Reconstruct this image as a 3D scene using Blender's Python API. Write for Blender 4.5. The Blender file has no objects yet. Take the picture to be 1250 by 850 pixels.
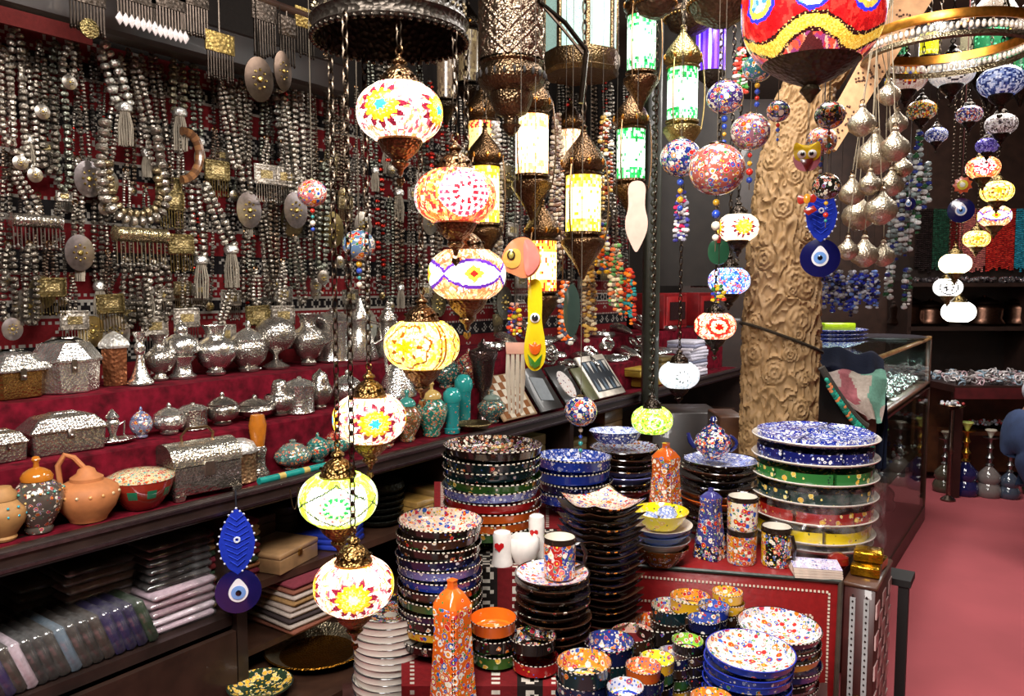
import bpy, math, random
import numpy as np
from mathutils import Vector, Matrix, noise
random.seed(7)
PI = math.pi
scene = bpy.context.scene
COL = scene.collection

# ------------------------------------------------------------------ camera
F, CX, CY = 950.0, 625.0, 425.0          # focal length and centre for the 1250x850 frame
CAM = Vector((0, 0, 1.55))
YAW, PITCH = math.radians(35.4), math.atan(75 / 950.0)
cd = bpy.data.cameras.new('camera')
cd.sensor_width = 36; cd.lens = 36 * F / 1250; cd.clip_start = 0.02
cam = bpy.data.objects.new('camera', cd); COL.objects.link(cam)
cam.location = CAM; cam.rotation_euler = (PI / 2 - PITCH, 0, YAW)
scene.camera = cam
_m = cam.rotation_euler.to_matrix()
RR, UU, FW = _m @ Vector((1, 0, 0)), _m @ Vector((0, 1, 0)), _m @ Vector((0, 0, -1))

# ------------------------------------------------------------------ world, lights, exposure
w = bpy.data.worlds.new('world'); scene.world = w; w.use_nodes = True
w.node_tree.nodes['Background'].inputs[0].default_value = (0.9, 0.95, 1, 1)
w.node_tree.nodes['Background'].inputs[1].default_value = 0.3
scene.view_settings.view_transform = 'Standard'
scene.view_settings.look = 'None'
scene.view_settings.gamma = 1
scene.view_settings.exposure = 0.5
scene.view_settings.use_curve_mapping = False

def area(x, y, z, sx, sy, power, color=(1, 0.95, 0.9), aim=None):
    l = bpy.data.lights.new('ceiling_or_fill_light', 'AREA'); l.shape = 'RECTANGLE'
    l.size, l.size_y, l.energy, l.color = sx, sy, power, color
    o = bpy.data.objects.new('ceiling_or_fill_light', l); COL.objects.link(o); o.location = (x, y, z)
    if aim: o.rotation_euler = (Vector(aim) - Vector((x, y, z))).to_track_quat('-Z', 'Y').to_euler()
    return o
# ceiling panels over the aisle, angled spot bars towards the wares, plus added fill lights
area(-0.55, 0.5, 2.92, 0.5, 1.0, 30, aim=(-2.3, 1.3, 1.1))
area(-0.85, 2.3, 2.95, 0.5, 1.0, 34, aim=(-1.2, 2.4, 0.8))
area(-0.35, 0.9, 2.95, 0.6, 0.6, 20, aim=(-1.0, 1.9, 0.7))
area(-0.5, -0.35, 2.95, 0.9, 0.7, 80, aim=(-1.2, 1.7, 0.6))  # fill light added to brighten the white plates and table front
area(-0.2, 4.3, 2.95, 0.8, 0.8, 36, aim=(-0.3, 4.6, 0.0))
area(-1.0, 4.6, 2.9, 0.4, 0.8, 22, aim=(-2.2, 4.3, 1.0))
area(-0.9, 5.2, 2.9, 0.5, 0.5, 26, aim=(-0.9, 7.2, 1.2))  # fill light added to lift the dim beads on the far wall

# ------------------------------------------------------------------ pixel helpers: where a column / ray of the photo meets a real surface
def ray(px, py):
    return FW + RR * ((px - CX) / F) - UU * ((py - CY) / F)
def at(px, py, d):
    return CAM + ray(px, py) * d
def onz(px, py, z):
    r = ray(px, py); return CAM + r * ((z - CAM.z) / r.z)
def onx(px, py, x):
    r = ray(px, py); return CAM + r * ((x - CAM.x) / r.x)
def col(px, x, z):
    """point with given X and Z that lies in picture column px"""
    k = (px - CX) / F; n = RR - FW * k
    y = -(n.x * (x - CAM.x) + n.z * (z - CAM.z)) / n.y
    return Vector((x, y + CAM.y, z))
def dep(p):
    return (Vector(p) - CAM).dot(FW)
def mpp(p):
    """metres per pixel at p"""
    return dep(p) / F

# ------------------------------------------------------------------ colour and materials
def hx(s, a=0.0):
    s = s.lstrip('#'); c = [int(s[i:i + 2], 16) / 255 for i in (0, 2, 4)]
    return tuple((x / 12.92 if x <= 0.04045 else ((x + 0.055) / 1.055) ** 2.4) for x in c) + (a,)
def jit(c, k=0.15):
    f = 1 + random.uniform(-k, k); return (min(1, c[0] * f), min(1, c[1] * f), min(1, c[2] * f), c[3])

MATS = {}
def newmat(name):
    m = bpy.data.materials.new(name); m.use_nodes = True; MATS[name] = m
    nt = m.node_tree; b = nt.nodes['Principled BSDF']
    return m, nt, b
def N(nt, t, **kw):
    n = nt.nodes.new(t)
    for k, v in kw.items(): setattr(n, k, v)
    return n
def L(nt, a, b): nt.links.new(a, b)
def attr(nt):
    n = N(nt, 'ShaderNodeAttribute'); n.attribute_name = 'Col'; return n
def vary(nt, colsock, scale, amt):
    """multiply a colour by gentle noise (grain, wear)"""
    tc = N(nt, 'ShaderNodeTexCoord'); nz = N(nt, 'ShaderNodeTexNoise'); nz.inputs['Scale'].default_value = scale
    nz.inputs['Detail'].default_value = 4
    L(nt, tc.outputs['Object'], nz.inputs['Vector'])
    mr = N(nt, 'ShaderNodeMapRange'); mr.inputs[1].default_value = 0.3; mr.inputs[2].default_value = 0.7
    mr.inputs[3].default_value = 1 - amt; mr.inputs[4].default_value = 1 + amt
    L(nt, nz.outputs['Fac'], mr.inputs[0])
    mx = N(nt, 'ShaderNodeMix', data_type='RGBA', blend_type='MULTIPLY'); mx.inputs[0].default_value = 1
    L(nt, colsock, mx.inputs[6]); L(nt, mr.outputs[0], mx.inputs[7])
    return mx.outputs[2], nz
def bump(nt, b, src, strength, dist=0.004):
    bp = N(nt, 'ShaderNodeBump'); bp.inputs['Strength'].default_value = strength; bp.inputs['Distance'].default_value = dist
    L(nt, src, bp.inputs['Height']); L(nt, bp.outputs[0], b.inputs['Normal'])

def simple(name, rough=0.5, metal=0.0, scale=40, amt=0.15, bmp=0.0, coat=0.0, spec=0.5, sheen=0.0):
    m, nt, b = newmat(name); a = attr(nt)
    c, nz = vary(nt, a.outputs['Color'], scale, amt)
    L(nt, c, b.inputs['Base Color'])
    b.inputs['Roughness'].default_value = rough; b.inputs['Metallic'].default_value = metal
    b.inputs['Coat Weight'].default_value = coat; b.inputs['Specular IOR Level'].default_value = spec
    b.inputs['Sheen Weight'].default_value = sheen
    if bmp: bump(nt, b, nz.outputs['Fac'], bmp)
    return m
simple('matte', 0.7); simple('cloth', 0.9, scale=90, bmp=0.3, spec=0.2); simple('wood', 0.45, scale=14, amt=0.35, coat=0.2)
simple('plastic', 0.25, coat=0.3); simple('leather', 0.35, scale=60, bmp=0.2, coat=0.3)
simple('plain_glaze', 0.12, coat=0.6, amt=0.08)
simple('metal', 0.3, 1.0, scale=60, amt=0.25)
simple('carpet', 0.95, scale=2.2, amt=0.10)
simple('velvet', 0.85, scale=28, amt=0.6, bmp=0.5, spec=0.1)
simple('foil', 0.15, 0.9, scale=70, amt=0.3, bmp=0.8)
simple('jeans', 0.9, scale=18, amt=0.25, bmp=0.2)

def emboss(name, rough, scale, strength, amt, metal=1.0):
    m, nt, b = newmat(name); a = attr(nt)
    tc = N(nt, 'ShaderNodeTexCoord'); v = N(nt, 'ShaderNodeTexVoronoi'); v.inputs['Scale'].default_value = scale
    L(nt, tc.outputs['Object'], v.inputs['Vector'])
    c, nz = vary(nt, a.outputs['Color'], scale * 0.3, amt)
    L(nt, c, b.inputs['Base Color']); b.inputs['Metallic'].default_value = metal; b.inputs['Roughness'].default_value = rough
    bump(nt, b, v.outputs['Distance'], strength, 0.006)
    return m
emboss('silver', 0.22, 130, 0.32, 0.25, 0.92)
emboss('fine_silver', 0.17, 190, 0.16, 0.25, 0.94)
emboss('antique', 0.36, 170, 0.35, 0.35, 0.9)
emboss('brass', 0.32, 160, 0.45, 0.25)
emboss('tin', 0.42, 90, 0.6, 0.3, 0.8)

def floral(name, pal, pal2, scale, rough=0.14, layers=None):
    """glazed ceramic: base colour from the piece, hand-painted flowers where the paint mask (alpha) allows"""
    m, nt, b = newmat(name); a = attr(nt)
    tc = N(nt, 'ShaderNodeTexCoord')
    def ramp(src, cols):
        r = N(nt, 'ShaderNodeValToRGB'); r.color_ramp.interpolation = 'CONSTANT'
        e = r.color_ramp.elements
        while len(e) < len(cols): e.new(0.5)
        for i, c in enumerate(cols):
            e[i].position = i / len(cols); e[i].color = hx(c, 1)
        L(nt, src, r.inputs[0]); return r.outputs[0]
    def less(src, t):
        n = N(nt, 'ShaderNodeMath', operation='LESS_THAN'); L(nt, src, n.inputs[0]); n.inputs[1].default_value = t; return n.outputs[0]
    def mix(f, c1, c2):
        n = N(nt, 'ShaderNodeMix', data_type='RGBA'); L(nt, f, n.inputs[0])
        if isinstance(c1, tuple): n.inputs[6].default_value = c1
        else: L(nt, c1, n.inputs[6])
        if isinstance(c2, tuple): n.inputs[7].default_value = c2
        else: L(nt, c2, n.inputs[7])
        return n.outputs[2]
    cur = a.outputs['Color']
    wn = N(nt, 'ShaderNodeTexNoise'); wn.inputs['Scale'].default_value = scale * .9; L(nt, tc.outputs['Object'], wn.inputs['Vector'])
    ws = N(nt, 'ShaderNodeVectorMath', operation='SCALE'); ws.inputs['Scale'].default_value = .55 / scale; L(nt, wn.outputs['Color'], ws.inputs[0])
    wa = N(nt, 'ShaderNodeVectorMath', operation='ADD'); L(nt, tc.outputs['Object'], wa.inputs[0]); L(nt, ws.outputs[0], wa.inputs[1])
    for k, (sc, p, r0) in enumerate(layers or ((scale * 1.9, pal2, 0.36), (scale, pal, 0.46))):
        v = N(nt, 'ShaderNodeTexVoronoi'); v.inputs['Scale'].default_value = sc
        L(nt, wa.outputs[0], v.inputs['Vector'])
        sep = N(nt, 'ShaderNodeSeparateColor'); L(nt, v.outputs['Color'], sep.inputs[0])
        d = v.outputs['Distance']
        gt = N(nt, 'ShaderNodeMath', operation='LESS_THAN'); L(nt, sep.outputs[2], gt.inputs[0]); L(nt, a.outputs['Alpha'], gt.inputs[1])
        inv = N(nt, 'ShaderNodeMath', operation='SUBTRACT'); inv.inputs[0].default_value = 1; L(nt, gt.outputs[0], inv.inputs[1])
        ad = N(nt, 'ShaderNodeMath', operation='ADD'); L(nt, d, ad.inputs[0]); L(nt, inv.outputs[0], ad.inputs[1]); d = ad.outputs[0]
        if k: cur = mix(less(d, r0 + 0.035), cur, hx('#d8d0c2', 1))
        cur = mix(less(d, r0), cur, ramp(sep.outputs[0], p))
        if k:
            cur = mix(less(d, 0.26), cur, ramp(sep.outputs[1], p))
            cur = mix(less(d, 0.13), cur, hx('#f0d24a', 1))
    L(nt, cur, b.inputs['Base Color']); b.inputs['Roughness'].default_value = rough; b.inputs['Coat Weight'].default_value = 0.5
    return m
floral('floral_multi', ['#c22a22', '#e9e2d2', '#d9741f', '#2b55b0', '#e9e2d2', '#b8344a'], ['#2f7a3a', '#e6c32e', '#3a62b8', '#e9e2d2', '#c5372c'], 82)
floral('floral_large', ['#c22a22', '#e9e2d2', '#d9741f', '#2b55b0', '#c8344a', '#e0b030'], ['#2f7a3a', '#e6c32e', '#3a62b8', '#e9e2d2', '#c5372c'], 90, layers=((150, ['#2f7a3a', '#e6c32e', '#3a62b8', '#e9e2d2'], .34), (95, ['#c22a22', '#e9e2d2', '#2b55b0', '#2f7a3a'], .40), (56, ['#c22a22', '#e9e2d2', '#d9741f', '#2b55b0', '#b8344a', '#e9e2d2'], .42)))
floral('floral_blue', ['#e6e8f0', '#2c3f9e', '#e6e8f0', '#7f95d6'], ['#e6e8f0', '#1f2f8c', '#4e68c4'], 95)
floral('floral_dark', ['#8c5a2c', '#5a4a7a', '#d8d0c0', '#a03a2a'], ['#d8d0c0', '#3a5a46', '#6a2e22'], 90)
floral('floral_gold', ['#d9a83a', '#d9a83a', '#e8d27a'], ['#d9a83a', '#1c3a2c', '#e8d27a'], 60)
floral('floral_stone', ['#a8322e', '#c8743a', '#c9b88a', '#3f9a92', '#b8342c'], ['#c8b070', '#2f8a80', '#7a2420'], 110)

def glowmat(name, strength, trans=0.0):
    """mosaic glass with surface emission standing in for a bulb: tesserae from the piece colours, dark grout by voronoi edges"""
    m, nt, b = newmat(name); a = attr(nt)
    tc = N(nt, 'ShaderNodeTexCoord'); v = N(nt, 'ShaderNodeTexVoronoi', feature='DISTANCE_TO_EDGE'); v.inputs['Scale'].default_value = 150
    L(nt, tc.outputs['Object'], v.inputs['Vector'])
    g = N(nt, 'ShaderNodeMapRange'); g.inputs[1].default_value = 0.0; g.inputs[2].default_value = 0.06; g.inputs[3].default_value = 0.45; g.inputs[4].default_value = 1
    L(nt, v.outputs['Distance'], g.inputs[0])
    mx = N(nt, 'ShaderNodeMix', data_type='RGBA', blend_type='MULTIPLY'); mx.inputs[0].default_value = 1
    L(nt, a.outputs['Color'], mx.inputs[6]); L(nt, g.outputs[0], mx.inputs[7])
    L(nt, mx.outputs[2], b.inputs['Base Color']); L(nt, mx.outputs[2], b.inputs['Emission Color'])
    b.inputs['Emission Strength'].default_value = strength; b.inputs['Roughness'].default_value = 0.2
    return m
glowmat('glow', 1.15); glowmat('glow_hot', 3.2); glowmat('glow_warm', 2.1); glowmat('glow_dim', 0.7); glowmat('mosaic_off', 0.0); glowmat('glow_soft', 0.28)  # glow_soft puts a faint emission on the glass of unlit lamps

m, nt, b = newmat('glass')
b.inputs['Transmission Weight'].default_value = 1; b.inputs['Roughness'].default_value = 0.02; b.inputs['IOR'].default_value = 1.1
b.inputs['Base Color'].default_value = (0.9, 0.97, 0.95, 1)
m, nt, b = newmat('film')      # clear plastic wrap
nt.nodes.remove(b); tr = N(nt, 'ShaderNodeBsdfTransparent'); gl = N(nt, 'ShaderNodeBsdfGlossy'); gl.inputs['Roughness'].default_value = 0.15
df = N(nt, 'ShaderNodeBsdfDiffuse'); mx1 = N(nt, 'ShaderNodeMixShader'); mx1.inputs[0].default_value = 0.25
L(nt, gl.outputs[0], mx1.inputs[1]); L(nt, df.outputs[0], mx1.inputs[2])
nz = N(nt, 'ShaderNodeTexNoise'); nz.inputs['Scale'].default_value = 25; tcx = N(nt, 'ShaderNodeTexCoord'); L(nt, tcx.outputs['Object'], nz.inputs['Vector'])
mr = N(nt, 'ShaderNodeMapRange'); mr.inputs[1].default_value = 0.45; mr.inputs[2].default_value = 0.75; mr.inputs[3].default_value = 0.03; mr.inputs[4].default_value = 0.4
L(nt, nz.outputs['Fac'], mr.inputs[0]); mx2 = N(nt, 'ShaderNodeMixShader')
L(nt, mr.outputs[0], mx2.inputs[0]); L(nt, tr.outputs[0], mx2.inputs[1]); L(nt, mx1.outputs[0], mx2.inputs[2])
L(nt, mx2.outputs[0], nt.nodes['Material Output'].inputs[0])
m, nt, b = newmat('pane')      # flat showcase glass
nt.nodes.remove(b); tr = N(nt, 'ShaderNodeBsdfTransparent'); tr.inputs[0].default_value = (0.86, 0.92, 0.9, 1)
gl = N(nt, 'ShaderNodeBsdfGlossy'); gl.inputs['Roughness'].default_value = 0.03; fr = N(nt, 'ShaderNodeLayerWeight'); pw = N(nt, 'ShaderNodeMath', operation='POWER'); pw.inputs[1].default_value = 4; L(nt, fr.outputs['Facing'], pw.inputs[0]); ml = N(nt, 'ShaderNodeMath', operation='MULTIPLY_ADD'); ml.inputs[1].default_value = 0.3; ml.inputs[2].default_value = 0.03; L(nt, pw.outputs[0], ml.inputs[0])
mx = N(nt, 'ShaderNodeMixShader'); L(nt, ml.outputs[0], mx.inputs[0]); L(nt, tr.outputs[0], mx.inputs[1]); L(nt, gl.outputs[0], mx.inputs[2])
L(nt, mx.outputs[0], nt.nodes['Material Output'].inputs[0])

# ------------------------------------------------------------------ mesh builder
WHITE = (0.8, 0.8, 0.8, 0)
class MB:
    def __init__(s): s.v = []; s.f = []; s.c = []
    def face(s, idx, c): s.f.append(tuple(idx)); s.c.append(c)
    def lathe(s, prof, n=24, o=(0, 0, 0), c=WHITE, M=None, sx=1, sy=1, ph=0):
        """revolve (r,z); c: colour, list per band, or f(band, j, theta, r, z)"""
        base = len(s.v); ox, oy, oz = o
        k = len(prof)
        cs = [(math.cos(2 * PI * j / n + ph), math.sin(2 * PI * j / n + ph)) for j in range(n)]
        for r, z in prof:
            for cj, sj in cs:
                p = (r * cj * sx, r * sj * sy, z)
                if M: p = tuple(M @ Vector(p))
                s.v.append((p[0] + ox, p[1] + oy, p[2] + oz))
        fn = callable(c); ls = isinstance(c, list)
        for i in range(k - 1):
            a, b_ = base + i * n, base + (i + 1) * n
            r0, r1 = prof[i][0], prof[i + 1][0]
            for j in range(n):
                j2 = (j + 1) % n
                if r0 < 1e-6: q = (a, b_ + j2, b_ + j)
                elif r1 < 1e-6: q = (a + j, a + j2, b_)
                else: q = (a + j, a + j2, b_ + j2, b_ + j)
                if fn: cc = c(i, j, 2 * PI * (j + 0.5) / n, (r0 + r1) / 2, (prof[i][1] + prof[i + 1][1]) / 2)
                else: cc = c[i] if ls else c
                s.face(q, cc)
        return s
    def sphere(s, r, o=(0, 0, 0), n=10, k=6, c=WHITE, sz=1.0, sx=1, sy=1):
        pr = [(r * math.sin(PI * i / k) if 0 < i < k else 0, -r * sz * math.cos(PI * i / k)) for i in range(k + 1)]
        return s.lathe(pr, n, o, c, sx=sx, sy=sy)
    def tube(s, pts, r, n=6, c=WHITE, cap=True):
        pts = [Vector(p) for p in pts]; base = len(s.v); m = len(pts)
        rs = r if isinstance(r, (list, tuple)) else [r] * m
        up = None
        for i, p in enumerate(pts):
            t = (pts[min(i + 1, m - 1)] - pts[max(i - 1, 0)])
            if t.length < 1e-9: t = Vector((0, 0, 1))
            t.normalize()
            if up is None:
                up = t.orthogonal().normalized()
            else:
                up = up - t * up.dot(t)
                up = up.normalized() if up.length > 1e-6 else t.orthogonal().normalized()
            q = t.cross(up)
            for j in range(n):
                a = 2 * PI * j / n
                s.v.append(tuple(p + (up * math.cos(a) + q * math.sin(a)) * rs[i]))
        for i in range(m - 1):
            for j in range(n):
                j2 = (j + 1) % n; a = base + i * n; b_ = a + n
                cc = c(i / (m - 1)) if callable(c) else c
                s.face((a + j, a + j2, b_ + j2, b_ + j), cc)
        if cap:
            c0 = c(0) if callable(c) else c; c1 = c(1) if callable(c) else c
            s.face([base + j for j in range(n)][::-1], c0); s.face([base + (m - 1) * n + j for j in range(n)], c1)
        return s
    def ring(s, R, r, o=(0, 0, 0), n=16, k=6, c=WHITE, M=None, sx=1, sy=1):
        base = len(s.v)
        for i in range(n):
            a = 2 * PI * i / n
            for j in range(k):
                b_ = 2 * PI * j / k; q = R + r * math.cos(b_)
                p = Vector((q * math.cos(a) * sx, q * math.sin(a) * sy, r * math.sin(b_)))
                if M: p = M @ p
                s.v.append((p.x + o[0], p.y + o[1], p.z + o[2]))
        for i in range(n):
            for j in range(k):
                i2, j2 = (i + 1) % n, (j + 1) % k
                s.face((base + i * k + j, base + i2 * k + j, base + i2 * k + j2, base + i * k + j2), c(i) if callable(c) else c)
        return s
    def box(s, cx, cy, cz, sx, sy, sz, c=WHITE, M=None, taper=1.0, bev=0.0):
        """box centred at c; taper scales the top; bev chamfers the vertical and top edges"""
        base = len(s.v)
        def ringpts(ax, ay, z, b_):
            if b_ <= 0: return [(-ax, -ay, z), (ax, -ay, z), (ax, ay, z), (-ax, ay, z)]
            return [(-ax + b_, -ay, z), (ax - b_, -ay, z), (ax, -ay + b_, z), (ax, ay - b_, z), (ax - b_, ay, z), (-ax + b_, ay, z), (-ax, ay - b_, z), (-ax, -ay + b_, z)]
        hx_, hy, hz = sx / 2, sy / 2, sz / 2
        if bev > 0:
            lv = [(hx_ - bev, hy - bev, -hz, bev * .5), (hx_, hy, -hz + bev, bev), (hx_ * taper, hy * taper, hz - bev, bev), (hx_ * taper - bev, hy * taper - bev, hz, bev * .5)]
        else:
            lv = [(hx_, hy, -hz, 0), (hx_ * taper, hy * taper, hz, 0)]
        m = 0
        for ax, ay, z, b_ in lv:
            r_ = ringpts(ax, ay, z, b_); m = len(r_)
            for p in r_:
                if M: p = tuple(M @ Vector(p))
                s.v.append((p[0] + cx, p[1] + cy, p[2] + cz))
        cc = c if isinstance(c, tuple) else WHITE
        for i in range(len(lv) - 1):
            for j in range(m):
                j2 = (j + 1) % m; a = base + i * m; b_ = a + m
                s.face((a + j, a + j2, b_ + j2, b_ + j), cc)
        s.face([base + j for j in range(m)][::-1], cc); s.face([base + (len(lv) - 1) * m + j for j in range(m)], cc)
        return s
    def slab(s, poly, t, c=WHITE, M=None, dome=0.0, c2=None):
        """extrude a 2-D outline (x,y) to thickness t along z, with an optional domed face"""
        base = len(s.v); m = len(poly)
        cx = sum(p[0] for p in poly) / m; cy = sum(p[1] for p in poly) / m
        rows = [(1, -t / 2), (1, t / 2)] + ([(0.6, t / 2 + dome * .7), (0.25, t / 2 + dome)] if dome else [])
        for k, z in rows:
            for x, y in poly:
                p = Vector((cx + (x - cx) * k, cy + (y - cy) * k, z))
                if M: p = M @ p
                s.v.append(tuple(p))
        for i in range(len(rows) - 1):
            for j in range(m):
                j2 = (j + 1) % m; a = base + i * m; b_ = a + m
                s.face((a + j, a + j2, b_ + j2, b_ + j), (c2 if (c2 and i == len(rows) - 2) else c))
        s.face([base + j for j in range(m)][::-1], c); s.face([base + (len(rows) - 1) * m + j for j in range(m)], c2 or c)
        return s
    def grid(s, nu, nv, pf, cf):
        base = len(s.v)
        for i in range(nu + 1):
            for j in range(nv + 1): s.v.append(tuple(pf(i / nu, j / nv)))
        for i in range(nu):
            for j in range(nv):
                a = base + i * (nv + 1) + j
                s.face((a, a + nv + 1, a + nv + 2, a + 1), cf((i + .5) / nu, (j + .5) / nv))
        return s
    def bead_string(s, pts, r, c=WHITE, gap=1.0, n=7, k=4, sz=0.75, cols=None, jr=0.2):
        """beads threaded on a polyline"""
        pts = [Vector(p) for p in pts]; acc = 0.0; i = 0
        for a, b_ in zip(pts, pts[1:]):
            ln = (b_ - a).length
            if ln < 1e-6: continue
            u = (b_ - a) / ln; M = u.to_track_quat('Z', 'Y').to_matrix()
            while acc < ln:
                p = a + u * acc; rr = r * (1 + random.uniform(-jr, jr)); cc = jit(random.choice(cols) if cols else c, 0.2)
                pr = [(0, -rr * sz), (rr * .8, -rr * sz * .6), (rr, 0), (rr * .8, rr * sz * .6), (0, rr * sz)]
                s.lathe(pr, n, tuple(p), cc, M=M); acc += 2 * rr * sz * gap; i += 1
            acc -= ln
        return s
    def mesh(s, name, mat, smooth=45):
        me = bpy.data.meshes.new(name); me.from_pydata(s.v, [], s.f); me.update()
        at_ = me.color_attributes.new('Col', 'FLOAT_COLOR', 'CORNER')
        lt = np.empty(len(me.polygons), np.int32); me.polygons.foreach_get('loop_total', lt)
        at_.data.foreach_set('color', np.repeat(np.array(s.c, np.float32), lt, axis=0).ravel())
        me.materials.append(MATS[mat])
        if smooth: me.shade_smooth(); me.set_sharp_from_angle(angle=math.radians(smooth))
        return me
    def build(s, name, mat, parent=None, loc=(0, 0, 0), rot=(0, 0, 0), smooth=45, stuff=False):
        o = bpy.data.objects.new(name, s.mesh(name, mat, smooth)); COL.objects.link(o)
        o.location = loc; o.rotation_euler = rot; o.parent = parent
        if stuff: o['kind'] = 'stuff'
        return o
def tag(o, label, cat, group=None):
    o['label'] = label; o['category'] = cat
    if group: o['group'] = group
    return o
def thing(name, label, cat, loc=(0, 0, 0), rz=0.0, group=None, rot=None):
    o = bpy.data.objects.new(name, None); COL.objects.link(o); o.empty_display_size = 0.02
    o.location = loc; o.rotation_euler = rot or (0, 0, rz); return tag(o, label, cat, group)
def struct(o): o['kind'] = 'structure'; return o
def dup(src, loc, rz=None, label=None, group=None, rot=None, scale=None):
    r = src.copy(); COL.objects.link(r); r.location = loc
    if rz is not None: r.rotation_euler = (0, 0, rz)
    if rot: r.rotation_euler = rot
    if scale: r.scale = (scale,) * 3 if not isinstance(scale, tuple) else scale
    if label: r['label'] = label
    if group: r['group'] = group
    for ch in list(src.children):
        c = ch.copy(); COL.objects.link(c); c.parent = r
        for g in list(ch.children):
            d = g.copy(); COL.objects.link(d); d.parent = c
    return r
ORD = ['topmost', 'second', 'third', 'fourth', 'fifth', 'sixth', 'seventh', 'eighth', 'ninth', 'tenth', 'eleventh', 'twelfth', 'thirteenth', 'fourteenth', 'fifteenth', 'sixteenth', 'seventeenth', 'eighteenth', 'nineteenth', 'twentieth', 'twenty-first', 'twenty-second', 'twenty-third', 'twenty-fourth', 'twenty-fifth', 'twenty-sixth', 'twenty-seventh', 'twenty-eighth', 'twenty-ninth', 'thirtieth']
def nth(i): return 'first' if i == 0 else ORD[i]
def rotz(a): return Matrix.Rotation(a, 3, 'Z')
def bez(p0, p1, p2, n=10):
    p0, p1, p2 = Vector(p0), Vector(p1), Vector(p2)
    return [p0 * (1 - t) ** 2 + p1 * 2 * t * (1 - t) + p2 * t * t for t in [i / n for i in range(n + 1)]]
SIL = hx('#c9c6c0'); SILD = hx('#8f8a84'); BRASS = hx('#b08a52'); BRZ = hx('#6b5138'); DKM = hx('#3a332d'); GUN = hx('#4a4742')
# ================================================================== the setting
def tp(px, d, z):
    """point at camera depth d in picture column px at height z"""
    p = CAM + (FW + RR * ((px - CX) / F)) * d
    return p + UU * ((z - p.z) / UU.z)
def face(p):
    """z-rotation that turns a thing's local -Y side towards where people stand in the aisle"""
    d = Vector(p) - CAM; return math.atan2(-d.x, d.y)

XL = -2.66                      # plane of the long wall with the necklaces
Y0, Y1 = -1.2, 5.75
bk_l = tp(600, 6.75, 0); bk_r = tp(1650, 6.75, 0)
fb = MB(); fb.grid(20, 40, lambda u, v: (-4.2 + 6.2 * u, -2 + 11 * v, 0), lambda u, v: hx('#a14a50'))
struct(fb.build('floor', 'carpet'))
struct(MB().box(XL - .05, 3.2, 1.6, .1, 10.4, 3.3, hx('#15100d')).build('wall_left', 'cloth'))
struct(MB().box(1.65, 3.0, 1.6, .1, 11, 3.3, hx('#6a5a4c')).build('wall_right', 'matte'))
struct(MB().box(-.5, -2.05, 1.6, 4.6, .1, 3.3, hx('#6a5a4c')).build('wall_front', 'matte'))
struct(MB().box(-.9, 3.4, 3.15, 5.6, 11.5, .1, hx('#4a4038')).build('ceiling', 'matte'))
wv = (bk_r - bk_l); wa = math.atan2(wv.y, wv.x)
mid = (bk_l + bk_r) / 2
struct(MB().box(mid.x, mid.y, 1.6, wv.length, .1, 3.3, hx('#2e1d16'), M=rotz(wa)).build('wall_back', 'wood'))

# red kilim stretched over the wall behind the jewellery
def kil(u, v):
    """v across the bands, u along them (metres)"""
    q = (v / 0.155) % 1
    R, K, W_ = hx('#5e0d12'), hx('#100c0e'), hx('#8a847c')
    if q < 0.58:
        if (abs(q - .06) < .02 or abs(q - .52) < .02) and int(u / .011) % 2: return W_
        if abs(q - .3) < .14:
            a = abs(((u / .14) % 1) - .5) * .14 + abs(q - .3) * .155
            if abs(a - .018) < .004: return W_
        return R
    a = abs(((u / .075) % 1) - .5) * .075; b_ = abs(q - .79) * .155
    if abs(a + b_ - .024) < .0045 or (a + b_) < .007 or abs(abs(q - .79) - .17) < .012: return W_
    return K
kw = MB(); YA, YB, ZA, ZB = -.4, 5.2, 1.2, 2.35
kw.grid(560, 116, lambda u, v: (XL + .012 + .006 * math.sin(u * 60 + v * 5), YA + (YB - YA) * u, ZA + (ZB - ZA) * v), lambda u, v: kil((YB - YA) * u, (ZB - ZA) * v))
tag(kw.build('wall_kilim', 'cloth', smooth=0), 'red and black woven kilim stretched behind the hanging silver necklaces', 'kilim')

# ---- long stepped stand along the wall
DW = hx('#241713'); DW2 = hx('#3a2419'); VEL = hx('#560817')
stand = thing('display_stand', 'long dark wooden stand with stepped red velvet shelves along the wall', 'display stand', (0, 0, 0))
YS = Y1 - Y0; YM = (Y0 + Y1) / 2
MB().box(-2.28, YM, .925, .66, YS, .04, DW).build('ledge_board', 'wood', stand)
lm = MB(); lm.box(-1.945, YM, .925, .03, YS, .062, DW, bev=.006); lm.build('ledge_moulding', 'wood', stand)
MB().box(-1.927, YM, .944, .008, YS, .008, hx('#9c8a94')).build('metal_strip', 'metal', stand)
MB().box(-1.927, YM, .908, .008, YS, .007, hx('#8c7a84')).build('metal_strip', 'metal', stand)
def vstep(x0, x1, z0, z1, nm):
    b = MB()
    def pf(u, v):
        y = Y0 + .05 + (YS - .1) * u
        wob = .004 * noise.noise(Vector((y * 7, v * 9, z1)))
        L_ = (z1 - z0) / ((z1 - z0) + (x0 - x1))
        if v < L_: return (x0 + wob, y, z0 + (z1 - z0) * v / L_)
        return (x0 + (x1 - x0) * (v - L_) / (1 - L_), y, z1 + wob)
    b.grid(260, 14, pf, lambda u, v: VEL); b.build(nm, 'velvet', stand)
vstep(-1.97, -2.10, .946, .9465, 'velvet_liner')
vstep(-2.10, -2.30, .946, 1.105, 'velvet_step')
vstep(-2.30, -2.64, 1.105, 1.235, 'velvet_step')
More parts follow.
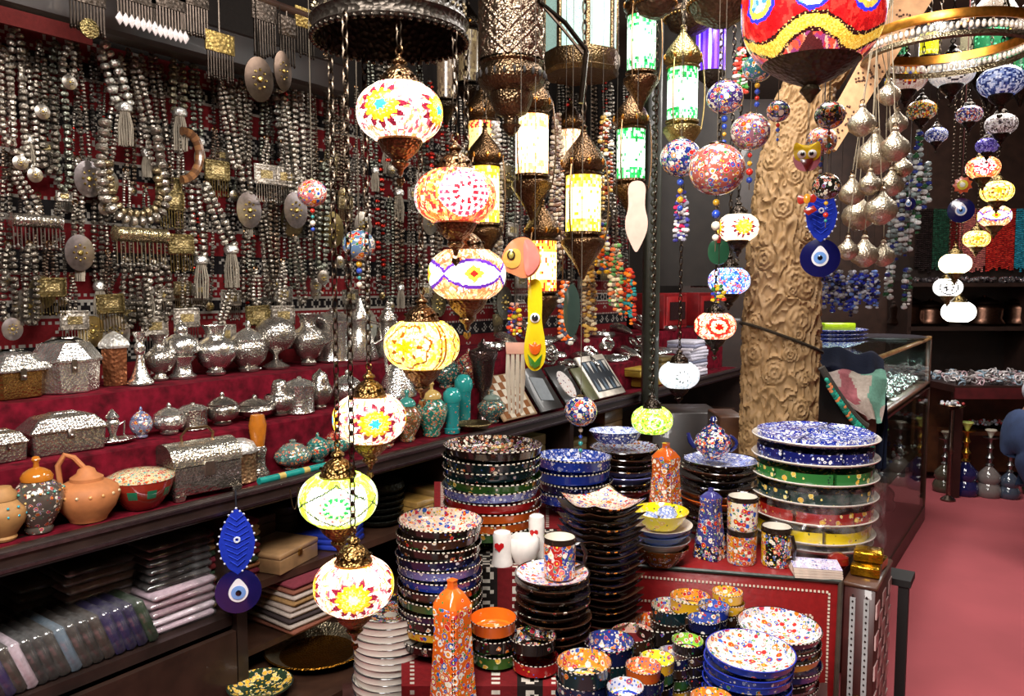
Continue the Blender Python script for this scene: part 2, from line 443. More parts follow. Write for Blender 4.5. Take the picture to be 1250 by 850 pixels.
# carcass
divy = col(296, -1.94, .75).y
for yy, zz in ((Y0 + .02, .905), (divy, .905), (col(560, -1.94, .7).y, .905), (col(700, -1.94, .7).y, .905), (Y1 - .02, .905)):
    MB().box(-2.29, yy, zz / 2, .68, .035, zz, DW).build('upright_panel', 'wood', stand)
MB().box(-2.30, (Y0 + divy) / 2, .565, .66, divy - Y0 - .04, .03, DW).build('shelf_board', 'wood', stand)
MB().box(-2.30, (divy + Y1) / 2, .625, .60, Y1 - divy - .04, .025, DW2).build('shelf_board', 'wood', stand)
MB().box(-2.16, divy + .5, .34, .92, .95, .03, DW2).build('shelf_board', 'wood', stand)
MB().box(-2.62, YM, .45, .02, YS, .9, hx('#150f0d')).build('back_panel', 'wood', stand)
MB().box(-1.955, (Y0 + divy) / 2, .27, .02, divy - Y0 - .05, .54, hx('#2c1b14')).build('front_panel', 'wood', stand)
ya, yb = divy + .02, col(400, -2.0, .43).y
MB().box(-2.30, (ya + yb) / 2, .43, .62, yb - ya, .02, DW2).build('shelf_board', 'wood', stand)
# velvet stepped tiers further along the wall (with scattered jewellery)
# ---- timber rail above the jewellery
ra = onx(10, 14, -2.42)
MB().box(-2.42, .6, ra.z + .06, .1, 3.2, .12, hx('#1e120d'), bev=.012).build('trim_1', 'wood')['kind'] = 'structure'
MB().box(-2.368, .2, ra.z - .03, .012, 2.0, .045, hx('#4a1412')).build('trim_2', 'cloth')['kind'] = 'structure'

# ---- ceramics table: blocks under kilim cloths
RED, KB, KW = hx('#7a1418'), hx('#17110f'), hx('#b8b0a4')
def kil2(u, v):
    """vertical stripes: u across, v down (metres)"""
    q = (u / .30) % 1
    if q < .34:
        if (abs(q - .08) < .012 or abs(q - .28) < .012) and int(v / .009) % 2: return KW
        return hx('#6e1216')
    if q < .52:
        x = abs(q - .43) * .30; y = abs(((v / .04) % 1) - .5) * .04
        if abs(x + y - .016) < .0035 or abs(x - .026) < .002: return KW
        return KB
    if q < .82: return hx('#5c0e12') if abs(q - .67) > .02 or int(v / .01) % 2 == 0 else KW
    x = abs(q - .91) * .30; y = abs(((v / .055) % 1) - .5) * .055
    if x + y < .009 or abs(x + y - .02) < .0035 or abs(x - .027) < .002: return KW
    return KB
def block(px0, px1, d0, d1, z, label, name='draped_block', z0=0.0, cloth=True):
    a, b_, c_, e = [tp(px, d, z) for px, d in ((px0, d0), (px1, d0), (px1, d1), (px0, d1))]
    m = MB(); q = 110
    def quad(p0, p1, p2, p3, nu, nv, fn):
        m.grid(nu, nv, lambda u, v: (p0 * (1 - u) + p1 * u) * (1 - v) + (p3 * (1 - u) + p2 * u) * v, fn)
    dn = lambda p, h: Vector((p.x, p.y, h))
    zc = max(z0, z - .5) if cloth else z0
    for s, t in ((a, b_), (b_, c_), (c_, e), (e, a)):
        ln = (t - s).length; h = z - zc
        nu, nv = (max(4, int(ln * q)), max(4, int(h * q))) if cloth else (1, 1)
        quad(s, t, dn(t, zc), dn(s, zc), nu, nv, (lambda u, v, ln=ln, h=h: kil2(u * ln, v * h)) if cloth else (lambda u, v: hx('#3a1c16')))
    ln, h = (b_ - a).length, (e - a).length
    nu, nv = (max(4, int(ln * q)), max(4, int(h * q))) if cloth else (1, 1)
    quad(a, b_, c_, e, nu, nv, (lambda u, v: kil2(u * ln, v * h)) if cloth else (lambda u, v: hx('#3a1c16')))
    return tag(m.build(name, 'cloth' if cloth else 'wood', smooth=0), label, 'display block')
ZT, ZM, ZB_, ZR, ZF = .55, .70, .86, .75, .67
block(418, 1010, 1.28, 1.97, ZT, 'low wooden table under the bowls at the front of the ceramics', 'ceramics_table', cloth=False)
block(490, 715, 1.66, 1.905, ZM, 'small kilim-covered block carrying the orange and black bowls', 'draped_block', z0=ZT)
block(690, 790, 1.91, 2.12, ZF, 'kilim-covered block under the square dark dishes', z0=ZT)
block(530, 689, 1.91, 2.22, ZB_, 'kilim-covered step behind the salt shakers')
block(530, 752, 2.23, 2.76, ZB_, 'tall kilim-covered step at the back of the ceramics table')

# red leather chest with white stitching, carrying the divided dishes
ca, cb = onz(838, 694, ZR), onz(1026, 709, ZR)
ex = (cb - ca).normalized(); ey = Vector((-ex.y, ex.x, 0))
chest = thing('leather_chest', 'red leather chest with white stitched border under the divided dishes', 'chest', (cb.x, cb.y, 0), math.atan2(ex.y, ex.x))
LC = hx('#7e1214')
MB().box(-.28, .25, ZR / 2, .56, .50, ZR - .002, LC, bev=.008).build('body', 'leather', chest)
st = MB()
for (x0, z0_, x1, z1_) in ((-.54, ZR - .035, -.028, ZR - .035), (-.028, ZR - .035, -.028, .2), (-.54, ZR - .105, -.07, ZR - .105), (-.07, ZR - .105, -.07, .2)):
    n = int(math.hypot(x1 - x0, z1_ - z0_) / .0105)
    for i in range(n):
        t = (i + .5) / n
        st.box(x0 + (x1 - x0) * t, -.0015, z0_ + (z1_ - z0_) * t, .0055, .004, .0055, hx('#d8ccb8'))
st.build('stitching', 'matte', chest, stuff=True)
gp = MB()
gp.tube([(-.56, -.004, ZR - .002), (0, -.004, ZR - .002)], .006, 6, hx('#26302a')); gp.tube([(0.0, -.004, ZR), (-.004, -.006, .35), (-.012, -.008, .2)], .007, 6, hx('#4a4238'))
gp.build('piping', 'leather', chest)
# ================================================================== hanging lamps
def chain_mesh(L_, pitch=.021, r=.0016, w=.0058):
    m = MB(); n = max(2, int(L_ / pitch)); pitch = L_ / n
    for i in range(n):
        M = Matrix.Rotation(PI / 2, 3, 'X')
        if i % 2: M = Matrix.Rotation(PI / 2, 3, 'Z') @ M
        m.ring(w, r, (0, 0, -(i + .5) * pitch), n=8, k=4, c=hx('#4a4036'), M=M @ Matrix.Diagonal((1, pitch * .62 / w, 1)))
    return m
_U = [0.0, 0.0]
def hcol(cols):
    q = noise.cell(Vector((_U[0] * 6.5 + 1.7 * noise.noise(Vector((_U[0] * 5, _U[1] * 3, 3))), _U[1] * 5.5 + 1.7 * noise.noise(Vector((_U[0] * 5, _U[1] * 3, 9))), 0.5)))
    return hx(cols[int(abs(q) * 997) % len(cols)])
def starflower(dx, dy, R):
    """distance-like value with petals"""
    return math.hypot(dx, dy), math.atan2(dy, dx)
def tri(a, k): return abs(((a * k / (2 * PI)) % 1) - .5) * 2
def pat_star(ph, centre='#35a0e0', sp=('#fff8ea', '#fff8ea', '#fff8ea', '#fff8ea', '#fff3d8', '#f6c8a0', '#e8a060', '#c05868', '#ffe9a0')):
    def f(th, v):
        a = ((th - ph + PI / 4) % (PI / 2)) - PI / 4
        r, g = math.hypot(a * .95, v * .72), math.atan2(v * .72, a * .95)
        t = tri(g, 12)
        if r < .10 + .06 * tri(g, 6): return hx(centre)
        if r < .26 + .06 * t: return hx(random.choice(['#ffe23a', '#ffd21a', '#fff07a']))
        if r < .34 + .10 * t: return hx(random.choice(['#ff9a14', '#ffb02a']))
        if r < .40 + .22 * t and t > .35: return hx(random.choice(['#7a1a2e', '#6a1424', '#93283a']))
        return hcol(sp)
    return f
def pat_redflower(ph):
    def f(th, v):
        a = ((th - ph + PI / 3) % (2 * PI / 3)) - PI / 3
        r, g = math.hypot(a * .95, v * .72), math.atan2(v * .72, a * .95)
        if r < .62:
            if abs(r - .24) < .075 and tri(g, 10) > .45: return hx('#e02030')
            if abs(r - .42) < .05 and tri(g, 14) > .5: return hx('#d83048')
            if abs(r - .56) < .045 and tri(g, 18) > .5: return hx('#d04060')
            return hx('#fffaf4')
        return hcol(['#f08a3a', '#e8542a', '#e03030', '#f6b868', '#ffe0a0', '#d83a3a'])
    return f
def pat_scallop(ph):
    def f(th, v):
        a = ((th - ph + PI / 4) % (PI / 2)) - PI / 4
        s = .52 * math.cos(a * 2) ** .6 + .02
        if abs(abs(v) - s) < .07: return hx('#5a2a9a')
        if abs(v) > s: return hcol(['#f0b070', '#e88a50', '#fff0d0', '#e07048', '#f8d090'])
        q = abs(a) * 1.1 + abs(v) * .8
        if q < .13: return hx('#c8241c')
        if q < .30: return hx('#e8f03a')
        return hx('#fffdf4')
    return f
def pat_amber(ph, base=('#ffe45a', '#ffd83a', '#ffec8a', '#fff2b0'), ink='#8a4a10'):
    def f(th, v):
        a = ((th - ph + PI / 3) % (2 * PI / 3)) - PI / 3
        r, g = math.hypot(a * .95, v * .72), math.atan2(v * .72, a * .95)
        t = tri(g, 7)
        if r < .12 + .14 * t: return hx('#f59a10')
        if r < .18 + .30 * t and r > .30 and t > .6: return hx(ink)
        if abs(r - (.62 + .05 * math.sin(g * 7))) < .03: return hx(ink)
        if abs(abs(a) - .98) < .03 : return hx(ink)
        return hcol(base)
    return f
def pat_green(ph, ctr='#ffffff'):
    def f(th, v):
        a = ((th - ph + PI / 3) % (2 * PI / 3)) - PI / 3
        r, g = math.hypot(a * .95, v * .72), math.atan2(v * .72, a * .95)
        if abs(r - .26) < .06 and tri(g, 12) > .45: return hx('#2a9a4a')
        if abs(r - .40) < .03 and tri(g, 12) < .3: return hx('#a04a5a')
        if abs(abs(a) * .8 - (.85 - abs(v))) < .035: return hx('#30402a')
        if abs(v) > .75 or abs(a) > .85: return hcol(['#c8e83a', '#d8f05a', '#b4d83a', '#e4f48a'])
        return hcol(['#fbfff0', '#fbfff0', '#f0ffd0', '#e6f8b0', '#f8fff0', '#d0e890'])
    return f
def pat_lime(ph):
    def f(th, v):
        a = ((th - ph + PI / 3) % (2 * PI / 3)) - PI / 3
        r = math.hypot(a * .95, v * .72)
        if abs(r - .3) < .05: return hx('#eaffb0')
        return hcol(['#b8e03a', '#7ab82a', '#e4f46a', '#5a9a2a', '#f4ffb0', '#d0f050'])
    return f
def pat_white(ph):
    def f(th, v):
        a = ((th - ph + PI / 3) % (2 * PI / 3)) - PI / 3
        r, g = math.hypot(a * .95, v * .72), math.atan2(v * .72, a * .95)
        if abs(r - .3) < .05 and tri(g, 9) > .55: return hx('#50565a')
        return hcol(['#f4fbff', '#ffffff', '#e8f4f8', '#f4fbff', '#c0d0d8'])
    return f
def pat_speck(cols):
    return lambda ph: (lambda th, v: hcol(cols))
def pat_redstar(ph):
    def f(th, v):
        a = ((th - ph + PI / 4) % (PI / 2)) - PI / 4
        r, g = math.hypot(a * .95, v * .72), math.atan2(v * .72, a * .95); t = tri(g, 8)
        if r < .14 + .10 * t: return hx('#e0140a')
        if r < .36 + .04 * t: return hx('#ffe9a8')
        if r < .50 + .08 * t: return hx('#d0281c')
        return hcol(['#f8b090', '#e8603a', '#ffd8b0', '#d83a2a', '#ffe8d0', '#f09060'])
    return f
def pat_bw(ph):
    def f(th, v):
        a = ((th - ph + PI / 3) % (2 * PI / 3)) - PI / 3
        r, g = math.hypot(a * .95, v * .72), math.atan2(v * .72, a * .95)
        if abs(r - (.22 + .08 * math.cos(g * 6))) < .05: return hx('#1c1c20')
        if abs(r - .6) < .03: return hx('#30343a')
        return hcol(['#f0f0ea', '#f0f0ea', '#dcdcd8', '#c8ccd0'])
    return f

def spk(f, th, v):
    _U[0], _U[1] = th * 2, v * 1.6
    w = noise.noise(Vector((th * 9, v * 7, 1))) * .04
    return f(th + w, v + w * .8)
def shade_prof(R, k=44):
    pr = []
    for i in range(k + 1):
        z = -.62 + 1.24 * i / k
        r = max(.3, (1 - abs(z / .70) ** 2.3)) ** (1 / 2.3)
        pr.append((R * min(1, r), R * z))
    return pr
CAPP = [(.0, .58), (.47, .58), (.48, .63), (.44, .68), (.42, .76), (.36, .88), (.24, 1.0), (.14, 1.05), (.12, 1.09), (.18, 1.14), (.15, 1.2), (.07, 1.25), (.05, 1.33), (0, 1.34)]
CUPP = [(0, -.60), (.50, -.60), (.53, -.65), (.50, -.72), (.42, -.86), (.30, -.98), (.20, -1.06), (.18, -1.1), (.22, -1.16), (.17, -1.22), (.08, -1.3), (.05, -1.42), (0, -1.46)]
def sc(prof, R): return [(r * R, z * R) for r, z in prof]
def heart_pendant(m, R, z, c):
    P = [(0, -.02), (.13, .1), (.1, .2), (0, .16), (-.1, .2), (-.13, .1)]
    M = Matrix.Rotation(PI / 2, 3, 'X')
    b0 = len(m.v); m.slab([(x * R, y * R) for x, y in P], .02 * R, c, M=M)
    for i in range(b0, len(m.v)): m.v[i] = (m.v[i][0], m.v[i][1], m.v[i][2] + z - .32 * R)

def mosaic_lamp(label, p, R, pat, ph, ztop, metal=BRZ, group=None, glow='glow', seg=180, cup=True, pend=True, lk=.021, name='mosaic_lamp'):
    """p: centre of the shade"""
    t = thing(name, label, 'lamp', tuple(p), group=group)
    f = pat(ph)
    s = MB(); s.lathe(shade_prof(R, seg // 4), seg, c=lambda i, j, th, r, z: spk(f, th, z / R / .62))
    s.build('glass_shade', glow, t, smooth=60)
    cp = MB().lathe(sc(CAPP, R), 20, c=metal)
    for i in range(8):
        a = 2 * PI * i / 8; cp.sphere(R * .05, (R * .42 * math.cos(a), R * .42 * math.sin(a), R * .8), 6, 4, hx('#2a2018'))
    cp.build('cap', 'brass', t)
    MB().ring(R * .1, R * .025, (0, 0, R * 1.42), 10, 5, metal, M=Matrix.Rotation(PI / 2, 3, 'X')).build('hook', 'metal', t)
    if cup:
        MB().lathe(sc(CUPP, R), 20, c=metal).build('base_cup', 'brass', t)
    if pend:
        m = MB(); heart_pendant(m, R, -1.36 * R, metal); m.build('pendant', 'brass', t)
    hz = ztop - p[2] - 1.5 * R
    if hz > .03:
        chain_mesh(hz, lk).build('chain', 'metal', t, loc=(0, 0, ztop - p[2]))
    return t
# ---- chandelier with its ring and seven lamps in a spiral
ringc = at(476, 30, 1.47)
cr = MB(); R0 = .145; zt = ringc.z
prof = [(R0 * .97, -.028), (R0 * 1.0, -.03), (R0 * 1.02, -.024), (R0 * .99, -.018), (R0 * .99, -.006), (R0 * 1.03, 0), (R0 * .99, .008), (R0 * .96, .04), (R0 * .99, .05), (R0 * .9, .06), (R0 * .5, .10), (0.0, .12)]
cr.lathe(prof, 48, c=hx('#3a342e'))
prof2 = [(R0 * .5, .095), (R0 * .9, .055), (R0 * .95, 0), (R0 * .97, -.028)]
cr.lathe(prof2, 48, c=hx('#2e2824'))
ch = thing('chandelier_ring', 'dark pierced metal chandelier ring from which the spiral of mosaic lamps hangs', 'chandelier', tuple(ringc))
cr.build('ring', 'tin', ch)
sc_ = MB()
for i in range(56):
    a = 2 * PI * i / 56; sc_.sphere(.0058, (R0 * math.cos(a), R0 * math.sin(a), -.031), 6, 4, hx('#4a433c'))
    for zz in (.016, .028): sc_.sphere(.004, (R0 * .985 * math.cos(a), R0 * .985 * math.sin(a), zz), 5, 3, hx('#b8a888') if i % 3 else hx('#1a1512'))
sc_.build('beaded_edge', 'metal', ch, stuff=True)
MB().tube([(0, 0, .11), (0, 0, 3.1 - zt)], .008, 8, DKM).build('stem', 'metal', ch)
SPIRAL = [  # px, py, width px, depth, pattern, phase, label
    (488, 138, 105, 1.36, pat_star, -1.05, 'white mosaic lamp with yellow and maroon starbursts, highest of the hanging spiral'),
    (556, 240, 100, 1.43, pat_redflower, -.35, 'red mosaic lamp with a white dotted flower disc'),
    (570, 335, 95, 1.535, pat_scallop, -.42, 'white mosaic lamp with purple scallops and yellow diamonds'),
    (515, 421, 92, 1.57, pat_amber, -1.05, 'amber mosaic lamp with a brown star outline'),
    (451, 511, 89, 1.585, pat_star, -.45, 'white mosaic lamp with one turquoise-centred starburst facing the aisle'),
    (413, 609, 95, 1.51, pat_green, -.65, 'pale green mosaic lamp with a ring of green petals'),
    (432, 715, 97, 1.40, pat_star, -.62, 'white mosaic lamp with a glowing yellow starburst, lowest of the spiral'),
]
for px, py, wp, d, pat, ph, lab in SPIRAL:
    p = at(px, py, d); R = wp / 2 * d / F
    a0 = math.atan2(CAM.y - p.y, CAM.x - p.x)
    fn = (lambda ph_, p_=pat, py_=py: p_(ph_, '#fff2a0') if (p_ is pat_star and py_ > 700) else p_(ph_))
    mosaic_lamp(lab, p, R, fn, a0 + (ph + .6), zt - .03, BRZ if py < 480 else hx('#7d6038'), 'lamps of the hanging spiral')

# ---- smaller lamps over the counter and near the pillar
def small(px, py, wp, d, pat, lab, ztop=2.95, glow='glow', metal=DKM, ph=0.2, group='small hanging mosaic lamps', seg=100, cup=True, pend=True):
    p = at(px, py, d); a0 = math.atan2(CAM.y - p.y, CAM.x - p.x)
    return mosaic_lamp(lab, p, wp / 2 * d / F, pat, a0 + ph, ztop, metal, group, glow, seg, cup, pend)
small(829, 458, 49, 2.66, pat_white, 'white glass lamp glowing above the dark cabinet end', pend=False, glow='glow_dim')
small(796, 513, 50, 2.45, pat_lime, 'lime green mosaic lamp above the dark stacked plates', pend=False, cup=False)
small(873, 398, 50, 2.64, pat_redstar, 'red and white star mosaic lamp beside the carved pillar')
small(901, 278, 50, 2.58, lambda ph: pat_star(ph, '#f0e03a', ('#fff0d0', '#ffe6b8', '#fff4e0')), 'cream lamp with turquoise-ringed yellow flower touching the pillar', ph=.3)
small(890, 343, 50, 2.74, pat_speck(['#3a7ae8', '#80b8f8', '#d8ecff', '#2a50c8', '#e8f4ff', '#e05a3a']), 'blue glass lamp between the cream and red star lamps', pend=False)
RL = [(1200, 205, 38, pat_redflower, 'upper', 'cream lamp with red and yellow blossoms, highest of the far lit column'),
      (1217, 234, 37, pat_amber, '', 'cream lamp with brown zigzag blossoms, second down the far lit column'),
      (1214, 264, 37, pat_scallop, '', 'warm white lamp with faint pattern, third down the far lit column'),
      (1192, 292, 30, pat_amber, '', 'yellow lamp with a dark six-petal flower, fourth down the far lit column'),
      (1166, 322, 36, pat_speck(['#fff2d0', '#ffe8b0', '#fffaf0', '#ffd890']), '', 'glaring warm white lamp, fifth down the far lit column'),
      (1157, 351, 33, pat_bw, '', 'white lamp with a black six-petal flower, sixth down the far lit column'),
      (1170, 381, 38, pat_speck(['#fffdf4', '#fff6e4', '#ffffff']), '', 'plain milk-white lamp with brass cap, lowest of the far lit column')]
for i, (px, py, wp, pat, _, lab) in enumerate(RL):
    small(px, py, wp, 3.8 + .17 * i, pat, lab, glow='glow_hot' if i in (4, 6) else 'glow', group='far lit lamp column', seg=72, cup=(i != 6), pend=False, metal=hx('#6a5a3a'), ph=.1)
UN = [(1106, 96, 48, 3.0, lambda ph: pat_star(ph, '#3a58c0', ('#d8c8b8', '#c8a898', '#e0d8d0')), 'unlit white lamp with an orange and blue flower among the dark lamps'),
      (1162, 88, 52, 3.1, pat_bw, 'unlit white lamp with a black flower outline'),
      (1222, 100, 52, 3.05, pat_speck(['#8a9ac8', '#3a4a8a', '#c8d0e8', '#20306a']), 'unlit blue mosaic lamp near the frame edge'),
      (1125, 135, 34, 3.3, pat_speck(['#4a4a3a', '#d0c8b0', '#c84a2a', '#e0c040', '#3a4a3a']), 'small unlit olive mosaic lamp below the blossom lamp'),
      (1183, 140, 30, 3.3, pat_speck(['#3a3a8a', '#c86a4a', '#d8d0d0', '#2a2a2a']), 'small unlit blue and rust mosaic lamp'),
      (1222, 152, 36, 3.4, pat_speck(['#d0c8c0', '#3a3030', '#8a7a7a', '#e8e0e0']), 'small unlit grey mosaic lamp with dark cup'),
      (1143, 165, 26, 3.5, pat_speck(['#3a4a9a', '#d8dce8', '#2a3060', '#a8a8b8']), 'tiny unlit blue-banded lamp hanging lowest of the dark lamps'),
      (1205, 178, 26, 3.5, pat_speck(['#4a3a9a', '#6a5ac0', '#9a90d0', '#2a2060']), 'tiny unlit violet lamp above the far lit column')]
for px, py, wp, d, pat, lab in UN:
    small(px, py, wp, d, pat, lab, glow='glow_soft', group='unlit hanging lamps', seg=72, ph=.2)

# ---- Ottoman cylinder lanterns
def lantern(label, px, y0, y1, wp, d, cols, glow='glow_hot', metal=hx('#5d4630'), chains=True, ztop=2.95):
    """glass cylinder between y0 and y1"""
    p = at(px, (y0 + y1) / 2, d); s = d / F; R = wp / 2 * s; H = (y1 - y0) * s
    t = thing('cylinder_lantern', label, 'lantern', tuple(p), group='lit cylinder lanterns')
    g = MB(); k = 18
    g.lathe([(R * .96, -H / 2 + H * i / k) for i in range(k + 1)], 48, c=lambda i, j, th, r, z: (hx(random.choice(cols[1:])) if random.random() < (.85 if (i < 4 or i > k - 5) else .12) else hx(cols[0])))  # pale middle rows paint in the bulb's hot centre; coloured tesserae at the ends
    g.build('glass_cylinder', glow, t)
    top = [(0, H / 2), (R * 1.05, H / 2), (R * 1.1, H / 2 + .1 * R), (R * .95, H / 2 + .25 * R), (R * 1.22, H / 2 + .5 * R), (R * 1.25, H / 2 + .8 * R), (R * .95, H / 2 + 1.35 * R), (R * .5, H / 2 + 1.9 * R), (R * .2, H / 2 + 2.3 * R), (R * .14, H / 2 + 2.6 * R), (R * .2, H / 2 + 2.7 * R), (0, H / 2 + 2.9 * R)]
    tm = MB().lathe(top, 24, c=metal)
    for i in range(8):
        a = 2 * PI * i / 8; tm.sphere(R * .13, (R * 1.2 * math.cos(a), R * 1.2 * math.sin(a), H / 2 + .7 * R), 6, 4, hx('#c8863a'), sz=1.6)
    tm.build('dome', 'brass', t)
    bot = [(0, -H / 2), (R * 1.05, -H / 2), (R * 1.08, -H / 2 - .15 * R), (R * .9, -H / 2 - .25 * R), (R * 1.18, -H / 2 - .45 * R), (R * 1.2, -H / 2 - .7 * R), (R * .95, -H / 2 - 1.1 * R), (R * .6, -H / 2 - 1.6 * R), (R * .3, -H / 2 - 2.1 * R), (R * .1, -H / 2 - 2.6 * R), (0, -H / 2 - 2.7 * R)]
    MB().lathe(bot, 24, c=metal).build('base_cone', 'brass', t)
    if chains:
        for i in range(3):
            a = 2 * PI * i / 3 + .5; m = MB()
            m.tube(bez((R * 1.2 * math.cos(a), R * 1.2 * math.sin(a), -H / 2 - .6 * R), (R * 1.6 * math.cos(a), R * 1.6 * math.sin(a), 0), (R * 1.2 * math.cos(a), R * 1.2 * math.sin(a), H / 2 + .7 * R), 8), R * .05, 5, metal)
            m.build('side_chain', 'metal', t)
    hz = ztop - p.z - H / 2 - 2.9 * R
    if hz > .02: chain_mesh(hz, .03, .0022, .008).build('chain', 'metal', t, loc=(0, 0, ztop - p.z))
    return t
WH = ['#fff8e0', '#ffd890', '#f8b060', '#ffe8b0', '#e88a50']
YE = ['#fff4b0', '#ffe040', '#f8d018', '#ffec70', '#e8b020']
GR = ['#e8fff0', '#30c860', '#18a040', '#90f0a8', '#d0ffe0', '#108038']
lantern('dazzling white cylinder lantern hanging under the large embossed lantern', 649, 143, 213, 42, 2.45, WH)
lantern('yellow cylinder lantern with tiny tulips, beside the tool-shaped white tag', 712, 216, 283, 44, 2.4, YE, 'glow_warm')
lantern('amber cylinder lantern partly behind the red flower lamp', 592, 205, 272, 36, 2.75, YE, 'glow_warm')
lantern('pale gold cylinder lantern high behind the large embossed lantern', 588, 150, 190, 34, 3.0, ['#f8d890', '#f0c060', '#c83030', '#e8b050'], 'glow_dim', chains=False)
lantern('gold and red flecked cylinder lantern, lowest of the lit lanterns', 662, 295, 355, 36, 2.6, ['#ffe89a', '#f8d040', '#e02818', '#f8a030'], 'glow_warm')
lantern('green and white cylinder lantern at the top beside the glass-panelled lantern', 783, 22, 87, 36, 2.35, GR, 'glow')
lantern('green cylinder lantern above the white tag by the carved post', 770, 160, 219, 36, 2.6, GR, 'glow')
lantern('green cylinder lantern with onion dome in front of the purple glass', 833, 86, 147, 38, 2.5, GR, 'glow', metal=hx('#8a7a4e'))
lantern('peach cylinder lantern behind the yellow one', 697, 160, 210, 26, 3.0, ['#ffd8b0', '#f8b080', '#e89060', '#fff0d8'], 'glow', chains=False)

# purple glass lantern
p = at(868, 60, 2.9); t = thing('purple_lantern', 'violet striped glass lantern under a dark crown', 'lantern', tuple(p))
g = MB().lathe([(.052, -.085), (.055, -.07), (.055, .05), (.052, .07)], 32, c=lambda i, j, th, r, z: hx(['#5a28e8', '#c8b0ff', '#4a1ce0', '#7a50f0'][j % 4]))
g.build('glass_body', 'glow', t); MB().lathe([(0, .07), (.06, .07), (.075, .085), (.07, .1), (.05, .12), (.02, .15), (.012, .2), (0, .2)], 24, c=DKM).build('crown', 'tin', t)
MB().lathe([(.0, -.085), (.056, -.085), (.05, -.1), (.02, -.13), (0, -.15)], 24, c=DKM).build('base_cone', 'tin', t)
chain_mesh(2.95 - p.z - .2, .03).build('chain', 'metal', t, loc=(0, 0, 2.95 - p.z))

# ---- the large embossed metal lantern
p = at(624, 45, 1.95); s = 1.95 / F
t = thing('embossed_lantern', 'large bronze lantern with diamond-embossed barrel and cupped base', 'lantern', tuple(p))
Rb = 37 * s; bz = -30 * s
b = MB()
def pb(u, v):
    a = 2 * PI * u; z = bz + .34 * v
    d1 = abs(((u * 9 + v * 6.0) % 1) - .5); d2 = abs(((u * 9 - v * 6.0) % 1) - .5)
    h = (min(d1, d2) * 2) ** .7
    rr = Rb * (1 + .10 * h - .0)
    if min(d1, d2) < .08: rr = Rb * 1.09
    return (rr * math.cos(a), rr * math.sin(a), z)
b.grid(216, 120, pb, lambda u, v: hx('#7d6d5c')); b.build('barrel', 'brass', t, smooth=70)
U_ = s
pr = [(35, -28), (38, -30), (39, -33), (36, -36), (37, -38), (41, -44), (42, -52), (38, -60), (30, -66), (26, -68), (27, -71), (24, -82), (19, -92), (10, -97), (9, -103), (12, -106), (9, -112), (4, -118), (0, -120)]
cb_ = MB().lathe([(r * U_, z * U_) for r, z in pr], 40, c=hx('#5f4c38'))
cb_.build('base_cup', 'brass', t)
cb2 = MB()
for i in range(22):
    a = 2 * PI * i / 22
    cb2.sphere(.0042, (42.2 * U_ * math.cos(a), 42.2 * U_ * math.sin(a), -49 * U_), 6, 4, hx('#120c08'), sz=2.4)
cb2.build('pierced_slots', 'matte', t, stuff=True)
MB().lathe([(0, .5), (.02, .5), (.06, .42), (.085, .36), (.088, .31), (.08, .29), (.0, .29)], 32, c=hx('#5f4c38')).build('dome', 'brass', t)
chain_mesh(3.05 - p.z - .5, .04, .003, .01).build('chain', 'metal', t, loc=(0, 0, 3.05 - p.z))

# ---- glass-panelled lantern
p = at(709, 40, 2.8); s = 2.8 / F; Rg = 44 * s
t = thing('panelled_lantern', 'tall lantern of pale green glass panels in bronze frame', 'lantern', tuple(p), rz=face(p) + .18)
ns = 8
for i in range(ns):
    a0, a1 = 2 * PI * i / ns, 2 * PI * (i + 1) / ns
    A, B = Vector((Rg * math.cos(a0), Rg * math.sin(a0), 0)), Vector((Rg * math.cos(a1), Rg * math.sin(a1), 0))
    g = MB(); am = (a0 + a1) / 2; ln = (B - A).length
    g.box(0, 0, 0, ln * .96, .004, .34, hx('#9fc2b8'))
    g.build('glass_panel', 'glow_soft', t, loc=tuple((A + B) / 2 + Vector((0, 0, .09))), rot=(0, 0, am + PI / 2))
    MB().box(0, 0, 0, .017, .017, .36, hx('#6e5a40'), bev=.003).build('post', 'brass', t, loc=(A.x, A.y, .09), rot=(0, 0, a0))
MB().lathe([(0, -.085), (Rg * .9, -.085), (Rg * 1.12, -.08), (Rg * 1.12, -.11), (Rg * 1.05, -.135), (Rg * 1.1, -.14), (Rg * 1.02, -.155), (Rg * .9, -.15), (0, -.15)], 8, c=hx('#6e5a40'), ph=0).build('base_rim', 'brass', t)
MB().lathe([(0, .27), (Rg * 1.1, .27), (Rg * 1.12, .3), (Rg * .8, .36), (Rg * .3, .48), (0, .5)], 8, c=hx('#6e5a40')).build('roof', 'brass', t)
MB().tube([(0, 0, .49), (0, 0, 3.1 - p.z)], .006, 6, DKM).build('stem', 'metal', t)
# heavy dark hook chain in front of it
p0, p1, p2 = at(660, 4, 1.9), at(716, 62, 1.9), at(709, 126, 1.9)
m = MB()
m.tube([p0, at(690, 28, 1.9), p1], .006, 6, hx('#2c241e')); m.tube([p0, at(686, 34, 1.9), at(712, 66, 1.9)], .004, 6, hx('#2c241e')); m.tube([p1, at(713, 90, 1.9), p2], .007, 6, hx('#2c241e'))
m.tube([p0, p0 + Vector((0, 0, 1.1))], .005, 6, hx('#2c241e'))
tag(m.build('iron_bracket', 'metal'), 'dark twisted iron hook hanging in front of the glass panels', 'bracket')

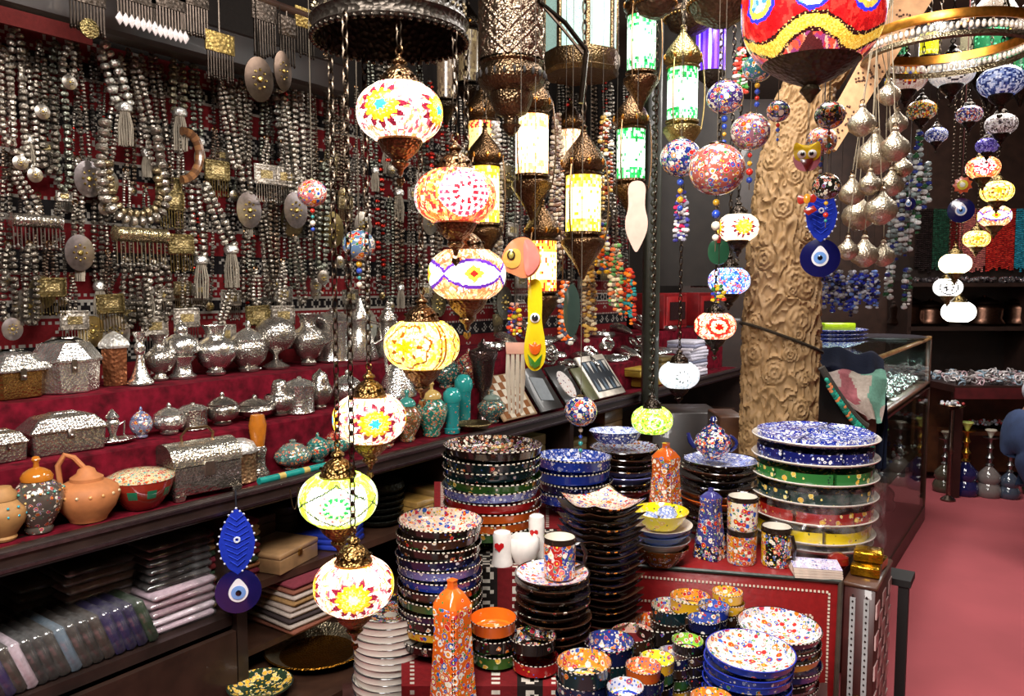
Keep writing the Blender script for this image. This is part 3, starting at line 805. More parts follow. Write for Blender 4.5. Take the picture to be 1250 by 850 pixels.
# ---- big red mosaic globe at the top, and the ring light
p = at(992, 8, 1.75); s = 1.75 / F; R = 84 * s
def big(th, v):
    a0 = math.atan2(CAM.y - p.y, CAM.x - p.x); a = ((th - a0 + PI / 4) % (PI / 2)) - PI / 4
    band = -.74 + .15 * math.cos(a * 4)
    if abs(v - band) < .10: return hx(random.choice(['#e8b840', '#d8a030', '#f0cc60']))
    if abs(v - band) < .155: return hx('#2a1010') if random.random() < .85 else hx('#c0a060')
    if v < band: return hx('#4a1c1c') if abs(a) * 1.2 + (v + 1) < .28 else hcol(['#d8503a', '#e07858', '#b83040', '#e8a890', '#8a3a6a'])
    r = math.hypot(a * .9, (v + .12) * .75)
    if r < .19: return hcol(['#fff4e0', '#ffffff', '#f8f0e8', '#60a8d8'])
    if r < .235: return hx('#2a30d0')
    r2 = math.hypot((abs(a) - PI / 4) * .9, (v + .12) * .75)
    if r2 < .13: return hcol(['#80b0c0', '#f0e0d0', '#3a7a9a', '#e8d8c8'])
    if r2 < .20: return hcol(['#e8b850', '#d8a440'])
    if r2 < .25: return hx('#2a30c8')
    return hcol(['#c01418', '#d01c1c', '#a81014', '#d83028'])
t = thing('mosaic_globe', 'big red mosaic globe lamp with a wavy gold band and blue-ringed flowers', 'lamp', tuple(p))
kk = 100; MB().lathe([(R * (1 - abs(-.80 + 1.6 * i / kk) ** 2.6 * .55), R * (-.80 + 1.6 * i / kk)) for i in range(kk + 1)], 320, c=lambda i, j, th, r, z: spk(big, th, z / R / .8)).build('glass_globe', 'glow_dim', t, smooth=60)
MB().lathe([(r * R, z * R) for r, z in [(0, -.74), (.66, -.76), (.69, -.80), (.62, -.86), (.48, -.95), (.34, -1.03), (.2, -1.09), (.11, -1.13), (.15, -1.2), (.08, -1.28), (.03, -1.36), (0, -1.38)]], 36, c=hx('#3c3224')).build('base_cup', 'tin', t)
MB().lathe([(r * R, z * R) for r, z in [(0, 1.35), (.1, 1.3), (.2, 1.15), (.5, .95), (.7, .8), (.68, .75), (0, .75)]], 36, c=hx('#4c3e2c')).build('cap', 'tin', t)
MB().tube([(0, 0, R * 1.3), (0, 0, 3.1 - p.z)], .006, 6, DKM).build('stem', 'metal', t)

c0 = at(1215, 12, 2.35); p = Vector((c0.x, c0.y, c0.z)) + Vector((FW.x, FW.y, 0)).normalized() * .27; R = .27
t = thing('ring_pendant', 'wide brass ring pendant lamp hung with clear glass drops', 'lamp', tuple(p))
MB().lathe([(R * .96, -.016), (R, -.018), (R * 1.01, -.012), (R * 1.0, .012), (R * .97, .014), (R * .96, -.016)], 72, c=hx('#d8903a')).build('ring', 'metal', t)
MB().lathe([(R * .95, -.05), (R * .97, -.065), (R * .93, -.07), (R * .92, -.05), (R * .95, -.05)], 72, c=hx('#6e6450')).build('lower_ring', 'brass', t)
MB().lathe([(R * .965, -.016), (R * .955, -.05)], 72, c=hx('#b8b2a4')).build('glass_band', 'film', t)
dr = MB()
for i in range(90):
    a = 2 * PI * i / 90; dr.sphere(.007, (R * .955 * math.cos(a), R * .955 * math.sin(a), -.034), 6, 4, hx('#d8d0c0'), sz=1.8)
dr.build('glass_drops', 'plastic', t, stuff=True)
for i in range(4):
    a = PI / 4 + PI / 2 * i; MB().tube([(R * .9 * math.cos(a), R * .9 * math.sin(a), .1), (0, 0, 3.1 - p.z)], .004, 6, DKM).build('stay', 'metal', t)
# dark bowl lamps at the very top behind the globe
for px, py, wp, d, lab in ((880, 5, 78, 2.2, 'dark bronze bowl lamp at the ceiling beside the red globe'), (842, 22, 60, 2.8, 'dark beaded drum lamp behind the green lanterns'),
                           (800, 5, 50, 2.1, 'bronze dome of a lamp above the top green lantern')):
    p = at(px, py, d); R = wp / 2 * d / F
    t = thing('bowl_lamp', lab, 'lamp', tuple(p))
    MB().lathe([(0, -R * .7), (R * .3, -R * .68), (R * .8, -R * .4), (R, 0), (R * 1.05, .01), (R * .9, .03), (0, .05)], 32, c=hx('#4a3828')).build('bowl', 'tin', t)
    e = MB()
    for i in range(36): a = 2 * PI * i / 36; e.sphere(R * .06, (R * 1.03 * math.cos(a), R * 1.03 * math.sin(a), -.002), 6, 4, hx('#8a6a3a'))
    e.build('beaded_edge', 'metal', t, stuff=True)
    MB().tube([(0, 0, .04), (0, 0, 3.1 - p.z)], .005, 6, DKM).build('stem', 'metal', t)

# unlit coloured glass lanterns crowding the ceiling on the far side
DG = ['#1c5a38', '#2a7a4a', '#0e3a24', '#5ab080']
for px, y0, y1, wp, d, cols, gl, lab in ((1094, 30, 70, 26, 3.4, DG, 'glow_soft', 'dim green glass lantern behind the blossom lamp'), (1134, 42, 68, 22, 3.5, ['#e8e020', '#f0e840', '#c8b818', '#fff48a'], 'glow_dim', 'small yellow glass lantern glowing among the dark lamps'),
        (1212, 38, 78, 44, 3.6, DG, 'glow_soft', 'wide dark green glass lantern under the ring pendant'), (1186, 40, 66, 26, 3.8, ['#6a6450', '#8a8468', '#4a4638'], 'glow_soft', 'smoky glass lantern between the green ones'), (1248, 50, 90, 30, 3.5, DG, 'glow_soft', 'green glass lantern cut by the frame edge'),
        (545, 60, 120, 24, 2.9, ['#5a4a3a', '#7a6a50', '#3a2e24'], 'glow_soft', 'unlit brown cylinder lantern behind the red flower lamp'), (572, 40, 100, 26, 3.3, ['#6a5a40', '#8a7a58', '#4a3a2a'], 'glow_soft', 'unlit bronze cylinder lantern beside the embossed one')):
    lantern(lab, px, y0, y1, wp, d, cols, gl, metal=hx('#2e2720'), chains=False)
# ================================================================== ceramics
_cache = {}
DK, DKT, GRN, NAV, LAV, BLU, ORG, REDC, YEL, PUR, BRN, CRM = [hx(c, a_) for c, a_ in zip(('#1c1512', '#10262a', '#2f5a24', '#14183c', '#6d70b0', '#20389c', '#c2561a', '#9c1a1a', '#d8a424', '#3c2444', '#3a2418', '#e4dcc8'), (.07, .10, .14, .16, .5, .2, .1, .16, .2, .15, .10, .8))]
def plain(c): return (c[0], c[1], c[2], 0)
def bowl_obj(R, h, c, inner=None, mat='floral_multi', n=112, straight=.945, dot=True, rimc=None, name='bowl', sf=.46):
    """deep ceramic bowl: dotted white rim, painted outside and inside"""
    key = (round(R, 4), round(h, 4), c, inner, mat, n, straight, dot, name)
    if key in _cache:
        o = _cache[key].copy(); COL.objects.link(o); return o
    inner = inner or c
    pr = [(0, .004), (R * .42, 0), (R * .5, .0), (R * (.66 if sf < .8 else .88), h * (.18 if sf < .8 else .05)), (R * (.86 if sf < .8 else .95), h * (.98 - sf)), (R * straight, h * (1.03 - sf)), (R * .98, h * .88), (R * .992, h * .94), (R, h * .965), (R * .993, h), (R * .968, h * .99), (R * .945, h * .8), (R * .91, h * (1.04 - sf)), (R * .81, h * max(.16, .97 - sf)), (R * .5, h * .13), (0, h * .11)]
    W_ = hx('#e8e0d0'); D_ = hx('#15100e')
    def cf(i, j, th, r, z):
        if not dot and i < 8: return c
        if i in (7, 8):
            if dot: return W_ if j % 2 else D_
            return rimc or W_
        if i == 9: return D_ if dot else (rimc or W_)
        if i < 9: return c
        return inner
    o = MB().lathe(pr, n, c=cf).build(name, mat)
    _cache[key] = o; o = o.copy(); COL.objects.link(o)
    return o
def plate_obj(R, h, c, inner=None, mat='floral_multi', n=48, rim=None, lip=True, name='plate', sq=0):
    key = ('p', round(R, 4), round(h, 4), c, inner, mat, rim, sq)
    if key in _cache:
        o = _cache[key].copy(); COL.objects.link(o); return o
    inner = inner or c; rim = rim or c
    pr = [(0, .003), (R * .55, 0), (R * .6, 0), (R * .62, h * .12), (R * .9, h * .55), (R * .985, h * .85), (R, h * .93), (R * .99, h), (R * .95, h * .95), (R * .62, h * .4), (R * .3, h * .32), (0, h * .3)]
    def cf(i, j, th, r, z):
        if i in (6, 7): return rim if not isinstance(rim, list) else rim[j % 2]
        return c if i < 6 else inner
    m = MB().lathe(pr, n, c=cf)
    if sq:      # square outline with lifted corners
        for i, (x, y, z) in enumerate(m.v):
            r = math.hypot(x, y); a = math.atan2(y, x); k = 1 / max(abs(math.cos(a)), abs(math.sin(a)))
            f = 1 + (k - 1) * .85 * min(1, r / R); lift = (r / R) ** 3 * (k - 1) * sq
            m.v[i] = (x * f, y * f, z + lift)
    o = m.build(name, mat); _cache[key] = o; o = o.copy(); COL.objects.link(o)
    return o
def drop_protos():
    for o in _cache.values(): bpy.data.objects.remove(o)
    _cache.clear()
def cname(c):
    for k, v in {'black': DK, 'dark teal': DKT, 'green': GRN, 'navy': NAV, 'lavender': LAV, 'blue': BLU, 'orange': ORG, 'red': REDC, 'yellow': YEL, 'purple': PUR, 'dark brown': BRN, 'cream': CRM}.items():
        if v[:3] == c[:3]: return k
    return 'painted'
def stack(desc, px, ytop, d, wpx, cols, zs, step_px, h_px, maker=bowl_obj, mats=('floral_multi',), inner=None, tilt=.04, word='ceramic bowl', cat='bowl', grp=None, fill=(DK, BRN, NAV), name='bowl', wob=.004, dcx=0, **kw):
    """pile of nested pieces whose top rim centre shows at (px, ytop), standing on height zs"""
    top = at(px, ytop, d); s = d / F; R = wpx / 2 * s; h = h_px * s; st = step_px * s
    n = max(1, 1 + round((top.z - h - zs) / st)); real = (top.z - h - zs) / max(1, n - 1) if n > 1 else 0
    cs = list(cols)
    while len(cs) < n: cs.append(fill[len(cs) % len(fill)])
    for i in range(n):
        c = cs[i]; Ri = R
        c, Ri = (c[0], R * c[1]) if isinstance(c[0], tuple) else (c, R)
        o = maker(Ri, h, c, inner if i == 0 else None, mats[i % len(mats)], name=name, **kw)
        j = Vector((random.uniform(-wob, wob), random.uniform(-wob, wob), 0)) + RR * (dcx * s * i)
        o.location = (top.x + j.x, top.y + j.y, top.z - h - i * real)
        o.rotation_euler = (random.uniform(-tilt, tilt), random.uniform(-tilt, tilt), random.uniform(0, 6)) if maker is not sqp else (0, 0, YAW + .5 + random.uniform(-.04, .04))
        o.name = name
        lab = f'{cname(c)} {word}, {ORD[i]} of {desc}' if i == 0 else f'{cname(c)} {word}, {nth(i)} from the top of {desc}'
        tag(o, lab, cat, grp or desc)
def sqp(R, h, c, inner=None, mat='floral_multi', name='plate', **kw): return plate_obj(R, h, c, inner, mat, name=name, sq=.045, **kw)
WDOT = [hx('#e8e0d0'), hx('#1a1412')]
def dplate(R, h, c, inner=None, mat='floral_multi', name='plate', **kw): return plate_obj(R, h, c, inner, mat, name=name, rim=kw.get('rim'), n=48)

IN_RED = hx('#e0c8b8', 1); IN_WH = hx('#e8e4dc', 1)
# A, B, C: the tall stacks of big bowls
stack('the widest bowl stack', 600, 541, 2.10, 121, [DK, DKT, DKT, GRN, LAV, REDC, ORG, ORG, GRN, NAV], ZB_, 11.5, 26, mats=('floral_dark', 'floral_multi', 'floral_dark', 'floral_gold', 'floral_blue', 'plain_glaze', 'plain_glaze', 'floral_gold', 'floral_gold', 'floral_blue'), inner=hx('#2a1510', 1), tilt=.03, grp='big bowls of the widest stack')
stack('the blue bowl stack', 701, 556, 2.38, 92, [BLU, BLU, NAV, BLU, GRN, BLU, NAV], ZB_, 13, 30, mats=('floral_blue', 'plain_glaze', 'floral_blue', 'floral_blue', 'floral_gold', 'floral_blue'), inner=hx('#24449c', 1), tilt=.03, grp='blue bowls')
stack('the dark stack by the white plates', 537, 634, 1.81, 104, [DK, BRN, DK, NAV, LAV, BLU, BRN, GRN, PUR, DK, YEL, DK], ZM, 12.5, 26, mats=('floral_multi', 'floral_multi', 'floral_dark', 'floral_blue', 'floral_blue', 'floral_dark', 'floral_multi', 'floral_gold', 'floral_dark'), inner=IN_RED, tilt=.04, grp='bowls of the dark stack')
# D: white plates with dark painted tops
def wplate(R, h, c, inner=None, mat='floral_multi', name='plate', **kw):
    return bowl_obj(R, h, c, inner, mat, n=48, sf=.85, straight=.985, dot=False, rimc=hx('#20242c'), name=name)
stack('the white plate stack', 475, 742, 1.83, 89, [hx('#ece4d8')] * 30, ZT, 8.6, 10, maker=wplate, inner=hx('#1c2428', 1), tilt=.015, word='rimmed plate', cat='plate', fill=(hx('#ece4d8'),), name='plate', wob=.003, grp='white plates')
# E, F, G, O: dark plates
stack('the plate stack under the blue oval bowl', 763, 545, 2.6, 84, [DK, BRN, DK, BRN, LAV, DK, BRN, YEL, DK, BRN], ZB_, 8.0, 12, maker=dplate, mats=('floral_dark', 'plain_glaze', 'floral_dark'), inner=hx('#b8c0e0', 1), word='plate', cat='plate', name='plate', tilt=.02, grp='plates under the blue oval bowl')
stack('the square dish stack', 733, 612, 2.02, 80, [DK, BRN] * 9, ZF, 8.6, 10, maker=sqp, mats=('floral_multi', 'plain_glaze', 'plain_glaze'), inner=hx('#d8c0b0', 1), word='square dish', cat='dish', name='square_dish', fill=(DK, BRN), grp='square dishes')
stack('the small plate stack under the bright mug', 675, 697, 1.815, 92, [DK, BRN, DK, BRN] * 3, ZM, 10.2, 14, maker=dplate, mats=('floral_multi', 'floral_dark', 'plain_glaze'), inner=hx('#c8b8c8', 1), word='plate', cat='plate', name='plate', tilt=.02, rim=None, grp='plates under the bright mug')
stack('the plate stack under the blue teapot', 878, 560, 2.5, 92, [DK, BRN, DK, DK, BRN, ORG, DK, BRN, DK, BRN], ZR, 8.6, 13, maker=dplate, mats=('floral_blue', 'floral_dark', 'plain_glaze'), inner=hx('#9098d0', 1), word='plate', cat='plate', name='plate', tilt=.015, grp='plates under the blue teapot')
# H, I, J: bowls on the kilim block
def sb(px, yt, d, w, cols, zs, desc, step=22, h=24, mats=('floral_multi',), inner=None, grp='small bowls'):
    stack(desc, px, yt, d, w, cols, zs, step, h, mats=mats, inner=inner, tilt=.03, word='bowl', grp=grp, fill=cols[1:] or cols, n=64, sf=.78)
OR2 = hx('#e8701c', .9)
sb(602, 752, 1.75, 57, [ORG, DK, GRN], ZM, 'the orange-topped pile', 19, 20, ('plain_glaze', 'floral_multi', 'floral_gold'), hx('#e0681a', .5))
sb(651, 777, 1.72, 58, [DK, REDC], ZM, 'the pile ending in red', 20, 20, inner=hx('#241a16', 1))
SM = [  # px, ytop, depth, width, colours, interior
    (712, 806, 1.555, 68, [DKT, NAV, BLU, BLU, NAV], '#d8902c', 'the yellow-lined pile'),
    (742, 781, 1.79, 62, [NAV, DKT, BRN, NAV], '#2a3a8a', 'the navy pile near the kilim block'),
    (772, 772, 1.93, 54, [BRN, BLU, DKT], '#c8a090', 'the rust pile behind the navy pile'),
    (805, 758, 1.98, 62, [DK, GRN, DK], '#d8641c', 'the orange-lined pile'),
    (818, 738, 2.0, 50, [DKT, DK, DK], '#b8b0a0', 'the greenish pile behind the orange-lined one'),
    (842, 728, 2.0, 50, [YEL, BRN, DK], '#d8922a', 'the amber pile nearest the leather chest'),
    (889, 722, 1.99, 38, [YEL, YEL, BRN, DK], '#dca030', 'the small amber pile against the chest'),
    (871, 739, 1.93, 38, [BLU, NAV, NAV, DK], '#3c58b0', 'the small blue pile before the amber one'),
    (857, 755, 1.86, 40, [NAV, DK, NAV, DK], '#3a50a0', 'the small navy pile with white centre'),
    (840, 781, 1.78, 39, [DK, BRN, DK, DK], '#8ac83a', 'the lime-interior pile'),
    (801, 803, 1.70, 43, [YEL, GRN, DK, GRN], '#d8d838', 'the yellow-green pile'),
    (823, 797, 1.76, 40, [NAV, BRN, GRN, YEL], '#a89ab8', 'the violet pile beside the lime-interior pile'),
    (787, 812, 1.60, 44, [ORG, NAV, DK, GRN], '#d87a4a', 'the salmon-interior pile at the front'),
    (868, 850, 1.5, 52, [ORG, DK, NAV], '#d88a2a', 'the orange-rimmed pile at the front edge'),
    (765, 838, 1.5, 46, [BLU, NAV], '#c8ccd8', 'the blue speckled pile at the front edge'),
]
for px, yt, d, w, cols, inn, desc in SM:
    sb(px, yt, d, w, cols, ZT, desc, w * .34, w * .42, ('floral_multi', 'floral_dark', 'floral_blue'), hx(inn, .85), 'small painted bowls')
# L, M: large oval dishes before the chest
stack('the blue flowered dish stack', 914, 792, 1.72, 107, [BLU] * 6, ZT, 13, 22, mats=('floral_large', 'floral_blue'), inner=IN_WH, word='deep dish', cat='dish', name='deep_dish', dot=False, rimc=hx('#2a3aa8'), fill=(BLU,), grp='blue flowered dishes')
stack('the dish stack with tulip panels', 950, 762, 1.90, 100, [NAV, NAV, YEL, BLU, DK, REDC, BLU, YEL], ZT, 13, 22, mats=('floral_large', 'floral_dark', 'plain_glaze', 'floral_blue', 'plain_glaze'), inner=hx('#d8d0dc', .9), word='deep dish', cat='dish', name='deep_dish', fill=(NAV, YEL, BLU), grp='tulip panel dishes')
drop_protos()

# N: divided dishes on white platters
top = at(995, 530, 2.40); s = 2.40 / F
NC = [('#20329a', 'blue and white', 'floral_blue'), ('#141a5c', 'navy', 'floral_blue'), ('#2c6e34', 'green', 'floral_gold'), ('#12302c', 'dark green', 'floral_gold'), ('#941a14', 'red', 'floral_gold'), ('#e0c414', 'yellow', 'floral_gold')]
zz = ZR + .003
lay = []
Rn = 74 * s
def divided(label, c, mat, z, R, lobes=7, white=True, off=(0, 0), deep=.034, dens=.25):
    t = thing('divided_dish', label, 'dish', (top.x + off[0], top.y + off[1], z), rz=random.uniform(0, 6), group='stacked divided dishes')
    MB().lathe([(0, .003), (R * .5, 0), (R * .55, .0), (R * .6, .004), (R * .85, .010), (R * .99, .020), (R, .023), (R * .985, .025), (R * .9, .018), (R * .55, .008), (0, .007)], 56, c=hx('#d6cec4')).build('platter', 'plain_glaze', t)
    nl = lobes - 1
    for i in range(nl):
        a0, a1 = 2 * PI * i / nl + .03, 2 * PI * (i + 1) / nl - .03
        P = [(R * .24 * math.cos(a0 + (a1 - a0) * k / 3), R * .24 * math.sin(a0 + (a1 - a0) * k / 3)) for k in range(4)]
        P += [(R * (.90 + .03 * math.sin(PI * k / 9)) * math.cos(a1 - (a1 - a0) * k / 9), R * (.90 + .03 * math.sin(PI * k / 9)) * math.sin(a1 - (a1 - a0) * k / 9)) for k in range(10)]
        MB().slab(P[::-1], deep, hx(c, dens), dome=-deep * .5, c2=hx(c, min(1, dens * 2))).build('segment', mat, t, loc=(0, 0, .0125 + deep / 2))
    return t
zs = [ZR + .012, ZR + .066, ZR + .12, ZR + .172, ZR + .224, ZR + .29]
tot = top.z - .05 - ZR
for i in range(6):
    c, nm, mt = NC[5 - i]
    R = Rn * (1.0 if i else .97)
    divided(f'{nm} divided dish on a white platter, {"lowest" if i == 0 else nth(5 - i) + " from the top" if i < 5 else "topmost"} of the platter stack', c, mt, ZR + .032 + (top.z - .024 - ZR - .032) * i / 5, R, deep=.040 if i < 5 else .022, dens=.22 if i < 5 else 1)
wb = MB().lathe([(0, .002), (Rn * .5, 0), (Rn * .62, .006), (Rn * .86, .018), (Rn * .94, .03), (Rn * .9, .03), (Rn * .5, .01), (0, .012)], 56, c=hx('#d8d0c8'))
tag(wb.build('serving_bowl', 'plain_glaze', loc=(top.x, top.y, ZR + .001)), 'white serving bowl at the very bottom of the divided dishes', 'bowl')
wr = MB()
def wp_(u, v):
    a = -2.6 + 3.6 * u; z = ZR + .005 + (.22) * v
    r = Rn * (1.03 + .05 * noise.noise(Vector((a * 4, v * 6, 2))) + (.06 if v > .5 else .10 * (1 - abs(v - .2) * 3) if v < .5 else 0))
    return (top.x + r * math.cos(a + YAW), top.y + r * math.sin(a + YAW), z)
wr.grid(70, 26, wp_, lambda u, v: WHITE)
tag(wr.build('plastic_wrap', 'film'), 'crinkled clear plastic wrap clinging around the divided dishes', 'plastic wrap')

# ---- mugs, shakers, bottles, teapot
def mug(label, p, R, h, cols, mat='floral_multi', handle=0.0, body=None, group='mugs'):
    t = thing('mug', label, 'mug', tuple(p), rz=handle, group=group)
    n = 40; k = 8
    pr = [(0, 0.001), (R * .92, 0), (R * .96, h * .03)] + [(R * (.96 + .04 * i / k), h * (.03 + .94 * i / k)) for i in range(1, k + 1)] + [(R * .98, h), (R * .92, h * .98), (R * .88, h * .1), (0, h * .08)]
    MB().lathe(pr, n, c=lambda i, j, th, r, z: hx('#e4ddd0') if i >= k + 4 else (hx(cols[int(j / n * len(cols)) % len(cols)], .95) if i < k + 1 else hx('#241a14'))).build('body', mat, t)
    MB().tube([(R * .95, 0, h * .82), (R * 1.35, 0, h * .85), (R * 1.6, 0, h * .6), (R * 1.5, 0, h * .32), (R * .95, 0, h * .2)], R * .13, 8, hx('#1c1512')).build('handle', 'plain_glaze', t)
    return t
def ceramic_spot(px, pyb, z): return onz(px, pyb, z)
# mug on the small plate stack
pt_ = at(683, 697, 1.815); s = 1.815 / F
mug('bright red, yellow and green flowered mug standing on dark plates', (pt_.x, pt_.y, pt_.z - .012), 20 * s, 50 * s, ['#c8381c', '#b82a1c', '#d8741c', '#a82018', '#2a3a8a'], mat='floral_large', handle=.4)
p = tp(905, 2.27, ZR); s = 2.27 / F
mug('orange-flowered mug supporting another mug beside the violet tower', p, 18 * s, 41 * s, ['#d88a2a', '#c8641c', '#e0b040'], mat='floral_large', handle=2.2)
mug('cream mug with red tulips, upper one of two stacked mugs', (p.x, p.y, p.z + 41.5 * s), 18.5 * s, 41 * s, ['#d8b05a', '#e4d8c0', '#c89040'], mat='floral_large', handle=2.0)
p = tp(947, 2.25, ZR); mug('yellow mug with black wavy panel and handle towards the aisle', p, 18 * s, 48 * s, ['#d8a818', '#18140f', '#d8a818', '#18140f'], handle=YAW - 1.1)
# white salt shakers and cup
def shaker(label, px, d, z, hp, wp):
    p = tp(px, d, z); s = d / F; R = wp / 2 * s; h = hp * s
    t = thing('salt_shaker', label, 'shaker', tuple(p), rz=face(p), group='white salt shakers')
    MB().lathe([(0, 0), (R * 1.1, 0), (R * 1.12, h * .05), (R * .98, h * .2), (R * .92, h * .6), (R * .95, h * .85), (R * .85, h * .96), (R * .5, h), (0, h * 1.01)], 28, c=hx('#e2dcd6')).build('body', 'plain_glaze', t)
    m = MB(); hp_ = [(0, -.35), (.3, 0), (.28, .2), (.12, .26), (0, .14), (-.12, .26), (-.28, .2), (-.3, 0)]
    m.slab([(x * R * 1.6, y * R * 1.6) for x, y in hp_], R * .05, hx('#b01418'), M=Matrix.Rotation(PI / 2, 3, 'X'))
    m.build('heart_decal', 'plain_glaze', t, loc=(-.3 * R, -R * .93, h * .6))
    return t
shaker('white salt shaker with red heart, closest to the dark bowl stack', 613, 1.94, ZB_, 42, 24)
shaker('white salt shaker with red heart, tucked behind the bright mug', 671, 2.0, ZM + .17, 34, 22) if False else None
shaker('white salt shaker with red heart, behind the white cup', 655, 2.0, ZB_, 52, 21)
shaker('white salt shaker behind the flowered mug and its pair', 672, 2.06, ZB_, 64, 20) if False else None
p = tp(640, 1.955, ZB_); s = 1.95 / F
tag(MB().lathe([(0, 0), (12 * s, 0), (15 * s, 6 * s), (19 * s, 16 * s), (18.5 * s, 30 * s), (17 * s, 32 * s), (16 * s, 30 * s), (16 * s, 12 * s), (0, 8 * s)], 32, c=hx('#e0dad4')).build('cup', 'plain_glaze', loc=(p.x, p.y, p.z)), 'plain white round cup beside the salt shaker', 'cup')

def square_bottle(label, px, ytop, d, zb, wpx, cols, panel='#3a2418', rz=0, mat='floral_large'):
    tp_ = at(px, ytop, d); s = d / F; h = tp_.z - zb; w = wpx / 2 * s
    t = thing('tall_bottle', label, 'bottle', (tp_.x, tp_.y, zb), rz=rz)
    pr = [(1.62, 0), (1.62, .01), (1.42, .2), (1.16, .5), (1.0, .76), (1.06, .84), (1.04, .87), (.62, .93), (.30, .955), (.26, .985), (.30, 1.0)]
    m = MB(); rows = [[(r_ * w * x, r_ * w * y, z * h) for x, y in ((-.72, -1), (.72, -1), (1, -.72), (1, .72), (.72, 1), (-.72, 1), (-1, .72), (-1, -.72))] for r_, z in pr]
    for r_ in rows: m.v += r_
    for i in range(len(rows) - 1):
        for j in range(8):
            a = i * 8
            c = hx(cols[1], .8) if i < 2 else hx(cols[0], .6 if i < 6 else .05)
            m.face((a + j, a + (j + 1) % 8, a + 8 + (j + 1) % 8, a + 8 + j), c)
    m.face(list(range(8))[::-1], hx(cols[0])); m.face([(len(rows) - 1) * 8 + j for j in range(8)], hx(cols[0]))
    m.build('body', mat, t, smooth=30)
    b = MB(); nb = 22
    for i in range(nb):
        z = .15 + .70 * i / nb; f = np.interp(z, [x[1] for x in pr], [x[0] for x in pr]) * w
        for sx, sy in ((1, -1),): b.ring(w * .1, w * .035, (f * .86, -f * .86, z * h), 8, 4, hx('#1a1210'), M=Matrix.Rotation(PI / 4, 3, 'Z') @ Matrix.Rotation(PI / 2, 3, 'X'))
    b.build('edge_scrolls', 'plain_glaze', t, stuff=True)
    return t
square_bottle('tall orange square bottle with painted crescents at the front of the table', 552, 708, 1.62, ZT, 37, ['#d8601c', '#8a7a80'], rz=face(at(552, 708, 1.62)) - .75)
square_bottle('orange and red square bottle with white scroll edge between plate stacks', 813, 541, 2.36, ZR, 27, ['#b8541c', '#9a3a1c'], rz=face(at(813, 541, 2.36)) - .6)
square_bottle('violet tower-shaped bottle with pointed top on the red chest', 868, 596, 2.30, ZR, 21, ['#3c3a7a', '#20183a'], rz=face(at(868, 597, 2.3)) - .5)
# teapot
pt_ = at(870, 560, 2.5); s = 2.5 / F
t = thing('teapot', 'navy flowered teapot with lid on top of the dark plates', 'teapot', (pt_.x, pt_.y, pt_.z + .001), rz=face(pt_))
MB().lathe([(0, 0), (11 * s, 0), (12 * s, 3 * s), (20 * s, 11 * s), (23 * s, 19 * s), (20 * s, 28 * s), (13 * s, 33 * s), (0, 33 * s)], 36, c=hx('#1a2058', .95)).build('body', 'floral_multi', t)
MB().lathe([(14 * s, 32 * s), (13 * s, 36 * s), (6 * s, 41 * s), (3 * s, 43 * s), (5 * s, 47 * s), (3 * s, 51 * s), (0, 52 * s)], 24, c=hx('#1a2058', .4)).build('lid', 'floral_multi', t)
MB().tube([(-20 * s, 0, 14 * s), (-27 * s, 0, 20 * s), (-30 * s, 0, 30 * s)], [5 * s, 3.4 * s, 2.4 * s], 10, hx('#1a2058')).build('spout', 'plain_glaze', t)
MB().tube(bez((20 * s, 0, 10 * s), (36 * s, 0, 20 * s), (19 * s, 0, 29 * s), 8), 2.2 * s, 8, hx('#1a2058')).build('handle', 'plain_glaze', t)
# blue oval bowl on the back plates
pt_ = at(752, 541, 2.6); s = 2.6 / F
tag(MB().lathe([(0, 0), (22 * s, 0), (26 * s, 4 * s), (33 * s, 14 * s), (32 * s, 15 * s), (24 * s, 6 * s), (0, 4 * s)], 40, c=lambda i, j, th, r, z: hx('#1c2a78', .6) if i < 3 else hx('#b8c4e8', 1), sy=.7).build('oval_bowl', 'floral_blue', loc=(pt_.x, pt_.y, pt_.z + .004), rot=(0, 0, YAW)), 'blue and white oval bowl resting on the back stack of plates', 'bowl')
# yellow dish pile with blue domed lids
base = tp(806, 2.26, ZR); s = 2.26 / F
zc = ZR + .001
for R, h, c, mt, lab in ((34, 22, '#6e3a14', 'floral_dark', 'brown bowl at the bottom of the yellow dish pile'), (36, 15, '#b8b4b0', 'plain_glaze', 'white plate under the blue plate of the yellow dish pile'), (37, 14, '#244a9a', 'plain_glaze', 'blue plate in the yellow dish pile'),
                         (38, 12, '#d8d0c4', 'plain_glaze', 'white saucer under the yellow dish'), (33, 20, '#dcc818', 'floral_gold', 'yellow shell-shaped dish on top of its pile')):
    m = MB().lathe([(0, 0), (R * .6 * s, 0), (R * .85 * s, h * .5 * s), (R * s, h * s), (R * .96 * s, h * s), (R * .75 * s, h * .5 * s), (R * .4 * s, h * .25 * s), (0, h * .22 * s)], 40, c=hx(c, .3))
    tag(m.build('dish', mt, loc=(base.x, base.y, zc), rot=(random.uniform(-.03, .03), random.uniform(-.03, .03), 0)), lab, 'dish', 'yellow dish pile'); zc += h * .72 * s
for dx, dy, lab in ((-14, 6, 'blue and white domed lid at the rear of the yellow dish'), (8, -6, 'blue and white domed lid at the front of the yellow dish'), (10, 14, 'blue and white domed lid leaning on the bottle edge')):
    q = base + RR * dx * s + Vector((FW.x, FW.y, 0)) * dy * s
    tag(MB().lathe([(0, 0), (12 * s, 0), (13 * s, 2 * s), (10 * s, 8 * s), (5 * s, 11 * s), (0, 12 * s)], 24, c=hx('#7c8cc0', .9)).build('small_dome', 'floral_blue', loc=(q.x, q.y, zc - 10 * s + (5 * s if dx == 10 else 0))), lab, 'lid', 'blue domed lids')
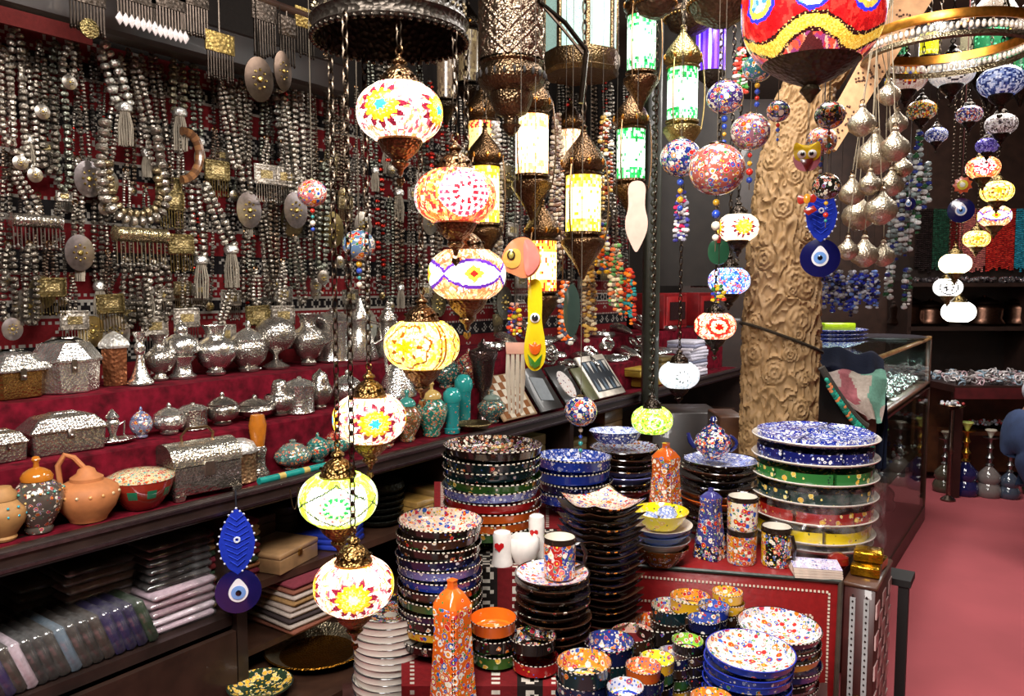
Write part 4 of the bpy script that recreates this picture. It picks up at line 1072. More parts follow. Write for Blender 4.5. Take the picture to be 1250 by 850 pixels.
# booklets and gold boxes on the chest
p = tp(995, 2.17, ZR); rz = math.atan2(ex.y, ex.x)
for i in range(4):
    t = thing('booklet', f'thin booklet with pale lilac cover, {ORD[i]} of the small pile' if i == 0 else f'thin cream booklet, {nth(i)} from the top of the small pile', 'booklet', (p.x, p.y, ZR + .0235 - i * .0075 + .004), rz=rz + (.03 * i if i else 0), group='booklets')
    MB().box(0, 0, 0, .125, .085, .0055, hx('#d8c8b8')).build('pages', 'matte', t)
    MB().box(0, 0, .0033, .127, .087, .001, hx('#cfc4e4', .5) if i == 0 else hx('#dcc8b8')).build('cover', 'floral_blue' if i == 0 else 'matte', t)
# ================================================================== wares on the stepped stand
def pot(name, label, cat, px, X, Z, wpx, hpx, prof, c, mat='silver', n=28, lid=None, lidc=None, handle=None, spout=None, group=None, flutes=0, knob=None, sq=None, rz=None, feet=0):
    """prof: (r in half widths, z in heights). Body plus parts"""
    p = col(px, X, Z); s = mpp(p); w, h = wpx / 2 * s, hpx * s
    t = thing(name, label, cat, tuple(p), rz=face(p) if rz is None else rz, group=group)
    m = MB().lathe([(r * w, z * h) for r, z in prof], sq or n, c=c, ph=PI / (sq or 1) if sq else 0)
    if flutes:
        for i, (x, y, z) in enumerate(m.v):
            a = math.atan2(y, x); f = 1 + .06 * abs(math.sin(a * flutes / 2)); m.v[i] = (x * f, y * f, z)
    m.build('body', mat, t, smooth=25 if sq else 50)
    if lid:
        MB().lathe([(r * w, z * h) for r, z in lid], sq or n, c=lidc or c, ph=PI / (sq or 1) if sq else 0).build('lid', mat, t, smooth=25 if sq else 50)
    if knob: MB().sphere(knob[0] * w, (0, 0, knob[1] * h), 12, 8, lidc or c, sz=1.3).build('knob', mat, t)
    if handle: MB().tube([(x * w, 0, z * h) for x, z in handle], w * .09, 8, c).build('handle', mat, t)
    if spout: MB().tube([(x * w, 0, z * h) for x, z in spout], [w * (.2 - .12 * i / (len(spout) - 1)) for i in range(len(spout))], 8, c).build('spout', mat, t)
    for i in range(feet):
        a = 2 * PI * i / feet + .4; MB().sphere(w * .1, (w * .6 * math.cos(a), w * .6 * math.sin(a), w * .08), 8, 5, c).build('foot', mat, t)
    return t
VASE = [(0, 0), (.45, 0), (.5, .04), (.35, .1), (.3, .14), (.7, .25), (1, .42), (.95, .55), (.6, .68), (.36, .74), (.34, .82), (.5, .95), (.62, 1), (.55, 1), (.3, .85), (0, .82)]
PUMP = [(0, 0), (.4, 0), (.45, .05), (.32, .1), (.65, .2), (.97, .4), (1, .52), (.85, .66), (.5, .74), (.42, .78), (.48, .92), (.62, 1), (.55, 1), (.38, .82), (0, .8)]
BURN = [(0, 0), (.75, 0), (.78, .04), (.55, .1), (.5, .28), (.72, .36), (.78, .4), (.55, .43)]
BURNL = [(.6, .42), (.95, .48), (1, .58), (.85, .72), (.5, .8), (.36, .82), (.4, .86), (.36, .93), (.2, 1), (0, 1.02)]
CAND = [(0, 0), (1, 0), (1, .05), (.75, .12), (.4, .35), (.28, .5), (.24, .56), (.4, .6), (.45, .68), (.38, .75), (.25, .8), (.3, .86), (.5, .97), (.5, 1), (.3, 1), (0, .9)]
SUG = [(0, 0), (.5, 0), (.55, .05), (.45, .08), (.85, .22), (1, .4), (.92, .55), (.8, .6)]
SUGL = [(.84, .59), (.86, .63), (.6, .74), (.3, .82), (.12, .85), (.14, .9), (.08, .98), (0, 1)]
CAN = [(0, 0), (.9, 0), (.95, .03), (.9, .08), (.92, .7), (.97, .74), (.9, .76)]
CANL = [(.97, .74), (.98, .78), (.7, .88), (.3, .94), (.14, .95), (.16, 1), (0, 1.02)]
GOB = [(0, 0), (.62, 0), (.66, .04), (.4, .1), (.14, .16), (.12, .26), (.3, .32), (.75, .42), (1, .62), (.92, .82), (.6, .95), (.3, 1), (0, 1.01)]
X2, X1_, X0_ = -2.46, -2.20, -2.035
Z2, Z1, Z0 = 1.238, 1.108, .950
SW = hx('#cfccc6'); SM_ = hx('#a8a29a'); COP = hx('#8a5638')
# caskets
def casket(label, px, X, Z, wpx, dpx, hpx, c, mat, rzo=0.0, oct_=True, clasp=True, strip=None):
    p = col(px, X, Z); s = mpp(p); w, d, h = wpx * s, dpx * s, hpx * s
    t = thing('casket', label, 'casket', tuple(p), rz=PI / 2 + rzo)
    k = .3 if oct_ else .04
    def out(f):
        a, b_ = w / 2 * f, d / 2 * f; q = min(w, d) * k
        return [(-a + q, -b_), (a - q, -b_), (a, -b_ + q), (a, b_ - q), (a - q, b_), (-a + q, b_), (-a, b_ - q), (-a, -b_ + q)]
    def loft(rows):
        m = MB()
        for f, z in rows: m.v += [(x, y, z * h) for x, y in out(f)]
        for i in range(len(rows) - 1):
            for j in range(8): m.face((i * 8 + j, i * 8 + (j + 1) % 8, i * 8 + 8 + (j + 1) % 8, i * 8 + 8 + j), c)
        m.face(list(range(8))[::-1], c); m.face([(len(rows) - 1) * 8 + j for j in range(8)], c); return m
    bm = loft([(.88, 0), (.9, .02), (.95, .54), (1.0, .56)])
    if strip: bm.c = [strip] * len(bm.c)
    bm.build('body', mat, t, smooth=20)
    loft([(1.02, .56), (1.03, .60), (.97, .66), (.72, .9), (.35, .98), (.33, 1.0), (.28, 1.0)]).build('lid', mat, t, smooth=20)
    if clasp:
        m = MB().box(0, -d / 2 * 1.0, .5 * h, w * .08, .006, h * .24, hx('#8a8078'), bev=.001); m.sphere(w * .025, (0, -d / 2 - .006, .46 * h), 8, 5, SW); m.build('clasp', 'metal', t)
    return t
casket('large hammered silver casket with gilt lower band at the shelf end', 12, X2 + .03, Z2, 88, 60, 58, SW, 'silver', strip=hx('#9a7440'), rzo=.15)
casket('octagonal silver casket with raised oval on its lid', 82, X2 + .03, Z2, 74, 64, 66, SW, 'silver', rzo=-.15)
pot('jar', 'copper six-sided jar with a silver domed lid', 'jar', 141, X2, Z2, 40, 66, [(0, 0), (.7, 0), (.72, .02), (.8, .68), (.9, .7)], COP, 'tin', lid=[(.95, .69), (1, .74), (.9, .8), (.5, .92), (.2, .97), (0, 1)], lidc=SW, sq=6)
pot('candlestick', 'polished silver bell-footed candlestick', 'candlestick', 172, X2 + .05, Z2, 30, 64, CAND, SW, 'fine_silver')
pot('vase', 'silver vase with funnel neck and round hammered belly', 'vase', 196, X2, Z2, 38, 56, VASE, SM_, 'silver')
pot('incense_burner', 'silver incense burner with domed pierced lid', 'burner', 223, X2, Z2, 42, 66, BURN, SW, 'fine_silver', lid=BURNL, knob=(.1, 1.03))
pot('fluted_vase', 'squat fluted silver vase with flared collar', 'vase', 264, X2, Z2, 50, 60, PUMP, SW, 'fine_silver', flutes=14)
pot('tureen', 'ornate silver tureen with a ruffled floral lid', 'tureen', 304, X2, Z2, 46, 62, SUG, SM_, 'silver', lid=SUGL, lidc=SW, feet=3)
pot('goblet', 'silver filigree ball on a flared foot', 'goblet', 337, X2, Z2, 50, 62, GOB, SM_, 'silver')
pot('jug', 'dull silver jug with wide mouth and curved handle', 'jug', 377, X2, Z2, 42, 62, PUMP, SM_, 'silver', handle=[(.9, .4), (1.4, .5), (1.4, .8), (.6, .93)])
pot('canister', 'tall plain silver canister with flat lid behind the hanging chains', 'canister', 407, X2 - .04, Z2, 50, 64, CAN, SW, 'fine_silver', lid=CANL)
pot('coffee_pot', 'bright silver coffee pot with spire lid and spout', 'coffee pot', 440, X2, Z2, 48, 78, [(0, 0), (.9, 0), (.95, .03), (.6, .4), (.45, .6), (.5, .63)], SW, 'fine_silver', lid=[(.5, .62), (.52, .66), (.25, .8), (.08, .95), (0, 1)], spout=[(-.5, .3), (-1, .4), (-1.2, .62)], handle=[(.5, .2), (1.1, .3), (1.0, .55), (.45, .6)])
pot('coffee_pot', 'silver coffee pot standing behind the amber lamp', 'coffee pot', 474, X2, Z2, 44, 70, [(0, 0), (.9, 0), (.95, .03), (.6, .4), (.45, .6), (.5, .63)], SM_, 'silver', lid=[(.5, .62), (.52, .66), (.25, .8), (.08, .95), (0, 1)], handle=[(.5, .2), (1.1, .3), (1.0, .55), (.45, .6)])
# middle step
casket('small hammered silver box cut by the frame edge', 2, X1_, Z1, 46, 44, 38, SM_, 'silver', oct_=False)
casket('rectangular hammered silver box with clasp on the middle step', 78, X1_, Z1, 86, 52, 47, SM_, 'silver', rzo=-.1, oct_=False)
p = col(140, X1_ + .02, Z1); s = mpp(p)
t = thing('silver_tray', 'oval silver tray on the middle step', 'tray', tuple(p), rz=PI / 2)
MB().lathe([(0, 0), (.04, 0), (.05, .004), (.062, .01), (.06, .012), (.04, .005), (0, .004)], 32, c=SW, sx=1, sy=.6).build('plate', 'fine_silver', t)
t = pot('ewer', 'tiny silver ewer with bent handles on the oval tray', 'ewer', 138, X1_ + .02, Z1 + .006, 24, 40, [(0, 0), (.6, 0), (.3, .2), (.5, .4), (.7, .55), (.6, .65), (.3, .7)], SW, 'fine_silver', lid=[(.6, .7), (.7, .75), (.3, .9), (0, 1)], handle=[(.6, .5), (1.1, .6), (1.0, .2), (1.3, .05)])
pot('enamel_pot', 'small blue enamelled silver pot', 'pot', 173, X1_, Z1, 27, 38, SUG, hx('#6a6e86', .7), 'floral_dark', lid=SUGL, lidc=hx('#5a6488', .7))
pot('sugar_bowl', 'round embossed silver sugar bowl with pointed lid', 'bowl', 207, X1_ + .01, Z1, 40, 38, SUG, SW, 'silver', lid=SUGL)
pot('footed_box', 'pierced silver box on a footed stand', 'box', 236, X1_, Z1, 36, 32, CAN, SM_, 'silver', lid=CANL, lidc=SW, feet=4)
pot('sugar_bowl', 'silver sugar bowl with stepped lid beside the covered dish', 'bowl', 272, X1_, Z1, 42, 40, SUG, SM_, 'fine_silver', lid=SUGL)
pot('covered_dish', 'low oval covered silver dish', 'dish', 311, X1_, Z1, 48, 30, SUG, SM_, 'fine_silver', lid=SUGL)
pot('ball_jar', 'silver jar with ball-shaped lid', 'jar', 342, X1_, Z1, 40, 42, SUG, SM_, 'silver', lid=[(.6, .6), (.5, .7), (.5, .85), (.35, 1), (0, 1.05)])
pot('tea_caddy', 'embossed silver tea caddy with a spike on top', 'caddy', 366, X1_ + .02, Z1, 38, 44, CAN, SW, 'silver', lid=CANL)
pot('pepper_pot', 'slim silver pot with bell lid', 'pot', 391, X1_, Z1, 30, 48, SUG, SM_, 'fine_silver', lid=[(.8, .58), (.7, .7), (.6, .85), (.2, .95), (0, 1.02)])
pot('teapot', 'round silver teapot half hidden by the starburst lamp', 'teapot', 424, X1_, Z1, 38, 42, SUG, SW, 'silver', lid=SUGL, spout=[(-.8, .3), (-1.3, .4), (-1.5, .7)])
pot('kettle', 'conical embossed silver kettle below the amber lamp', 'kettle', 485, X1_, Z1, 48, 44, [(0, 0), (1, 0), (1, .08), (.7, .5), (.45, .75)], SW, 'silver', lid=[(.5, .74), (.4, .85), (.15, .9), (.12, 1), (0, 1.02)], handle=[(-.5, .6), (-.6, 1.3), (0, 1.5), (.6, 1.3), (.5, .6)])
# ledge
TER = hx('#a8683a'); STO = hx('#4a423c', .4)
def jewels(t, w, h, cols, zs=(.45, .6), n=14):
    m = MB()
    for z in zs:
        for i in range(n):
            a = 2 * PI * i / n + z * 3; m.sphere(w * .06, (w * .97 * math.cos(a), w * .97 * math.sin(a), z * h), 6, 4, hx(random.choice(cols)))
    m.build('inlaid_beads', 'plain_glaze', t, stuff=True)
def jw(t, px, X, Z, wpx, hpx, cols, **k):
    s = mpp(col(px, X, Z)); jewels(t, wpx / 2 * s, hpx * s, cols, **k)
JAR = [(0, 0), (.5, 0), (.55, .04), (.5, .08), (.85, .28), (1, .45), (.95, .56), (.65, .66), (.5, .7)]
JARL = [(.6, .69), (.62, .74), (.5, .8), (.3, .84), (.12, .86), (.1, .92), (.18, .96), (.12, 1), (0, 1.01)]
t = pot('clay_pot', 'ochre clay pot with raised loops and turquoise cabochon', 'pot', 4, X0_, Z0, 56, 72, JAR, hx('#9a7040'), 'matte', lid=[(.6, .69), (.6, .8), (.45, .85), (.4, .9), (0, .92)]); jw(t, 4, X0_, Z0, 56, 72, ['#2aa0b0', '#c8a860'])
t = pot('stone_jar', 'dark mottled jar with amber-topped lid', 'jar', 48, X0_, Z0, 58, 92, JAR, STO, 'floral_dark', lid=JARL, lidc=hx('#a8641c')); jw(t, 48, X0_, Z0, 58, 92, ['#8a7a50', '#3a8a80', '#a87030'], n=22, zs=(.56,))
t = pot('clay_teapot', 'terracotta teapot with tall loop handle', 'teapot', 108, X0_, Z0, 74, 82, [(0, 0), (.55, 0), (.6, .05), (.85, .2), (1, .38), (.92, .5), (.6, .58), (.4, .6)], TER, 'matte', lid=[(.5, .59), (.5, .64), (.3, .7), (.25, .76), (.1, .8), (0, .81)], handle=[(-.75, .5), (-.8, .85), (-.6, 1.0), (-.35, .95), (.2, .62)], spout=[(.0, .3), (.0, .5), (.0, .6)]); jw(t, 108, X0_, Z0, 74, 82, ['#b8a078', '#8a9a60', '#c08a50'], n=16, zs=(.42,))
def bowlc(i, j, th, r, z): return [hx('#5a2a1c'), hx('#6a1c14'), hx('#7a2418'), hx('#1f6a4a') if (j // 2) % 2 else hx('#7a2418'), hx('#8a2a1c'), hx('#c8b890', 1), hx('#c8b890', 1), hx('#c8b890', 1)][min(i, 7)]
p = col(173, X0_, Z0); s = mpp(p); w, h = 38 * s, 40 * s
t = thing('inlaid_bowl', 'red bowl with green inlay squares and mosaic lid', 'bowl', tuple(p))
MB().lathe([(0, 0), (.5 * w, 0), (.6 * w, .1 * h), (.85 * w, .4 * h), (.95 * w, .66 * h), (w, .9 * h)], 40, c=bowlc).build('body', 'plain_glaze', t)
MB().lathe([(1.02 * w, .9 * h), (w, .97 * h), (.7 * w, 1.1 * h), (.3 * w, 1.18 * h), (0, 1.2 * h)], 40, c=hx('#c8b890', 1)).build('lid', 'floral_stone', t)
# domed silver chest
p = col(243, X0_ - .01, Z0); s = mpp(p); w, d, h = 84 * s, 56 * s, 66 * s
t = thing('domed_chest', 'embossed silver chest with barrel lid and bail handle on the ledge', 'chest', tuple(p), rz=PI / 2 - .12)
MB().box(0, 0, h * .34, w, d, h * .52, hx('#b8b2a8'), bev=.003).build('body', 'silver', t)
lidm = MB()
lidm.grid(2, 14, lambda u, v: (-w / 2 * 1.02 + w * 1.02 * u, -d / 2 * 1.03 * math.cos(PI * v), h * .6 + h * .38 * math.sin(PI * v)), lambda u, v: hx('#c8c2b4'))
for sgn in (-1, 1):
    bi = len(lidm.v)
    lidm.v += [(sgn * w / 2 * 1.02, -d / 2 * 1.03 * math.cos(PI * k / 14), h * .6 + h * .38 * math.sin(PI * k / 14)) for k in range(15)]
    lidm.face(list(range(bi, bi + 15)) if sgn < 0 else list(range(bi, bi + 15))[::-1], hx('#8a847c'))
lidm.build('lid', 'silver', t, smooth=30)
MB().tube([(-w * .22, 0, h * .95), (-w * .24, 0, h * 1.08), (-w * .15, 0, h * 1.2), (w * .15, 0, h * 1.2), (w * .24, 0, h * 1.08), (w * .22, 0, h * .95)], w * .02, 6, hx('#b0906a')).build('handle', 'metal', t)
MB().box(0, -d * .53, h * .52, w * .14, .006, h * .26, hx('#cfc8bc'), bev=.001).build('clasp', 'metal', t)
for sx in (-1, 1):
    for sy in (-1, 1): MB().box(sx * w * .42, sy * d * .42, h * .045, w * .12, d * .14, h * .09, hx('#a8a096'), taper=1.3).build('foot', 'silver', t)
pot('domed_jar', 'copper jar with pearl-beaded silver dome beside the chest', 'jar', 294, X0_ - .02, Z0, 40, 52, CAN, hx('#9a7a5a'), 'tin', lid=[(1, .7), (1.02, .76), (.8, .92), (.4, 1), (0, 1.02)], lidc=SW)
t = pot('amber_finial', 'amber-topped silver finial standing on the ledge', 'ornament', 316, X0_ - .03, Z0, 28, 78, [(0, 0), (.9, 0), (.95, .05), (.6, .15), (.55, .3), (.75, .42), (.6, .48)], SM_, 'silver')
s = mpp(col(316, X0_, Z0)); MB().lathe([(0, .47 * 78 * s), (7.5 * s, .48 * 78 * s), (9 * s, .6 * 78 * s), (11 * s, .82 * 78 * s), (8 * s, .98 * 78 * s), (0, 78 * s)], 16, c=hx('#a8621a')).build('amber_top', 'plastic', t)
t = pot('turquoise_box', 'turquoise and silver turtle-shaped box', 'box', 358, X0_ - .03, Z0, 46, 36, SUG, hx('#3c5f5c', .6), 'floral_stone', lid=[(.84, .5), (.8, .62), (.5, .8), (.15, .88), (.2, .95), (0, 1)], lidc=hx('#5a6a64', .4))
pot('turquoise_jar', 'small turquoise round jar behind the striped flute', 'jar', 388, X0_ - .04, Z0, 30, 36, SUG, hx('#24645e', .5), 'floral_stone', lid=SUGL)
pot('coral_jar', 'small coral and teal jar beside the starburst lamp', 'jar', 412, X0_ - .05, Z0, 34, 38, SUG, hx('#2c6a60', .6), 'floral_stone', lid=SUGL, lidc=hx('#8a2c24', .5))
# striped flute lying along the ledge edge
a, b_ = col(316, -1.965, .962), col(404, -1.965, .962)
ln = (b_ - a).length
m = MB().tube([a + (b_ - a) * i / 24 for i in range(25)], .011, 12, lambda t_: hx('#b8a058') if int(t_ * 12) % 4 == 3 else hx('#108078'))
o = m.build('flute', 'plastic'); tag(o, 'turquoise flute with gold bands lying on the ledge', 'flute')
tag(MB().tube([a, a + (a - b_).normalized() * .05], [.008, .003], 10, hx('#b8964a')).build('flute_mouthpiece', 'metal'), 'brass tip leaning against the turquoise flute', 'mouthpiece') if False else None
# jewelled jars further along
for px, X, w_, h_, c, lc, mt, lab in (
        (470, X0_ - .03, 40, 46, '#7a2a22', '#a87a4a', 'floral_stone', 'brown jewelled jar just beyond the starburst lamp'),
        (497, X0_ - .04, 36, 62, '#6a4a2c', '#3c8a80', 'floral_stone', 'brass jar with turquoise lid on the ledge'),
        (527, X0_ - .03, 40, 66, '#1f6a5a', '#b89a5a', 'floral_stone', 'green and coral jar with brass spire lid'),
        (600, X0_ - .02, 36, 40, '#3a5a58', '#7a8a80', 'floral_stone', 'silver and turquoise ball jar beside the chess board')):
    pot('jewelled_jar', lab, 'jar', px, X, Z0, w_, h_, JAR, hx(c, .6), mt, lid=JARL, lidc=hx(lc), group='jewelled jars')
for px, X, h_, lab in ((552, X0_, 56, 'turquoise and coral shaker nearer the aisle'), (566, X0_ - .06, 64, 'turquoise and coral shaker at the rear of the pair')):
    pot('jewelled_shaker', lab, 'shaker', px, X, Z0, 24, h_, [(0, 0), (.8, 0), (.85, .1), (.7, .12), (.75, .6), (.8, .66), (.65, .68)], hx('#1f8080', .12), 'floral_stone', lid=[(.8, .67), (.95, .75), (.9, .88), (.5, .98), (0, 1)], lidc=hx('#2a9490'), group='turquoise shakers')
pot('ewer', 'small dark teal ewer among the jewelled jars', 'ewer', 545, X1_, Z1, 34, 44, SUG, hx('#1f4a48', .5), 'floral_stone', lid=SUGL, handle=[(.8, .3), (1.4, .5), (.9, .8)])
pot('ewer', 'coral and teal ewer on the middle step behind the shakers', 'ewer', 572, X1_, Z1, 36, 44, SUG, hx('#7a3030', .6), 'floral_stone', lid=SUGL, spout=[(-.8, .3), (-1.3, .4), (-1.5, .7)])
pot('pedestal_cup', 'tall silver pedestal cup with blue enamel rim', 'cup', 590, X0_ - .05, Z0, 36, 92, [(0, 0), (.6, 0), (.5, .06), (.25, .2), (.3, .4), (.6, .5), (.8, .8), (1, .9), (.95, .95), (.3, 1), (.1, 1.1), (0, 1.12)], hx('#6a5a58'), 'silver')
t = pot('brass_figure', 'small brass dish with a curled handle on the ledge', 'dish', 578, X0_ + .04, Z0, 44, 14, [(0, 0), (.6, 0), (1, .6), (.95, .7), (.5, .3), (0, .25)], hx('#7a6a48'), 'brass')
# boards leaning on the riser
def board(label, px, tilt, w, h, c, cells=None, frame='#3a2418', rzo=0.0, name='game_board'):
    p = col(px, -1.985, Z0 + .002); t = thing(name, label, 'game board', tuple(p), rot=(0, 0, PI / 2 + rzo))
    o = MB().box(0, 0, 0, w, .012, h, hx(frame), bev=.002); q = o.build('frame', 'wood', t, loc=(0, math.cos(tilt) * h / 2, math.sin(tilt) * h / 2 + .006), rot=(-(PI / 2 - tilt), 0, 0))
    if cells:
        for i in range(cells):
            for j in range(cells):
                sq_ = w * .84 / cells
                MB().box(0, 0, 0, sq_ * .96, .003, sq_ * .96, hx('#d8ccb8') if (i + j) % 2 else hx('#8a5a38')).build('square', 'plain_glaze', q, loc=((i - cells / 2 + .5) * sq_, -.0065, (j - cells / 2 + .5) * sq_))
    return t, q
board('chess board with white and brown squares leaning on the ledge', 636, .93, .26, .23, '#5a3a24', cells=6, frame='#a88a68')
t, q = board('black framed picture of white shapes beside the chess board', 674, .93, .20, .24, '#15120f', frame='#14110f', name='framed_picture')
MB().slab([(-.05, -.06), (.05, -.075), (.06, .05), (-.04, .07)], .003, hx('#8a9094'), M=Matrix.Rotation(PI / 2, 3, 'X')).build('print', 'plain_glaze', q, loc=(0, -.008, 0))
t, q = board('black frame with white oval plaque', 704, .93, .19, .23, '#15120f', frame='#14110f', name='framed_plaque')
MB().slab([(.055 * math.cos(2 * PI * i / 24), .08 * math.sin(2 * PI * i / 24)) for i in range(24)], .005, hx('#d8d0cc', .25), M=Matrix.Rotation(PI / 2, 3, 'X')).build('oval_plaque', 'floral_dark', q, loc=(0, -.008, 0))
t, q = board('open backgammon board with white border and dark points', 748, .93, .30, .26, '#d8d0c4', frame='#cfc6b8')
MB().box(0, 0, 0, .26, .003, .19, hx('#20262e')).build('field', 'matte', q, loc=(0, -.006, 0))
for i in range(6):
    for sg in (-1, 1): MB().slab([(-.016, 0), (.016, 0), (0, .07 * sg)][::sg], .002, hx('#c8c4bc') if i % 2 else hx('#5a6a78'), M=Matrix.Rotation(PI / 2, 3, 'X')).build('point', 'matte', q, loc=(-.105 + .042 * i, -.0085, -.088 * sg))
board('small framed inlay panel between the plaque and the backgammon board', 725, .93, .10, .2, '#6a6a40', frame='#5a5a3a', name='inlay_panel')
# wooden boxes beyond the boards
for i, (px, w, h, z, c, lab) in enumerate(((786, .34, .07, 0, '#8a6a1c', 'gilt wooden box beyond the backgammon board'), (800, .26, .09, .07, '#5a4a20', 'olive wooden box on top of the gilt box'), (772, .2, .05, .07, '#a88a30', 'small yellow box on the gilt box'))):
    p = col(px, -2.1, Z0 + z + .001); t = thing('wooden_box', lab, 'box', tuple(p), rz=PI / 2)
    MB().box(0, 0, h * .35, w, .2, h * .7, hx(c), bev=.003).build('body', 'wood', t); MB().box(0, 0, h * .85, w * 1.02, .205, h * .28, hx(c), bev=.003).build('lid', 'wood', t)
p = col(838, -2.08, Z0)
for i in range(11):
    tag(MB().box(0, 0, 0, .26, .19, .021, hx(random.choice(['#b8b4c0', '#8a8aa0', '#a8a4b0', '#6a6c80', '#c8c0c8'])), bev=.003).build('folded_scarf', 'cloth', loc=(p.x, p.y + random.uniform(-.01, .01), Z0 + .012 + i * .0215), rot=(0, 0, PI / 2 + random.uniform(-.12, .12))), f'grey folded scarf, {nth(10 - i) + " from the top" if i < 10 else "topmost"} of the scarf pile near the pillar', 'scarf', 'folded grey scarves')
# silver jewellery heaped on the velvet steps: armlets, tusks and chains
k = 0
SPOT = [(600, 2), (622, 2), (646, 2), (664, 2), (690, 2), (640, 1), (676, 1), (690, 1), (700, 1), (715, 1), (728, 1), (742, 1), (755, 1), (768, 1), (782, 1), (796, 1), (735, 2), (760, 2), (785, 2), (806, 1), (815, 2)]
KN = ['open silver cuff', 'silver tusk pendant', 'silver chain heap', 'leaf-shaped silver brooch']
for px, lv in SPOT:
    X, Z = (X2 + .1, Z2) if lv == 2 else (X1_, Z1)
    p = col(px, X, Z + .012); kd = k % 4; m = MB(); rz = random.uniform(0, 3)
    if kd == 0: m.ring(.045, .012, (0, 0, 0), 14, 6, SW, sy=.8); nm = 'cuff'
    elif kd == 1: m.tube(bez((-.09, 0, .0), (0, .05, .045), (.09, .01, .0), 8), [.004, .014, .018, .02, .02, .018, .015, .01, .004], 8, SW); nm = 'tusk_pendant'
    elif kd == 2:
        for q in range(8): m.ring(.02, .006, (random.uniform(-.05, .05), random.uniform(-.04, .04), .01 + .008 * q), 10, 5, SW, M=Matrix.Rotation(random.uniform(0, 1), 3, 'X'))
        nm = 'chain_heap'
    else: m.slab([(0, -.08), (.035, -.03), (.03, .04), (0, .08), (-.03, .04), (-.035, -.03)], .01, SW, dome=.012); nm = 'brooch'
    lab = f'{KN[kd]}, {nth(k // 4)} of its kind along the {"upper" if lv == 2 else "middle"} velvet step'
    o = m.build(nm, 'fine_silver', loc=tuple(p), rot=(0, 0, rz)); o.scale = (1.6, 1.6, 1.6); tag(o, lab, 'jewellery', 'silver jewellery on the velvet steps')
    if kd == 2: o['kind'] = 'stuff'
    k += 1

# ---- below the ledge: wrapped scarves, boxes, textiles
# lower shelf: packets standing in a row along the front
pc = ['#2a1420', '#32264c', '#3a322c', '#a898a0', '#2e2c2a', '#322e2c', '#3a3632', '#5a6874', '#38322e', '#302a26', '#3a302a', '#2a2244', '#241c40', '#201838', '#263422']
for i in range(15):
    px = 4 + i * 13.4; p = col(px, -1.985, .582)
    t = thing('wrapped_packet', f'wrapped folded cloth on edge, {nth(i)} along the low shelf front', 'packet', tuple(p), rot=(0, .0, PI / 2), group='packets standing on the low shelf')
    h = .135; lean = -.35
    MB().box(0, .10, h / 2, .028, .20, h, hx(pc[i]), bev=.008).build('cloth', 'cloth', t, rot=(0, lean, 0))
    MB().box(0, .10, h / 2 + .001, .033, .206, h + .006, WHITE, bev=.010).build('wrap', 'film', t, rot=(0, lean, 0))
def pile(px, X, z, n, w, d, th, cols, what, desc, rz=PI / 2, wrap=False, jig=.06, grp=None, lean=0.0):
    for i in range(n):
        p = col(px, X, z + th * (i + .5)); 
        a = rz + random.uniform(-jig, jig)
        lab = f'{what}, {nth(n - 1 - i) + " from the top" if i < n - 1 else "topmost"} of {desc}'
        if wrap:
            t = thing('wrapped_scarf', lab, 'scarf', (p.x + lean * i, p.y, p.z), rz=a, group=grp or desc)
            MB().box(0, 0, 0, w, d, th * .8, hx(random.choice(cols)), bev=th * .3).build('cloth', 'cloth', t)
            MB().box(0, 0, 0, w * 1.04, d * 1.04, th * .94, WHITE, bev=th * .35).build('wrap', 'film', t)
        else:
            o = MB().box(0, 0, 0, w, d, th * .94, hx(random.choice(cols), .5), bev=th * .35).build('folded_textile', 'cloth', loc=(p.x + lean * i, p.y, p.z), rot=(0, 0, a)); tag(o, lab, 'textile', grp or desc)
pile(112, -2.22, .581, 9, .22, .20, .024, ['#2a2420', '#6a5a54', '#9a8078', '#1c1816'], 'dark wrapped scarf', 'the pile beneath the stone jar', wrap=True)
pile(200, -2.12, .581, 5, .20, .22, .024, ['#b09aa4', '#c8b8c0', '#8a7078', '#b8b0c0'], 'pale pink wrapped scarf', 'the paler stack by the upright', wrap=True)
pile(196, -2.14, .581 + .12, 6, .19, .22, .022, ['#1c1614', '#241c1a', '#2a2220'], 'black-covered wrapped scarf', 'the darker stack by the upright', wrap=True)
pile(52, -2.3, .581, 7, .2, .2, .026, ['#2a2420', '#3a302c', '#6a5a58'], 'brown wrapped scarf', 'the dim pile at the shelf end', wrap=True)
pile(250, -2.2, .581, 12, .2, .3, .02, ['#5a1a1c', '#8a5a3a', '#2a3a2a', '#a88a5a', '#6a2430'], 'embroidered folded textile', 'the pile beside the upright panel')
p = col(78, -2.05, .72); 
# right of the upright
pile(350, -2.10, .441, 9, .20, .30, .0185, ['#8a6a44', '#6a2a34', '#9a8a80', '#3a3030', '#7a4a3a', '#a89a90'], 'striped woven textile', 'the pile beyond the upright panel', lean=.0)
def wbox(label, px, X, z, w, d, h, c, rz=PI / 2, clasp=True):
    p = col(px, X, z); t = thing('wooden_box', label, 'box', tuple(p), rz=rz, group='wooden boxes under the ledge')
    MB().box(0, 0, h * .36, w, d, h * .72, hx(c), bev=.002).build('body', 'wood', t); MB().box(0, 0, h * .865, w * 1.015, d * 1.015, h * .26, hx(c), bev=.002).build('lid', 'wood', t)
    if clasp: MB().box(0, -d / 2 - .003, h * .7, w * .08, .006, h * .3, hx('#b89a4a')).build('clasp', 'metal', t)
wbox('flat wooden box with brass clasp beneath the green lamp', 340, -2.09, .639, .20, .17, .065, '#8a6a48', rz=PI / 2 + .25)
p = col(402, -2.10, .639)
